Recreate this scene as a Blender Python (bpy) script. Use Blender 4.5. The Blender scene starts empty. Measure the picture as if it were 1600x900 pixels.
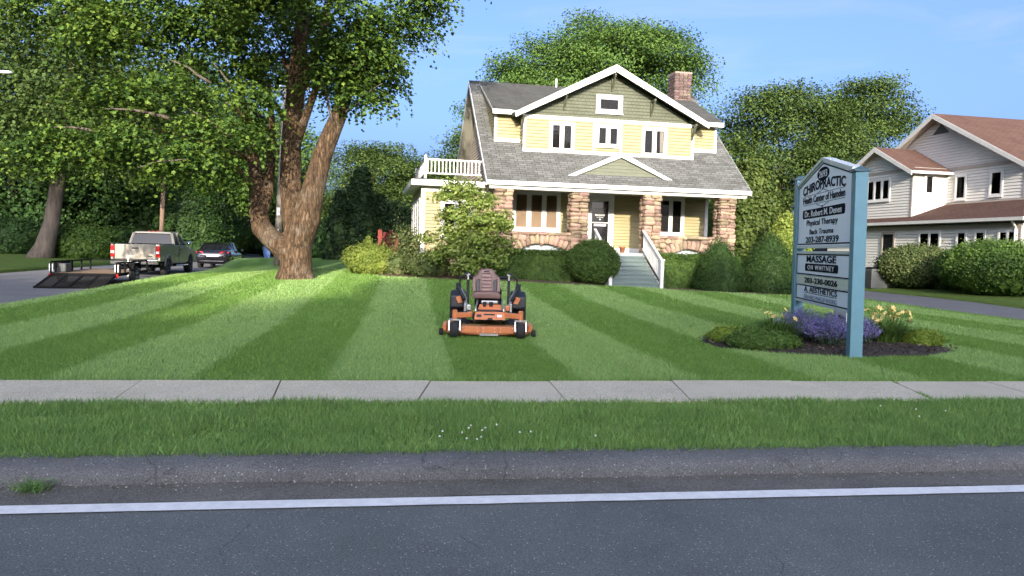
import bpy, bmesh, math, random
import numpy as np
from mathutils import Vector, Matrix, noise, Quaternion

scene = bpy.context.scene
R = math.radians
random.seed(7)

# ------------------------------------------------------------------ camera
F_PX, HORIZON, ROLL, EYE = 1160.0, 388.33, 0.0261, 1.65
PITCH = math.atan((450 - HORIZON) / F_PX)
cam_data = bpy.data.cameras.new('camera')
cam_data.sensor_width = 36.0
cam_data.lens = 36.0 * F_PX / 1600.0
cam_data.clip_start = 0.1
cam_data.clip_end = 3000
cam = bpy.data.objects.new('camera', cam_data)
scene.collection.objects.link(cam)
cam.matrix_world = Matrix.Translation((0, 0, EYE)) @ Matrix.Rotation(math.pi / 2 - PITCH, 4, 'X') @ Matrix.Rotation(ROLL, 4, 'Z')
scene.camera = cam

# ------------------------------------------------------------------ sky, sun, exposure
SUN_AZ, SUN_EL = R(1.0), R(14.5)          # azimuth measured from -Y towards +X
SUN_DIR = Vector((math.sin(SUN_AZ) * math.cos(SUN_EL), -math.cos(SUN_AZ) * math.cos(SUN_EL), math.sin(SUN_EL)))
world = bpy.data.worlds.new('World')
scene.world = world
world.use_nodes = True
wn = world.node_tree.nodes
wl = world.node_tree.links
bg = wn['Background']
sky = wn.new('ShaderNodeTexSky')
sky.sky_type = 'NISHITA'
sky.sun_disc = False
sky.sun_elevation = SUN_EL
sky.sun_rotation = math.pi - SUN_AZ
sky.air_density = 0.45
sky.dust_density = 7.2
sky.ozone_density = 5.0
tint = wn.new('ShaderNodeVectorMath')          # the camera's daylight-shade white balance, the same over the whole dome
tint.operation = 'MULTIPLY'
tint.inputs[1].default_value = (1.16, 1.0, 0.86)
wl.new(sky.outputs[0], tint.inputs[0])
# thin high cirrus over the whole sky
wtc = wn.new('ShaderNodeTexCoord')
wmp = wn.new('ShaderNodeMapping')
wmp.inputs['Scale'].default_value = (2.2, 3.0, 11.0)
wmp.inputs['Rotation'].default_value = (0.15, 0.1, 0.4)
wl.new(wtc.outputs['Generated'], wmp.inputs[0])
wnz = wn.new('ShaderNodeTexNoise')
wnz.inputs['Scale'].default_value = 1.6
wnz.inputs['Detail'].default_value = 7
wnz.inputs['Roughness'].default_value = .6
wnz.inputs['Distortion'].default_value = .6
wl.new(wmp.outputs[0], wnz.inputs['Vector'])
wmr = wn.new('ShaderNodeMapRange')
wmr.inputs[1].default_value = .52
wmr.inputs[2].default_value = .85
wmr.inputs[4].default_value = .38
wl.new(wnz.outputs['Fac'], wmr.inputs[0])
wmx = wn.new('ShaderNodeMixRGB')
wmx.inputs[2].default_value = (1.2, 1.3, 1.5, 1)
wl.new(wmr.outputs[0], wmx.inputs[0])
wl.new(tint.outputs[0], wmx.inputs[1])
wl.new(wmx.outputs[0], bg.inputs[0])
bg.inputs[1].default_value = 0.15
sun_data = bpy.data.lights.new('sun', 'SUN')
sun_data.energy = 2.0
sun_data.angle = R(0.6)
sun_data.color = (1.0, 0.90, 0.74)
sun = bpy.data.objects.new('sun', sun_data)
scene.collection.objects.link(sun)
sun.rotation_euler = SUN_DIR.to_track_quat('Z', 'Y').to_euler()
sun.location = (20, -40, 30)
vs = scene.view_settings
vs.view_transform = 'Standard'
vs.look = 'None'
vs.gamma = 1
vs.exposure = 2.15
vs.use_curve_mapping = False
scene.cycles.max_bounces = 6
scene.cycles.diffuse_bounces = 3
scene.cycles.glossy_bounces = 3
scene.cycles.transmission_bounces = 4
scene.cycles.transparent_max_bounces = 8
scene.cycles.use_denoising = True
scene.cycles.caustics_reflective = False
scene.cycles.caustics_refractive = False

# ------------------------------------------------------------------ helpers
COL = scene.collection

def at(px, py, d):
    """point of the place that lies d metres ahead along a sight line measured in the photo"""
    a, b = px - 800, py - 450
    c, s = math.cos(ROLL), math.sin(ROLL)
    u, v = a * c + b * s, -a * s + b * c
    cp, sp = math.cos(PITCH), math.sin(PITCH)
    r = Vector((u / F_PX, cp - v / F_PX * sp, -sp - v / F_PX * cp))
    return r * (d / r.y) + Vector((0, 0, EYE))

def tag(o, label=None, cat=None, group=None, kind=None):
    if label: o['label'] = label
    if cat: o['category'] = cat
    if group: o['group'] = group
    if kind: o['kind'] = kind
    return o

def empty(name, loc=(0, 0, 0), rz=0, label=None, cat=None, group=None, kind=None, parent=None):
    o = bpy.data.objects.new(name, None)
    o.empty_display_size = 0.2
    COL.objects.link(o)
    o.location = loc
    o.rotation_euler = (0, 0, rz)
    if parent: o.parent = parent
    return tag(o, label, cat, group, kind)

def link(name, me, parent=None, loc=None, rot=None, scale=None):
    o = bpy.data.objects.new(name, me)
    COL.objects.link(o)
    if parent: o.parent = parent
    if loc is not None: o.location = loc
    if rot is not None: o.rotation_euler = rot
    if scale is not None: o.scale = scale
    return o

def children_of(o):
    return [c for c in bpy.data.objects if c.parent == o]

def copy_tree(o, parent=None):
    c = o.copy()
    COL.objects.link(c)
    c.parent = parent
    for ch in list(o.children):
        copy_tree(ch, c)
    return c

class MB:
    """collects simple shapes into ONE mesh"""
    def __init__(self, T=None):
        self.v, self.f, self.mi, self.uv = [], [], [], []
        self.T = T or Matrix()
        self.hasuv = False
    def add(self, vs, fs, mi=0, uv=None):
        n = len(self.v)
        for p in vs:
            self.v.append(tuple(self.T @ Vector(p)))
        for k, f in enumerate(fs):
            self.f.append([i + n for i in f])
            self.mi.append(mi)
            if uv:
                self.hasuv = True
                self.uv.append([uv[i] for i in f])
            else:
                self.uv.append([(0, 0)] * len(f))
        return self
    def box(self, x0, x1, y0, y1, z0, z1, mi=0):
        v = [(x0, y0, z0), (x1, y0, z0), (x1, y1, z0), (x0, y1, z0), (x0, y0, z1), (x1, y0, z1), (x1, y1, z1), (x0, y1, z1)]
        return self.add(v, [(0, 3, 2, 1), (4, 5, 6, 7), (0, 1, 5, 4), (1, 2, 6, 5), (2, 3, 7, 6), (3, 0, 4, 7)], mi)
    def cbox(self, c, size, rot=None, mi=0):
        T0 = self.T
        self.T = T0 @ Matrix.Translation(c) @ (rot.to_4x4() if rot is not None else Matrix())
        a, b, h = size[0] / 2, size[1] / 2, size[2] / 2
        self.box(-a, a, -b, b, -h, h, mi)
        self.T = T0
        return self
    def bar(self, p, q, w, h, mi=0, up=(0, 0, 1)):
        """rectangular bar from p to q"""
        p, q = Vector(p), Vector(q)
        d = q - p
        L = d.length
        y = d.normalized()
        x = y.cross(Vector(up))
        if x.length < 1e-4: x = y.cross(Vector((1, 0, 0)))
        x.normalize()
        z = x.cross(y)
        M3 = Matrix((x, y, z)).transposed()
        return self.cbox((p + q) / 2, (w, L, h), M3, mi)
    def prism(self, pts, vec, mi=0):
        """polygon of 3D points swept along vec"""
        n = len(pts)
        vec = Vector(vec)
        P = [Vector(p) for p in pts]
        v = P + [p + vec for p in P]
        f = [tuple(range(n - 1, -1, -1)), tuple(range(n, 2 * n))]
        for i in range(n):
            j = (i + 1) % n
            f.append((i, j, n + j, n + i))
        return self.add(v, f, mi)
    def tube(self, path, rad, seg=8, mi=0, cap=True, rough=0.0, sd=0):
        P = [Vector(p) for p in path]
        if not hasattr(rad, '__len__'): rad = [rad] * len(P)
        vs, fs = [], []
        up = Vector((0, 0, 1))
        prevx = None
        for i, p in enumerate(P):
            a = P[max(i - 1, 0)]; b = P[min(i + 1, len(P) - 1)]
            t = (b - a).normalized()
            if prevx is None:
                x = t.orthogonal().normalized()
            else:
                x = (prevx - t * prevx.dot(t)).normalized()
            prevx = x
            y = t.cross(x)
            for k in range(seg):
                an = 2 * math.pi * k / seg
                r = rad[i]
                if rough:
                    q = p + (x * math.cos(an) + y * math.sin(an)) * r
                    r *= 1 + rough * noise.noise(q * 2.3 + Vector((sd, 0, 0))) + rough * .6 * noise.noise(Vector((q.x * 7, q.y * 7, q.z * 1.5 + sd)))
                vs.append(p + (x * math.cos(an) + y * math.sin(an)) * r)
        for i in range(len(P) - 1):
            for k in range(seg):
                k2 = (k + 1) % seg
                fs.append((i * seg + k, i * seg + k2, (i + 1) * seg + k2, (i + 1) * seg + k))
        if cap:
            fs.append(tuple(range(seg - 1, -1, -1)))
            fs.append(tuple(range((len(P) - 1) * seg, len(P) * seg)))
        return self.add(vs, fs, mi)
    def lathe(self, prof, o=(0, 0, 0), axis='z', seg=16, mi=0):
        """profile of (radius, height) about an axis through o"""
        vs, fs = [], []
        for r, h in prof:
            for k in range(seg):
                an = 2 * math.pi * k / seg
                c, s = r * math.cos(an), r * math.sin(an)
                p = {'z': (c, s, h), 'x': (h, c, s), 'y': (s, h, c)}[axis]
                vs.append((p[0] + o[0], p[1] + o[1], p[2] + o[2]))
        n = len(prof)
        for i in range(n - 1):
            for k in range(seg):
                k2 = (k + 1) % seg
                fs.append((i * seg + k, i * seg + k2, (i + 1) * seg + k2, (i + 1) * seg + k))
        fs.append(tuple(range(seg - 1, -1, -1)))
        fs.append(tuple(range((n - 1) * seg, n * seg)))
        return self.add(vs, fs, mi)
    def loft(self, rings, mi=0, closed=True, cap=True):
        n = len(rings[0])
        vs = [p for r in rings for p in r]
        fs = []
        for i in range(len(rings) - 1):
            for k in range(n if closed else n - 1):
                k2 = (k + 1) % n
                fs.append((i * n + k, i * n + k2, (i + 1) * n + k2, (i + 1) * n + k))
        if cap:
            fs.append(tuple(range(n - 1, -1, -1)))
            fs.append(tuple(range((len(rings) - 1) * n, len(rings) * n)))
        return self.add(vs, fs, mi)
    def mesh(self, name, mats, smooth=False):
        me = bpy.data.meshes.new(name)
        me.from_pydata(self.v, [], self.f)
        if not isinstance(mats, (list, tuple)): mats = [mats]
        for m in mats: me.materials.append(m)
        if len(mats) > 1: me.polygons.foreach_set('material_index', self.mi)
        if self.hasuv:
            ul = me.uv_layers.new(name='UVMap')
            flat = [c for f in self.uv for p in f for c in p]
            ul.data.foreach_set('uv', flat)
        if smooth: me.polygons.foreach_set('use_smooth', [True] * len(me.polygons))
        me.update()
        bm = bmesh.new(); bm.from_mesh(me)
        if not self.hasuv:
            bmesh.ops.recalc_face_normals(bm, faces=bm.faces)
        bm.to_mesh(me); bm.free()
        return me
    def build(self, name, mats, parent=None, smooth=False, bevel=0, seg=2, loc=None, rot=None, sub=0, autosmooth=False):
        o = link(name, self.mesh(name, mats, smooth), parent, loc, rot)
        if bevel:
            b = o.modifiers.new('bevel', 'BEVEL')
            b.width = bevel; b.segments = seg; b.limit_method = 'ANGLE'; b.angle_limit = R(35)
        if sub:
            s = o.modifiers.new('sub', 'SUBSURF'); s.levels = sub; s.render_levels = sub
        return o

def pieces(name, boxes, mat, parent, T=None, **k):
    """each box a part of its own"""
    return [MB(T).box(*b).build(name, mat, parent, **k) for b in boxes]

def frame(o, right, out, up=(0, 0, 1)):
    """matrix: x -> right along a wall, y -> up, z -> outwards"""
    r, u, n = Vector(right).normalized(), Vector(up).normalized(), Vector(out).normalized()
    M4 = Matrix((r, u, n)).transposed().to_4x4()
    M4.translation = Vector(o)
    return M4

def clip_range(poly, b):
    xs = []
    n = len(poly)
    for i in range(n):
        (a0, b0), (a1, b1) = poly[i], poly[(i + 1) % n]
        if abs(b1 - b0) < 1e-9:
            if abs(b - b0) < 1e-6: xs += [a0, a1]
            continue
        t = (b - b0) / (b1 - b0)
        if -1e-6 <= t <= 1 + 1e-6: xs.append(a0 + t * (a1 - a0))
    return (min(xs), max(xs)) if xs else None

def lapped(T, poly, expo, out=0.028, inn=0.003):
    """lap siding or shingle courses over a convex outline, every course a real step"""
    mb = MB(T)
    bmin = min(p[1] for p in poly); bmax = max(p[1] for p in poly)
    cuts = sorted(set([round(bmin + i * expo, 5) for i in range(int((bmax - bmin) / expo) + 2) if bmin + i * expo < bmax - 1e-4] + [bmax] + [p[1] for p in poly]))
    for c0, c1 in zip(cuts[:-1], cuts[1:]):
        if c1 - c0 < 1e-4: continue
        r0, r1 = clip_range(poly, c0 + 1e-5), clip_range(poly, c1 - 1e-5)
        if not r0 or not r1: continue
        ph0 = ((c0 - bmin) % expo) / expo
        if ph0 > .999: ph0 = 0
        ph1 = ((c1 - bmin) / expo - math.floor((c0 - bmin) / expo + 1e-6))
        z0 = out + (inn - out) * ph0
        z1 = out + (inn - out) * min(ph1, 1)
        cc1 = c1 - .02 if ph1 > .99 and c1 < bmax - 1e-4 and c1 - c0 > .05 else c1
        r1 = clip_range(poly, cc1 - 1e-5)
        mb.add([(r0[0], c0, z0), (r0[1], c0, z0), (r1[1], cc1, z1), (r1[0], cc1, z1)], [(0, 1, 2, 3)], 0,
               [(r0[0], c0), (r0[1], c0), (r1[1], c1), (r1[0], c1)])
        if ph0 < 1e-3:
            # the drip edge under the course is cut back, so it lies in its own shade
            mb.add([(r0[0], c0 - .02, inn - .004), (r0[1], c0 - .02, inn - .004), (r0[1], c0 + .001, z0), (r0[0], c0 + .001, z0)], [(0, 1, 2, 3)], 0,
                   [(r0[0], c0), (r0[1], c0), (r0[1], c0), (r0[0], c0)])
    return mb

def np_mesh(name, verts, nper, faces, mat):
    """many equal little pieces: verts (N,k,3), faces template (m,j)"""
    N, k, _ = verts.shape
    fa = np.asarray(faces)
    m, j = fa.shape
    me = bpy.data.meshes.new(name)
    me.vertices.add(N * k)
    me.vertices.foreach_set('co', np.ascontiguousarray(verts, dtype=np.float32).ravel())
    idx = (np.arange(N)[:, None, None] * k + fa[None]).reshape(-1)
    me.loops.add(len(idx))
    me.loops.foreach_set('vertex_index', idx.astype(np.int32))
    me.polygons.add(N * m)
    me.polygons.foreach_set('loop_start', (np.arange(N * m) * j).astype(np.int32))
    me.polygons.foreach_set('loop_total', np.full(N * m, j, dtype=np.int32))
    me.materials.append(mat)
    me.update(calc_edges=True)
    me.validate()
    return me

def unit(a):
    return a / np.maximum(np.linalg.norm(a, axis=-1, keepdims=True), 1e-9)

LEAF_KITE = (np.array([(0, -.5, 0), (.42, .02, .12), (0, .55, -.05), (-.42, .02, .12)]), [(0, 1, 2), (0, 2, 3)])
LEAF_MAPLE = (np.array([(0, -.45, 0), (.3, -.42, .05), (.55, .02, .1), (.22, .12, 0), (0, .6, -.08), (-.22, .12, 0), (-.55, .02, .1), (-.3, -.42, .05)]),
              [(0, 1, 2), (0, 2, 3), (0, 3, 4), (0, 4, 5), (0, 5, 6), (0, 6, 7)])
LEAF_LONG = (np.array([(0, -.5, 0), (.2, 0, .06), (0, .5, -.06), (-.2, 0, .06)]), [(0, 1, 2), (0, 2, 3)])

def leaf_mesh(name, pos, nrm, size, mat, shape=LEAF_KITE, rng=None, axis=None):
    rng = rng or np.random.default_rng(1)
    N = len(pos)
    n = unit(nrm)
    t = rng.normal(size=(N, 3)) if axis is None else axis + rng.normal(size=(N, 3)) * .25
    t = unit(t - n * (t * n).sum(1, keepdims=True))
    b = np.cross(t, n)
    tv, tf = shape
    s = np.broadcast_to(np.asarray(size, float), (N,))[:, None, None]
    V = pos[:, None, :] + s * (tv[None, :, 0:1] * b[:, None, :] + tv[None, :, 1:2] * t[:, None, :] + tv[None, :, 2:3] * n[:, None, :])
    return np_mesh(name, V, len(tv), tf, mat)

# ------------------------------------------------------------------ materials
def new_mat(name):
    m = bpy.data.materials.new(name)
    m.use_nodes = True
    nt = m.node_tree
    return m, nt.nodes, nt.links, nt.nodes['Principled BSDF']

def rgb(h):
    """sRGB 0-255 triple to linear"""
    return tuple(((c / 255) / 12.92 if c / 255 <= .04045 else ((c / 255 + .055) / 1.055) ** 2.4) for c in h)

def scl(c, k):
    return (min(c[0] * k, 1), min(c[1] * k, 1), min(c[2] * k, 1), 1)

def surf(name, col, rough=.6, var=.12, vscale=2.0, bump=0.0, bscale=30.0, metal=0.0, spec=.4, col2=None, stretch=None, coat=0.0, rand=0.0):
    m, N, L, b = new_mat(name)
    b.inputs['Roughness'].default_value = rough
    b.inputs['Metallic'].default_value = metal
    b.inputs['Specular IOR Level'].default_value = spec
    b.inputs['Coat Weight'].default_value = coat
    tc = N.new('ShaderNodeTexCoord')
    mp = N.new('ShaderNodeMapping')
    L.new(tc.outputs['Object'], mp.inputs[0])
    if stretch: mp.inputs['Scale'].default_value = stretch
    nz = N.new('ShaderNodeTexNoise')
    nz.inputs['Scale'].default_value = vscale
    nz.inputs['Detail'].default_value = 6
    nz.inputs['Roughness'].default_value = .65
    L.new(mp.outputs[0], nz.inputs['Vector'])
    cr = N.new('ShaderNodeValToRGB')
    cr.color_ramp.elements[0].position = .3
    cr.color_ramp.elements[1].position = .72
    cr.color_ramp.elements[0].color = scl(col, 1 - var) if col2 is None else (*col2, 1)
    cr.color_ramp.elements[1].color = scl(col, 1 + var) if col2 is None else (*col[:3], 1)
    L.new(nz.outputs['Fac'], cr.inputs[0])
    out = cr.outputs[0]
    if rand:
        oi = N.new('ShaderNodeObjectInfo')
        hs = N.new('ShaderNodeHueSaturation')
        mr = N.new('ShaderNodeMapRange')
        mr.inputs[3].default_value = 1 - rand; mr.inputs[4].default_value = 1 + rand
        L.new(oi.outputs['Random'], mr.inputs[0])
        L.new(mr.outputs[0], hs.inputs['Value'])
        mr2 = N.new('ShaderNodeMapRange')
        mr2.inputs[3].default_value = .5 - rand * .09; mr2.inputs[4].default_value = .5 + rand * .09
        ml = N.new('ShaderNodeMath'); ml.operation = 'FRACT'
        mm = N.new('ShaderNodeMath'); mm.operation = 'MULTIPLY'; mm.inputs[1].default_value = 7.31
        L.new(oi.outputs['Random'], mm.inputs[0]); L.new(mm.outputs[0], ml.inputs[0]); L.new(ml.outputs[0], mr2.inputs[0])
        L.new(mr2.outputs[0], hs.inputs['Hue'])
        L.new(out, hs.inputs['Color'])
        out = hs.outputs[0]
    L.new(out, b.inputs['Base Color'])
    if bump:
        n2 = N.new('ShaderNodeTexNoise')
        n2.inputs['Scale'].default_value = bscale
        n2.inputs['Detail'].default_value = 5
        L.new(mp.outputs[0], n2.inputs['Vector'])
        bp = N.new('ShaderNodeBump')
        bp.inputs['Strength'].default_value = bump
        bp.inputs['Distance'].default_value = .02
        L.new(n2.outputs['Fac'], bp.inputs['Height'])
        L.new(bp.outputs[0], b.inputs['Normal'])
    return m

def leafy(name, cols, trans=.25, rough=.6, spec=.2, patch=.45, pscale=.8):
    """foliage: every leaf its own tone, a bit of light let through"""
    m, N, L, b = new_mat(name)
    geo = N.new('ShaderNodeNewGeometry')
    cr = N.new('ShaderNodeValToRGB')
    el = cr.color_ramp.elements
    while len(el) < len(cols): el.new(.5)
    for i, c in enumerate(cols):
        el[i].position = i / max(len(cols) - 1, 1)
        el[i].color = (*c, 1)
    nz = N.new('ShaderNodeTexNoise')
    nz.inputs['Scale'].default_value = pscale
    nz.inputs['Detail'].default_value = 4
    L.new(geo.outputs['Position'], nz.inputs['Vector'])
    mr = N.new('ShaderNodeMath'); mr.operation = 'MULTIPLY_ADD'
    mr.inputs[1].default_value = patch * 2; mr.inputs[2].default_value = -patch
    L.new(nz.outputs['Fac'], mr.inputs[0])
    ad = N.new('ShaderNodeMath'); ad.operation = 'ADD'; ad.use_clamp = True
    L.new(geo.outputs['Random Per Island'], ad.inputs[0]); L.new(mr.outputs[0], ad.inputs[1])
    L.new(ad.outputs[0], cr.inputs[0])
    L.new(cr.outputs[0], b.inputs['Base Color'])
    b.inputs['Roughness'].default_value = rough
    b.inputs['Specular IOR Level'].default_value = spec
    tr = N.new('ShaderNodeBsdfTranslucent')
    hs = N.new('ShaderNodeHueSaturation')
    hs.inputs['Hue'].default_value = .48; hs.inputs['Value'].default_value = 1.5
    L.new(cr.outputs[0], hs.inputs['Color']); L.new(hs.outputs[0], tr.inputs['Color'])
    mx = N.new('ShaderNodeMixShader'); mx.inputs[0].default_value = trans
    L.new(b.outputs[0], mx.inputs[1]); L.new(tr.outputs[0], mx.inputs[2])
    L.new(mx.outputs[0], N['Material Output'].inputs[0])
    return m

def glassy(name, tint=(.02, .025, .03), alpha=.55):
    """clear pane: reflects at grazing angles, lets the rest through"""
    m, N, L, b = new_mat(name)
    N.remove(b)
    tr = N.new('ShaderNodeBsdfTransparent'); tr.inputs[0].default_value = (alpha, alpha, alpha, 1)
    gl = N.new('ShaderNodeBsdfGlossy'); gl.inputs['Roughness'].default_value = .02
    gl.inputs[0].default_value = (.16, .17, .18, 1)
    fr = N.new('ShaderNodeFresnel'); fr.inputs[0].default_value = 1.5
    mx = N.new('ShaderNodeMixShader')
    L.new(fr.outputs[0], mx.inputs[0]); L.new(tr.outputs[0], mx.inputs[1]); L.new(gl.outputs[0], mx.inputs[2])
    L.new(mx.outputs[0], N['Material Output'].inputs[0])
    return m

M = {}
M['white'] = surf('white_paint', (.58, .575, .55), .45, .04, 3, .05, 60)
M['trim_grey'] = surf('weathered_trim', (.5, .5, .47), .6, .08, 4)
M['siding_yellow'] = surf('yellow_clapboard', (.285, .245, .122), .55, .05, 1.2, .06, 40, stretch=(1, 1, 8))
M['beige'] = surf('shaded_siding_beige', (.62, .50, .38), .8, .06, 3, .1, 60)  # left wall's yellow siding, with its shade put into the colour
M['olive'] = surf('olive_shingle', (.11, .117, .08), .7, .09, 3, .1, 50)
M['dark_green'] = surf('dark_green_bracket', (.07, .075, .045), .6, .15, 6)
M['soffit'] = surf('soffit_paint', (.30, .29, .24), .7, .06, 4)
M['ceiling'] = surf('porch_ceiling_paint', (.34, .33, .28), .7, .05, 4)
M['stone'] = surf('field_stone', (.265, .19, .13), .9, .35, 6, .9, 16, rand=.34)
M['mortar'] = surf('mortar', (.10, .075, .055), .95, .2, 9, .6, 40)
M['chimney'] = surf('chimney_mortar', (.25, .19, .16), .95, .2, 9, .6, 40)
M['chimney_stone'] = surf('chimney_brick', (.115, .08, .066), .9, .3, 12, .6, 30, rand=.4)
M['step_green'] = surf('blue_green_steps', (.115, .155, .145), .6, .12, 3, .1, 30)
M['floor_grey'] = surf('porch_floor', (.33, .36, .34), .5, .08, 3)
M['black_glass'] = surf('dark_window', (.012, .013, .015), .08, .2, 3, spec=.6)
M['interior'] = surf('dark_room', (.018, .016, .014), .9, .4, 3)
M['pane'] = glassy('window_pane', alpha=.8)
M['blind'] = surf('tan_blind', (.60, .42, .28), .8, .05, 3, .1, 30, stretch=(1, 1, 12))
M['curtain'] = surf('pale_curtain', (.5, .44, .36), .9, .3, 9, stretch=(9, 9, .2))
M['terracotta'] = surf('terracotta', (.45, .17, .08), .8, .12, 9)
M['print_white'] = surf('white_print', (.75, .75, .74), .6, .02)
M['lattice'] = surf('pale_panel', (.34, .38, .39), .6, .05, 3)
M['black'] = surf('black_paint', (.008, .008, .0085), .8, .2, 8, spec=.1)
M['rubber'] = surf('tyre_rubber', (.022, .022, .022), .85, .25, 14, .3, 60)
M['steel'] = surf('bare_steel', (.55, .55, .54), .35, .1, 8, metal=.85)
M['chrome'] = surf('chrome', (.7, .7, .7), .12, .04, 8, metal=1)
def bark(name, c_hi, c_lo, c_grey):
    m, N, L, b = new_mat(name)
    tc = N.new('ShaderNodeTexCoord')
    mp = N.new('ShaderNodeMapping'); mp.inputs['Scale'].default_value = (1, 1, .22)
    L.new(tc.outputs['Object'], mp.inputs[0])
    n1 = N.new('ShaderNodeTexNoise'); n1.inputs['Scale'].default_value = 11; n1.inputs['Detail'].default_value = 9; n1.inputs['Roughness'].default_value = .75; n1.inputs['Distortion'].default_value = .5
    L.new(mp.outputs[0], n1.inputs['Vector'])
    v = N.new('ShaderNodeTexVoronoi'); v.feature = 'DISTANCE_TO_EDGE'; v.inputs['Scale'].default_value = 15
    mm = N.new('ShaderNodeMixRGB'); mm.inputs[0].default_value = .2
    L.new(mp.outputs[0], mm.inputs[1]); L.new(n1.outputs['Color'], mm.inputs[2]); L.new(mm.outputs[0], v.inputs['Vector'])
    mr = N.new('ShaderNodeMapRange'); mr.inputs[1].default_value = 0; mr.inputs[2].default_value = .22; mr.inputs[3].default_value = -.16; mr.inputs[4].default_value = .08
    L.new(v.outputs['Distance'], mr.inputs[0])
    ad = N.new('ShaderNodeMath'); ad.operation = 'ADD'; L.new(n1.outputs['Fac'], ad.inputs[0]); L.new(mr.outputs[0], ad.inputs[1])
    cr = N.new('ShaderNodeValToRGB'); e = cr.color_ramp.elements
    e[0].position = .25; e[0].color = (*c_lo, 1); e[1].position = .72; e[1].color = (*c_hi, 1)
    L.new(ad.outputs[0], cr.inputs[0])
    n2 = N.new('ShaderNodeTexNoise'); n2.inputs['Scale'].default_value = 2.1; n2.inputs['Detail'].default_value = 5
    L.new(tc.outputs['Object'], n2.inputs['Vector'])
    g = N.new('ShaderNodeMapRange'); g.inputs[1].default_value = .52; g.inputs[2].default_value = .68; g.inputs[4].default_value = .75
    L.new(n2.outputs['Fac'], g.inputs[0])
    mu = N.new('ShaderNodeMath'); mu.operation = 'MULTIPLY'; L.new(g.outputs[0], mu.inputs[0]); L.new(ad.outputs[0], mu.inputs[1])
    mx = N.new('ShaderNodeMixRGB'); mx.inputs[2].default_value = (*c_grey, 1); L.new(mu.outputs[0], mx.inputs[0]); L.new(cr.outputs[0], mx.inputs[1])
    L.new(mx.outputs[0], b.inputs['Base Color'])
    b.inputs['Roughness'].default_value = .95; b.inputs['Specular IOR Level'].default_value = .15
    bp = N.new('ShaderNodeBump'); bp.inputs['Strength'].default_value = 1; bp.inputs['Distance'].default_value = .09
    L.new(ad.outputs[0], bp.inputs['Height']); L.new(bp.outputs[0], b.inputs['Normal'])
    return m
M['bark'] = bark('maple_bark', (.24, .155, .09), (.035, .024, .016), (.28, .24, .19))
M['bark_plain'] = surf('plain_bark', (.27, .185, .115), .95, .35, 4.5, 1.0, 11, stretch=(2.2, 2.2, .3), col2=(.065, .045, .03))
M['bark_grey'] = surf('grey_bark', (.17, .135, .105), .95, .3, 4, 1.0, 9, stretch=(1.6, 1.6, .3), col2=(.06, .05, .04))
M['pole'] = surf('weathered_pole_wood', (.24, .21, .18), .9, .25, 5, .5, 20, stretch=(3, 3, .2))
M['pole_brown'] = surf('brown_pole_wood', (.20, .135, .095), .9, .25, 5, .5, 20, stretch=(3, 3, .2))
M['mulch'] = surf('bark_mulch', (.14, .085, .055), .95, .45, 22, 1.0, 45, col2=(.05, .032, .022))
M['soil'] = surf('dark_mulch', (.06, .045, .035), .95, .5, 25, 1.0, 50, col2=(.022, .017, .014))

def shingles(name, c1, c2, mort, w=.33, h=.14):
    m, N, L, b = new_mat(name)
    uv = N.new('ShaderNodeUVMap')
    br = N.new('ShaderNodeTexBrick')
    br.inputs['Color1'].default_value = (*c1, 1); br.inputs['Color2'].default_value = (*c2, 1); br.inputs['Mortar'].default_value = (*mort, 1)
    br.inputs['Scale'].default_value = 1; br.inputs['Mortar Size'].default_value = .012
    br.inputs['Brick Width'].default_value = w; br.inputs['Row Height'].default_value = h
    br.offset = .37
    L.new(uv.outputs[0], br.inputs[0])
    nz = N.new('ShaderNodeTexNoise'); nz.inputs['Scale'].default_value = 1.3; nz.inputs['Detail'].default_value = 8
    nz.inputs['Roughness'].default_value = .8
    L.new(uv.outputs[0], nz.inputs['Vector'])
    mr = N.new('ShaderNodeMapRange'); mr.inputs[1].default_value = .3; mr.inputs[2].default_value = .7
    mr.inputs[3].default_value = .72; mr.inputs[4].default_value = 1.28
    L.new(nz.outputs[0], mr.inputs[0])
    mu = N.new('ShaderNodeMixRGB'); mu.blend_type = 'MULTIPLY'; mu.inputs[0].default_value = 1
    L.new(br.outputs[0], mu.inputs[1]); L.new(mr.outputs[0], mu.inputs[2])
    L.new(mu.outputs[0], b.inputs['Base Color'])
    b.inputs['Roughness'].default_value = .92
    b.inputs['Specular IOR Level'].default_value = .2
    n2 = N.new('ShaderNodeTexNoise'); n2.inputs['Scale'].default_value = 60
    L.new(uv.outputs[0], n2.inputs['Vector'])
    bp = N.new('ShaderNodeBump'); bp.inputs['Strength'].default_value = .5; bp.inputs['Distance'].default_value = .01
    L.new(n2.outputs[0], bp.inputs['Height']); L.new(bp.outputs[0], b.inputs['Normal'])
    return m
M['roof'] = shingles('grey_roof_shingle', (.086, .088, .082), (.138, .141, .132), (.038, .038, .035))
M['roof_red'] = shingles('red_brown_roof_shingle', (.112, .064, .05), (.145, .085, .066), (.055, .03, .023))
M['shingle_olive'] = shingles('olive_wall_shingle', (.100, .107, .074), (.110, .117, .081), (.076, .082, .056), .16, .13)

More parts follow.
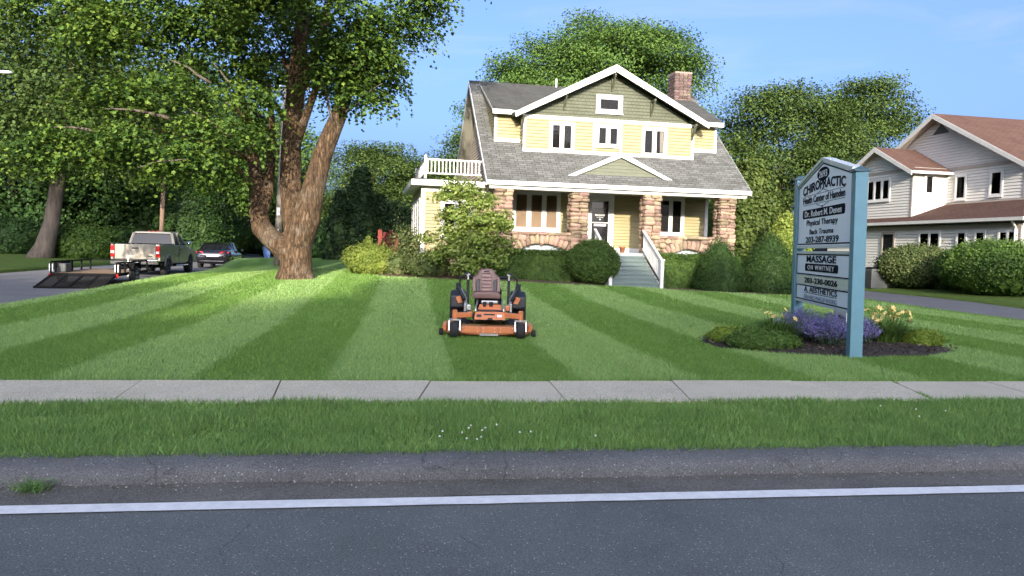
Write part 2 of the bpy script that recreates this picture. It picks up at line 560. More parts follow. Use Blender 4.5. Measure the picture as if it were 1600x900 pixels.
def text_mesh(body, w, h, mat, bold=.0, depth=.002, arc=0.0, space=1.0):
    """lettering fitted into a w x h box, lower left corner at the origin"""
    cu = bpy.data.curves.new('lettering', 'FONT')
    cu.body = body
    cu.size = 1
    cu.offset = bold
    cu.space_character = space
    cu.extrude = .001
    cu.resolution_u = 3
    o = bpy.data.objects.new('lettering', cu)
    COL.objects.link(o)
    dg = bpy.context.evaluated_depsgraph_get()
    me = bpy.data.meshes.new_from_object(o.evaluated_get(dg))
    bpy.data.objects.remove(o)
    n = len(me.vertices)
    co = np.zeros(n * 3, dtype=np.float32)
    me.vertices.foreach_get('co', co)
    co = co.reshape(-1, 3)
    lo, hi = co.min(0), co.max(0)
    co[:, 0] = (co[:, 0] - lo[0]) / (hi[0] - lo[0])
    co[:, 1] = (co[:, 1] - lo[1]) / (hi[1] - lo[1]) * h
    if arc: co[:, 1] += arc * (1 - (2 * co[:, 0] - 1) ** 2)
    co[:, 0] *= w
    co[:, 2] = (co[:, 2] - lo[2]) / max(hi[2] - lo[2], 1e-6) * depth
    me.vertices.foreach_set('co', co.ravel())
    me.materials.clear()
    me.materials.append(mat)
    me.update()
    return me
# ================================================================== the ground
RYAW = 0.139
RC, RS = math.cos(RYAW), math.sin(RYAW)
HX, HY, HYAW = -1.018, 27.419, 0.1964
HC, HS = math.cos(HYAW), math.sin(HYAW)

def rf(s, t, z=0.0):
    """road frame: s along the main road, t across it, away from the viewer"""
    return (s * RC - t * RS, s * RS + t * RC, z)
def hf(u, v, z=0.0):
    """house frame: u along the front, v into the house"""
    return (HX + u * HC - v * HS, HY + u * HS + v * HC, z)

_ctl = [(x, rf(x, 8.3)[1], .14) for x in range(-14, 30, 3)] + [
    (-.4, 13.1, .11), (-4, 13, .13), (-8, 13, .12), (5.1, 11, .18), (5.5, 14.2, .2), (8, 13, .17), (12, 14, .15),
    (-11.3, 16.3, .12), (-11.7, 19.3, .14), (-11.9, 23, .16), (-13, 30, .3), (-16.8, 47.5, .5), (-7, 24, .57), (-9.5, 24, .42), (-5, 21, .40), (-8, 18, .22),
    (-2, 20, .3), (3, 20, .22), (8, 20, .16), (12.6, 22, .15),
    (-1.4, 25.6, .6), (-4.0, 26.8, .72), (-6, 30, .8), (-8, 38, .88), (1, 26.4, .5), (4, 25.5, .38), (6.3, 28, .3), (9.5, 28, .18), (11, 29, .2), (13, 30, .2),
    (17, 31, .62), (17, 26, .44), (20, 33, .6), (14, 40, .5), (0, 45, .8), (25, 30, .6), (20, 22, .3), (20, 14, .18),
    (-2, 60, .9), (20, 60, .9), (-15, 70, .8)]
_cx = np.array(_ctl)
def gz_np(x, y):
    x = np.asarray(x, float); y = np.asarray(y, float)
    d2 = (x[..., None] - _cx[:, 0]) ** 2 + (y[..., None] - _cx[:, 1]) ** 2
    sg = 1.6 + .045 * np.clip(y, 0, 60)
    w = np.exp(-d2 / (2 * sg[..., None] ** 2)) + 1e-5 / (1 + d2)
    return (w * _cx[:, 2]).sum(-1) / w.sum(-1)
def gz(x, y):
    return float(gz_np(np.array([x]), np.array([y]))[0])
def street_z(t):
    return .05 + max(0, t - 22) * .0055

STRIPE_W, STRIPE_0 = 1.46, -2.35     # mowing bands, one deck wide, square to the road

def grass_mat(name, light, dark, stripes=True, blades=False, var=.2):
    m, N, L, b = new_mat(name)
    geo = N.new('ShaderNodeNewGeometry')
    nz = N.new('ShaderNodeTexNoise'); nz.inputs['Scale'].default_value = .9 if stripes else 2.4; nz.inputs['Detail'].default_value = 7; nz.inputs['Roughness'].default_value = .7
    L.new(geo.outputs['Position'], nz.inputs['Vector'])
    if stripes:
        dt = N.new('ShaderNodeVectorMath'); dt.operation = 'DOT_PRODUCT'
        dt.inputs[1].default_value = (RC, RS, 0)
        L.new(geo.outputs['Position'], dt.inputs[0])
        n3 = N.new('ShaderNodeTexNoise'); n3.inputs['Scale'].default_value = 1.3; n3.inputs['Detail'].default_value = 6
        L.new(geo.outputs['Position'], n3.inputs['Vector'])
        wob = N.new('ShaderNodeMath'); wob.operation = 'MULTIPLY_ADD'; wob.inputs[1].default_value = .5; wob.inputs[2].default_value = -.25 - STRIPE_0
        L.new(n3.outputs['Fac'], wob.inputs[0])
        ad = N.new('ShaderNodeMath'); ad.operation = 'ADD'
        L.new(dt.outputs['Value'], ad.inputs[0]); L.new(wob.outputs[0], ad.inputs[1])
        mu = N.new('ShaderNodeMath'); mu.operation = 'MULTIPLY'; mu.inputs[1].default_value = math.pi / STRIPE_W
        L.new(ad.outputs[0], mu.inputs[0])
        sn = N.new('ShaderNodeMath'); sn.operation = 'SINE'
        L.new(mu.outputs[0], sn.inputs[0])
        mr = N.new('ShaderNodeMapRange'); mr.interpolation_type = 'SMOOTHSTEP'
        mr.inputs[1].default_value = -.4; mr.inputs[2].default_value = .4; mr.inputs[3].default_value = 1; mr.inputs[4].default_value = 0
        L.new(sn.outputs[0], mr.inputs[0])
        fac = mr.outputs[0]
        # two wheel tracks in every band
        m3 = N.new('ShaderNodeMath'); m3.operation = 'MULTIPLY'; m3.inputs[1].default_value = 3.0; L.new(mu.outputs[0], m3.inputs[0])
        s3 = N.new('ShaderNodeMath'); s3.operation = 'SINE'; L.new(m3.outputs[0], s3.inputs[0])
        a3 = N.new('ShaderNodeMath'); a3.operation = 'MULTIPLY_ADD'; a3.inputs[1].default_value = -.16; L.new(s3.outputs[0], a3.inputs[0]); L.new(fac, a3.inputs[2])
        fac = a3.outputs[0]
        # patchy: bands fade here and there
        n4 = N.new('ShaderNodeMapRange'); n4.inputs[1].default_value = .35; n4.inputs[2].default_value = .65; n4.inputs[3].default_value = -.38; n4.inputs[4].default_value = .34
        L.new(nz.outputs['Fac'], n4.inputs[0])
        a2 = N.new('ShaderNodeMath'); a2.operation = 'ADD'; a2.use_clamp = True
        L.new(fac, a2.inputs[0]); L.new(n4.outputs[0], a2.inputs[1])
        fac = a2.outputs[0]
    else:
        mr = N.new('ShaderNodeMapRange'); mr.inputs[1].default_value = .3; mr.inputs[2].default_value = .7
        L.new(nz.outputs['Fac'], mr.inputs[0]); fac = mr.outputs[0]
    mix = N.new('ShaderNodeMixRGB'); mix.inputs[1].default_value = (*dark, 1); mix.inputs[2].default_value = (*light, 1)  # band tones put the sheen of bent blades into the colour
    L.new(fac, mix.inputs[0])
    hs = N.new('ShaderNodeHueSaturation')
    L.new(mix.outputs[0], hs.inputs['Color'])
    if blades:
        v = N.new('ShaderNodeMapRange'); v.inputs[3].default_value = 1 - var * 1.6; v.inputs[4].default_value = 1 + var * 1.6
        L.new(geo.outputs['Random Per Island'], v.inputs[0]); L.new(v.outputs[0], hs.inputs['Value'])
        hmul = N.new('ShaderNodeMath'); hmul.operation = 'MULTIPLY'; hmul.inputs[1].default_value = 5.7
        fr = N.new('ShaderNodeMath'); fr.operation = 'FRACT'
        L.new(geo.outputs['Random Per Island'], hmul.inputs[0]); L.new(hmul.outputs[0], fr.inputs[0])
        h = N.new('ShaderNodeMapRange'); h.inputs[3].default_value = .475; h.inputs[4].default_value = .515
        L.new(fr.outputs[0], h.inputs[0]); L.new(h.outputs[0], hs.inputs['Hue'])
        b.inputs['Roughness'].default_value = .45
        b.inputs['Specular IOR Level'].default_value = .3
        tr = N.new('ShaderNodeBsdfTranslucent'); L.new(hs.outputs[0], tr.inputs[0])
        mx = N.new('ShaderNodeMixShader'); mx.inputs[0].default_value = .25
        L.new(b.outputs[0], mx.inputs[1]); L.new(tr.outputs[0], mx.inputs[2])
        L.new(mx.outputs[0], N['Material Output'].inputs[0])
    else:
        nv = N.new('ShaderNodeTexNoise'); nv.inputs['Scale'].default_value = 14; nv.inputs['Detail'].default_value = 8; nv.inputs['Roughness'].default_value = .85
        L.new(geo.outputs['Position'], nv.inputs['Vector'])
        v = N.new('ShaderNodeMapRange'); v.inputs[1].default_value = .3; v.inputs[2].default_value = .7; v.inputs[3].default_value = .68; v.inputs[4].default_value = 1.3
        L.new(nv.outputs[0], v.inputs[0]); L.new(v.outputs[0], hs.inputs['Value'])
        b.inputs['Roughness'].default_value = .9
        b.inputs['Specular IOR Level'].default_value = .1
        n2 = N.new('ShaderNodeTexNoise'); n2.inputs['Scale'].default_value = 45; n2.inputs['Detail'].default_value = 4
        L.new(geo.outputs['Position'], n2.inputs['Vector'])
        bp = N.new('ShaderNodeBump'); bp.inputs['Strength'].default_value = .8; bp.inputs['Distance'].default_value = .03
        L.new(n2.outputs[0], bp.inputs['Height']); L.new(bp.outputs[0], b.inputs['Normal'])
    L.new(hs.outputs[0], b.inputs['Base Color'])
    return m
LIGHT_G, DARK_G = (.225, .36, .105), (.168, .308, .066)
M['lawn'] = grass_mat('lawn_turf', tuple(c * .8 for c in LIGHT_G), tuple(c * .75 for c in DARK_G))
M['lawn_plain'] = grass_mat('rough_turf', (.13, .18, .04), (.07, .12, .025), stripes=False)
M['blade_lawn'] = grass_mat('lawn_blades', LIGHT_G, DARK_G, True, True)
M['blade_verge'] = grass_mat('verge_blades', (.215, .36, .095), (.14, .27, .065), False, True, .26)

def asphalt(name, base, speck=.5, spscale=160, cracks=True, tint=None, wear=.15, cscale=.62, cwide=.0028, gate=.54):
    m, N, L, b = new_mat(name)
    geo = N.new('ShaderNodeNewGeometry')
    nz = N.new('ShaderNodeTexNoise'); nz.inputs['Scale'].default_value = .8; nz.inputs['Detail'].default_value = 8; nz.inputs['Roughness'].default_value = .7
    L.new(geo.outputs['Position'], nz.inputs['Vector'])
    mr = N.new('ShaderNodeMapRange'); mr.inputs[1].default_value = .3; mr.inputs[2].default_value = .7; mr.inputs[3].default_value = 1 - wear; mr.inputs[4].default_value = 1 + wear
    L.new(nz.outputs[0], mr.inputs[0])
    n2 = N.new('ShaderNodeTexNoise'); n2.inputs['Scale'].default_value = 95; n2.inputs['Detail'].default_value = 3
    L.new(geo.outputs['Position'], n2.inputs['Vector'])
    m2 = N.new('ShaderNodeMapRange'); m2.inputs[1].default_value = .3; m2.inputs[2].default_value = .7; m2.inputs[3].default_value = .55; m2.inputs[4].default_value = 1.45
    L.new(n2.outputs[0], m2.inputs[0])
    mu = N.new('ShaderNodeMath'); mu.operation = 'MULTIPLY'
    L.new(mr.outputs[0], mu.inputs[0]); L.new(m2.outputs[0], mu.inputs[1])
    # pale stone chips, few of them
    vo = N.new('ShaderNodeTexVoronoi'); vo.inputs['Scale'].default_value = spscale * .35
    L.new(geo.outputs['Position'], vo.inputs['Vector'])
    near = N.new('ShaderNodeMath'); near.operation = 'LESS_THAN'; near.inputs[1].default_value = .27
    L.new(vo.outputs['Distance'], near.inputs[0])
    sp = N.new('ShaderNodeSeparateColor'); L.new(vo.outputs['Color'], sp.inputs[0])
    few = N.new('ShaderNodeMath'); few.operation = 'GREATER_THAN'; few.inputs[1].default_value = .86
    L.new(sp.outputs[0], few.inputs[0])
    both = N.new('ShaderNodeMath'); both.operation = 'MULTIPLY'; L.new(near.outputs[0], both.inputs[0]); L.new(few.outputs[0], both.inputs[1])
    bs = N.new('ShaderNodeMath'); bs.operation = 'MULTIPLY'; bs.inputs[1].default_value = speck
    L.new(both.outputs[0], bs.inputs[0])
    cm = N.new('ShaderNodeMixRGB'); cm.blend_type = 'MULTIPLY'; cm.inputs[0].default_value = 1; cm.inputs[1].default_value = (*base, 1)
    L.new(mu.outputs[0], cm.inputs[2])
    c2 = N.new('ShaderNodeMixRGB'); c2.inputs[2].default_value = (.4, .39, .37, 1)
    L.new(bs.outputs[0], c2.inputs[0]); L.new(cm.outputs[0], c2.inputs[1])
    out = c2.outputs[0]
    if cracks:
        wn_ = N.new('ShaderNodeTexNoise'); wn_.inputs['Scale'].default_value = 2.2; wn_.inputs['Detail'].default_value = 6
        L.new(geo.outputs['Position'], wn_.inputs['Vector'])
        ma = N.new('ShaderNodeMixRGB'); ma.inputs[0].default_value = .22
        L.new(geo.outputs['Position'], ma.inputs[1]); L.new(wn_.outputs['Color'], ma.inputs[2])
        v2 = N.new('ShaderNodeTexVoronoi'); v2.feature = 'DISTANCE_TO_EDGE'; v2.inputs['Scale'].default_value = cscale
        L.new(ma.outputs[0], v2.inputs['Vector'])
        lt = N.new('ShaderNodeMapRange'); lt.inputs[1].default_value = .0; lt.inputs[2].default_value = cwide; lt.inputs[3].default_value = .55; lt.inputs[4].default_value = 0
        L.new(v2.outputs['Distance'], lt.inputs[0])
        n5 = N.new('ShaderNodeTexNoise'); n5.inputs['Scale'].default_value = .9
        L.new(geo.outputs['Position'], n5.inputs['Vector'])
        g5 = N.new('ShaderNodeMapRange'); g5.inputs[1].default_value = gate; g5.inputs[2].default_value = gate + .06
        L.new(n5.outputs[0], g5.inputs[0])
        mm = N.new('ShaderNodeMath'); mm.operation = 'MULTIPLY'; L.new(lt.outputs[0], mm.inputs[0]); L.new(g5.outputs[0], mm.inputs[1])
        c3 = N.new('ShaderNodeMixRGB'); c3.inputs[2].default_value = (.016, .016, .017, 1)
        L.new(mm.outputs[0], c3.inputs[0]); L.new(out, c3.inputs[1]); out = c3.outputs[0]
    L.new(out, b.inputs['Base Color'])
    b.inputs['Roughness'].default_value = .85
    b.inputs['Specular IOR Level'].default_value = .3
    bp = N.new('ShaderNodeBump'); bp.inputs['Strength'].default_value = .7; bp.inputs['Distance'].default_value = .006
    L.new(n2.outputs[0], bp.inputs['Height']); L.new(bp.outputs[0], b.inputs['Normal'])
    return m
M['road'] = asphalt('road_asphalt', (.126, .135, .126), .85, wear=.2)
M['kerb'] = asphalt('kerb_asphalt', (.122, .122, .118), .7, 130, True, wear=.3, cscale=2.6, cwide=.012, gate=.47)
M['gutter'] = asphalt('dusty_asphalt', (.13, .122, .10), .6, 200, False, wear=.4)
M['street'] = asphalt('street_asphalt', (.16, .158, .155), .3, 160, True)
M['drive'] = asphalt('drive_asphalt', (.15, .145, .14), .3, 160, False)
M['concrete'] = asphalt('pavement_concrete', (.52, .465, .345), .15, 260, False, wear=.14)
M['line_paint'] = surf('white_road_paint', (.80, .79, .75), .6, .13, 11, .5, 60)
M['woodland_floor'] = surf('leaf_litter', (.05, .05, .025), .95, .4, 1.5, .5, 10)

def grid(name, mat, fn, a0, a1, na, b0, b1, nb, skirt=0.0):
    A = np.linspace(a0, a1, na); B = np.linspace(b0, b1, nb)
    vs = [fn(a, b) for b in B for a in A]
    fs = [(j * na + i, j * na + i + 1, (j + 1) * na + i + 1, (j + 1) * na + i) for j in range(nb - 1) for i in range(na - 1)]
    mb = MB(); mb.add(vs, fs)
    if skirt:
        rim = [i for i in range(na)] + [j * na + na - 1 for j in range(1, nb)] + [(nb - 1) * na + i for i in range(na - 2, -1, -1)] + [j * na for j in range(nb - 2, 0, -1)]
        n0 = len(mb.v)
        for i in rim:
            p = mb.v[i]; mb.v.append((p[0], p[1], p[2] - skirt))
        n = len(rim)
        for k in range(n):
            k2 = (k + 1) % n
            mb.f.append([rim[k], n0 + k, n0 + k2, rim[k2]]); mb.mi.append(0); mb.uv.append([(0, 0)] * 4)
    o = mb.build(name, mat, smooth=True)
    return o

S_STREET0, S_STREET1 = -16.6, -8.8
S_DRIVE0, S_DRIVE1 = 15.6, 18.4

g = MB(); g.add([(-900, -900, -.06), (900, -900, -.06), (900, 900, -.06), (-900, 900, -.06)], [(0, 1, 2, 3)])
tag(g.build('ground', M['woodland_floor']), kind='structure')

# main road with crown, gutter dust, painted line
tag(grid('road', M['road'], lambda s, t: rf(s, t, -.012 + .006 * 0), -60, 60, 41, -7.0, 5.02, 9), kind='structure')
tag(grid('gutter_strip', M['gutter'], lambda s, t: rf(s, t + (.05 * noise.noise(Vector((s * .9, 0, 0))) if t < 5 else 0), -.006 + .012 * max(0, t - 4.86)), -60, 60, 241, 4.86, 5.30, 4), kind='structure')
lm = MB()
ns = 240
def line_wob(s, k): return .008 * noise.noise(Vector((s * 3, k, 0)))
for i in range(ns):
    s0, s1 = -30 + i * .25, -30 + (i + 1) * .25
    tl = lambda s: 4.70 + .0 * s
    lm.add([rf(s0, tl(s0) + line_wob(s0, 0), -.002), rf(s1, tl(s1) + line_wob(s1, 0), -.002), rf(s1, tl(s1) + .145 + line_wob(s1, 9), -.002), rf(s0, tl(s0) + .145 + line_wob(s0, 9), -.002)], [(0, 1, 2, 3)])
tag(lm.build('road_line', M['line_paint']), kind='structure')

# rolled asphalt kerb
kerb_prof = [(5.20, -.03), (5.205, .03), (5.222, .07), (5.26, .098), (5.32, .116), (5.39, .127), (5.46, .131), (5.56, .118), (5.60, .05)]
kr = []
SS = np.linspace(-32, 32, 430)
for s in SS:
    w = .012 * noise.noise(Vector((s * 1.4, 3, 0))) + .02 * noise.noise(Vector((s * .35, 8, 0)))
    kr.append([rf(s, t + w * (1.5 if i < 4 else 1) + .006 * noise.noise(Vector((s * 9, i * 3.3, 1))), z + .009 * noise.noise(Vector((s * 6, i * 2.1, 5))) + .008 * noise.noise(Vector((s * 17, i * 3.1, 2)))) for i, (t, z) in enumerate(kerb_prof)])
kb = MB(); kb.loft(kr, closed=False, cap=False)
tag(kb.build('kerb', M['kerb'], smooth=True), kind='structure')

def verge_fn(s, t):
    return rf(s, t, .10 + .02 * (t - 5.45) / 1.73 + .008 * noise.noise(Vector((s * 1.2, t * 1.2, 0))))
tag(grid('grass_verge', M['lawn_plain'], verge_fn, -32, 32, 130, 5.50, 7.20, 10), kind='structure')

# pavement of separate slabs
bedrock = MB(); bedrock.add([rf(-32, 7.15, .105), rf(40, 7.15, .105), rf(40, 8.40, .105), rf(-32, 8.40, .105)], [(0, 1, 2, 3)])
pav = tag(bedrock.build('pavement', M['gutter']), kind='structure')
joints = [(-11.4, -11.4), (-9.9, -9.9), (-8.45, -8.45), (-6.95, -6.95), (-5.4, -5.4), (-4.15, -4.15), (-2.81, -2.70), (-1.37, -1.27), (.27, .10), (1.63, 1.59), (3.10, 2.89), (4.60, 4.50), (5.93, 5.62), (7.2, 7.1), (8.7, 8.7), (10.2, 10.2), (11.7, 11.7)]
# joints are (s at far edge, s at near edge)
for k in range(len(joints) - 1):
    (f0, n0), (f1, n1) = joints[k], joints[k + 1]
    gp = .004 if k not in (7,) else .010
    if k == 12: gp = .02
    tl = .004 * math.sin(k * 2.1); dz = .004 * math.sin(k * 1.3 + 1)
    mbp = MB()
    z = .141 + dz
    mbp.prism([rf(n0 + gp, 7.19, z - .03), rf(n1 - gp, 7.19, z - .03), rf(f1 - gp, 8.35, z - .03 + tl), rf(f0 + gp, 8.35, z - .03 + tl)], (0, 0, .03))
    mbp.build('slab', M['concrete'], pav, bevel=.006)

# lawn, drive, side street, land beyond
def lawn_z(x, y):
    return gz(x, y)
def lawn_fn(s, t):
    x, y, _ = rf(s, t)
    return (x, y, gz(x, y) - .0)
tag(grid('lawn', M['lawn'], lawn_fn, S_STREET1, S_DRIVE0, 110, 8.36, 70, 220, skirt=.3), kind='structure')
tag(grid('side_lawn', M['lawn_plain'], lambda s, t: lawn_fn(s, t), S_DRIVE1, 70, 40, 8.36, 90, 70, skirt=.3), kind='structure')
def drive_fn(s, t):
    x, y, _ = rf(s, t)
    return (x, y, gz(x, y) - .03)
tag(grid('driveway', M['drive'], drive_fn, S_DRIVE0 - .02, S_DRIVE1 + .02, 8, 5.6, 70, 60), kind='structure')
tag(grid('side_street', M['street'], lambda s, t: rf(s, t, street_z(t) - .02), S_STREET0 - .3, S_STREET1 + .05, 12, 4.9, 150, 70), kind='structure')
def far_fn(s, t):
    return rf(s, t, street_z(t) + .10 + .02 * min(6, (S_STREET0 - s)) + .02 * noise.noise(Vector((s * .4, t * .4, 0))))
tag(grid('far_verge', M['lawn_plain'], far_fn, -90, S_STREET0, 60, 6, 150, 70, skirt=.3), kind='structure')

# mulch beds in front of the house
def bed(name, mat, outline, lift=.03, res=.12):
    """closed outline of (x, y); a low uneven mound that meets the lawn at its rim"""
    P = np.array(outline)
    c = P.mean(0)
    rings = [1.0, .97, .9, .75, .5, .25]
    n = len(P)
    vs, fs = [], []
    for k, r in enumerate(rings):
        for i in range(n):
            q = c + (P[i] - c) * r
            h = (-.03, .02, 1, 1.15, 1.2, 1.2)[k]
            vs.append((q[0], q[1], gz(q[0], q[1]) + lift * h + (.012 * noise.noise(Vector((q[0] * 9, q[1] * 9, 0))) if k > 1 else 0)))
    vs.append((c[0], c[1], gz(c[0], c[1]) + lift * 1.2))
    for k in range(len(rings) - 1):
        for i in range(n):
            j = (i + 1) % n
            fs.append((k * n + i, k * n + j, (k + 1) * n + j, (k + 1) * n + i))
    for i in range(n):
        fs.append(((len(rings) - 1) * n + i, (len(rings) - 1) * n + (i + 1) % n, len(vs) - 1))
    mb = MB(); mb.add(vs, fs)
    return mb.build(name, mat, smooth=True)

def smooth_outline(pts, n=110):
    P = np.array(pts + pts[:1], float)
    d = np.r_[0, np.cumsum(np.linalg.norm(np.diff(P, axis=0), axis=1))]
    t = np.linspace(0, d[-1], n, endpoint=False)
    Q = np.c_[np.interp(t, d, P[:, 0]), np.interp(t, d, P[:, 1])]
    for _ in range(3):
        Q = (np.roll(Q, 1, 0) + 2 * Q + np.roll(Q, -1, 0)) / 4
    c = Q.mean(0)
    Q = c + (Q - c) * (1 + .035 * np.array([noise.noise(Vector((q[0] * 2.1, q[1] * 2.1, 4))) + .6 * noise.noise(Vector((q[0] * 5, q[1] * 5, 7))) for q in Q]))[:, None]
    return Q.tolist()
BED_L = smooth_outline([hf(*p)[:2] for p in [(-4.6, -.2), (-3.6, -1.6), (-1.5, -2.4), (1, -2.35), (3, -2.35), (4.15, -2.3), (4.15, .4), (0, .8), (-3, 1.5), (-4.4, 1.2)]])
BED_R = smooth_outline([hf(*p)[:2] for p in [(6.15, -2.2), (8, -2.5), (10, -2.7), (11.6, -2.6), (12.6, -1.4), (12, .5), (9, .8), (6.2, .6)]])
BED_S = smooth_outline([(3.15, 12.5), (3.25, 11.75), (3.9, 11.25), (5.1, 10.95), (6.4, 11.3), (7.3, 11.95), (7.35, 12.7), (6.9, 13.6), (5.6, 14.4), (4.4, 13.7), (3.5, 13.1)])
tag(bed('mulch_bed', M['mulch'], BED_L), 'red brown mulch bed below the house front left of the steps', 'mulch', kind='structure')
tag(bed('mulch_bed', M['mulch'], BED_R), 'mulch bed below the clipped cones right of the steps', 'mulch', kind='structure')
tag(bed('flower_bed_soil', M['soil'], BED_S, .04), kind='structure')
# ================================================================== the yellow house
EXPO = .13
FF = lambda v: frame((0, v, 0), (1, 0, 0), (0, -1, 0))          # a front wall at depth v: x = u, y = z, z = towards the road

def window(parent, T, a0, a1, b0, b1, panes=2, casing=.10, mull=.07, sash=.045, fill='dark', sill=True, mats=None, cas_mat=None, div=None, name='window'):
    """casing, sash bars, clear panes, the dark room (or blind) behind them"""
    cm = cas_mat or M['white']
    mb = MB(T)
    d = .035
    mb.box(a0, a0 + casing, b0, b1, 0.0, d); mb.box(a1 - casing, a1, b0, b1, 0.0, d)
    mb.box(a0 + casing, a1 - casing, b1 - casing, b1, 0.0, d + .004); mb.box(a0 + casing, a1 - casing, b0, b0 + casing * .8, 0.0, d + .004)
    w = mb.build(name, cm, parent)
    if sill:
        sb = MB(T); sb.box(a0 - .03, a1 + .03, b0 - .045, b0 - .002, 0.0, .075); sb.build('sill', cm, w)
    i0, i1, j0, j1 = a0 + casing, a1 - casing, b0 + casing * .8, b1 - casing
    step = (i1 - i0 - mull * (panes - 1)) / panes
    for k in range(panes):
        p0 = i0 + k * (step + mull); p1 = p0 + step
        if k < panes - 1:
            m2 = MB(T); m2.box(p1, p1 + mull, j0, j1, 0.0, .03); m2.build('mullion', cm, w)
        s2 = MB(T)
        s2.box(p0, p0 + sash, j0, j1, .0, .022); s2.box(p1 - sash, p1, j0, j1, .0, .022)
        s2.box(p0 + sash, p1 - sash, j0, j0 + sash, .0, .0215); s2.box(p0 + sash, p1 - sash, j1 - sash, j1, .0, .0215)
        s2.build('sash', cm, w)
        f = fill[k] if isinstance(fill, (list, tuple)) else fill
        r = MB(T); r.box(p0 + sash, p1 - sash, j0 + sash, j1 - sash, -.02, .004)
        r.build('blind' if f == 'blind' else 'dark_room', M['blind'] if f == 'blind' else M['interior'], w)
        if f in ('curtain', 'curtain_right'):
            c = MB(T)
            wdt = (p1 - p0 - 2 * sash)
            ca, cb = (p1 - sash - wdt * .55, p1 - sash - .02) if f == 'curtain_right' else (p0 + sash + .02, p0 + sash + wdt * .4)
            n = 9
            top = [(ca + (cb - ca) * i / n, j1 - sash - .03, .007 + .004 * (i % 2)) for i in range(n + 1)]
            bot = [(ca + (cb - ca) * (i / n) ** .9 * .95 + .02, j0 + sash + .03, .007 + .004 * (i % 2)) for i in range(n + 1)]
            c.add(top + bot, [(i, i + 1, n + 2 + i, n + 1 + i) for i in range(n)])
            c.build('curtain', M['curtain'], w)
        g2 = MB(T); g2.box(p0 + sash, p1 - sash, j0 + sash, j1 - sash, .013, .016)
        g2.build('pane', M['pane'], w)
    return w

house = empty('yellow_house', (HX, HY, 0), HYAW, 'two storey pale yellow house with grey shingle roof, olive gable and stone porch columns', 'house')
W_, ZE, VR, ZR = 10.55, 4.16, 5.58, 8.90
SL = (ZR - ZE) / VR
H2 = house
U0, U1 = .50, 10.05          # side walls
VW = 2.72                    # porch wall

def part(name, mb, mat, parent=None, **k):
    return mb.build(name, mat, parent or house, **k)

# --- front wall under the porch
T = FF(VW)
wall = part('porch_wall', lapped(T, [(U0, 1.25), (U1, 1.25), (U1, 4.05), (U0, 4.05)], EXPO), M['siding_yellow'])
pieces('corner_board', [(U1 - .12, U1 + .02, 1.25, 4.02, .0, .04), (U0 - .02, U0 + .12, 1.25, 4.02, .0, .04)], M['white'], wall, T)
bb = MB(T); bb.box(U0 + .13, U1 - .13, 1.58, 1.78, .0, .038); bb.build('baseboard', M['white'], wall)
# body behind: sides and back
sd = lapped(frame((U1, VW, 0), (0, 1, 0), (1, 0, 0)), [(0, .1), (7.8, .1), (7.8, 4.3), (2.86, 8.75), (0, 6.2)], EXPO)
part('side_wall', sd, M['siding_yellow'])
sd = lapped(frame((U0, 10.5, 0), (0, -1, 0), (-1, 0, 0)), [(0, .1), (7.8, .1), (7.8, 6.2), (4.92, 8.75), (0, 4.3)], EXPO)
part('side_wall', sd, M['beige'])
bk = MB(); bk.box(U0 + .02, U1 - .02, 10.45, 10.5, .1, 4.3); part('back_wall', bk, M['siding_yellow'])

# --- porch windows and door
T = FF(VW - .026)
window(house, T, 1.50, 3.52, 2.40, 4.02, 3, .11, .10, .05, ['blind', 'blind', 'blind'])
window(house, T, 7.20, 8.98, 2.38, 4.00, 3, .11, .08, .05, ['dark', 'dark', 'dark'])
dr = MB(T)
dr.box(4.66, 4.80, 1.62, 4.0, .0, .04); dr.box(5.66, 5.83, 1.62, 4.0, .0, .04); dr.box(4.80, 5.66, 3.80, 4.0, .0, .045)
door = part('door', dr, M['white'])
d2 = MB(T); d2.box(4.81, 4.87, 1.80, 3.80, .0, .03); d2.box(5.59, 5.65, 1.80, 3.80, .0, .03); d2.box(4.87, 5.59, 3.72, 3.80, .0, .031); d2.box(4.87, 5.59, 1.80, 1.95, .0, .031)
d2.build('door_leaf', M['white'], door)
d3 = MB(T); d3.box(4.87, 5.59, 1.95, 3.72, .0, .012); d3.build('door_glass', M['black_glass'], door)
d4 = MB(T); d4.box(4.84, 5.62, 2.80, 2.84, .03, .06); d4.build('push_bar', M['white'], door)
d5 = MB(T); d5.box(4.98, 5.50, 2.68, 2.76, .02, .03); d5.build('notice', M['print_white'], door)
for (b, w, h, tx) in ((3.36, .5, .06, 'CHIROPRACTIC'), (3.10, .42, .07, 'MASSAGE'), (3.02, .3, .045, 'on Whitney'), (2.92, .09, .08, '+')):
    o = link('door_lettering', text_mesh(tx, w, h, M['print_white'], .01), door)
    o.matrix_local = T @ Matrix.Translation((5.23 - w / 2, b, .014))
hd = MB(T); hd.tube([(5.61, 2.74, .03), (5.61, 2.74, .075), (5.61, 2.58, .075), (5.61, 2.58, .03)], .012, 6); hd.build('handle', M['steel'], door)

# --- porch floor, beam, ceiling
fl = MB(); fl.box(.42, W_ - .55, .08, VW - .001, 1.48, 1.60); part('porch_floor', fl, M['floor_grey'])
pieces('porch_skirt', [(.32, 4.1, .33, .37, .2, 1.475), (6.2, W_ - .37, .33, .37, .2, 1.475)], M['lattice'], house)
be = MB(); be.box(.12, W_ - .12, .12, .62, 3.86, 3.99); part('porch_beam', be, M['trim_grey'])
bt = MB(); bt.box(.10, W_ - .10, .085, .117, 3.91, 3.955); part('beam_moulding', bt, M['white'])
ce = MB(); ce.box(.05, W_ - .05, .03, VW - .02, 3.995, 4.03); part('porch_ceiling', ce, M['ceiling'])

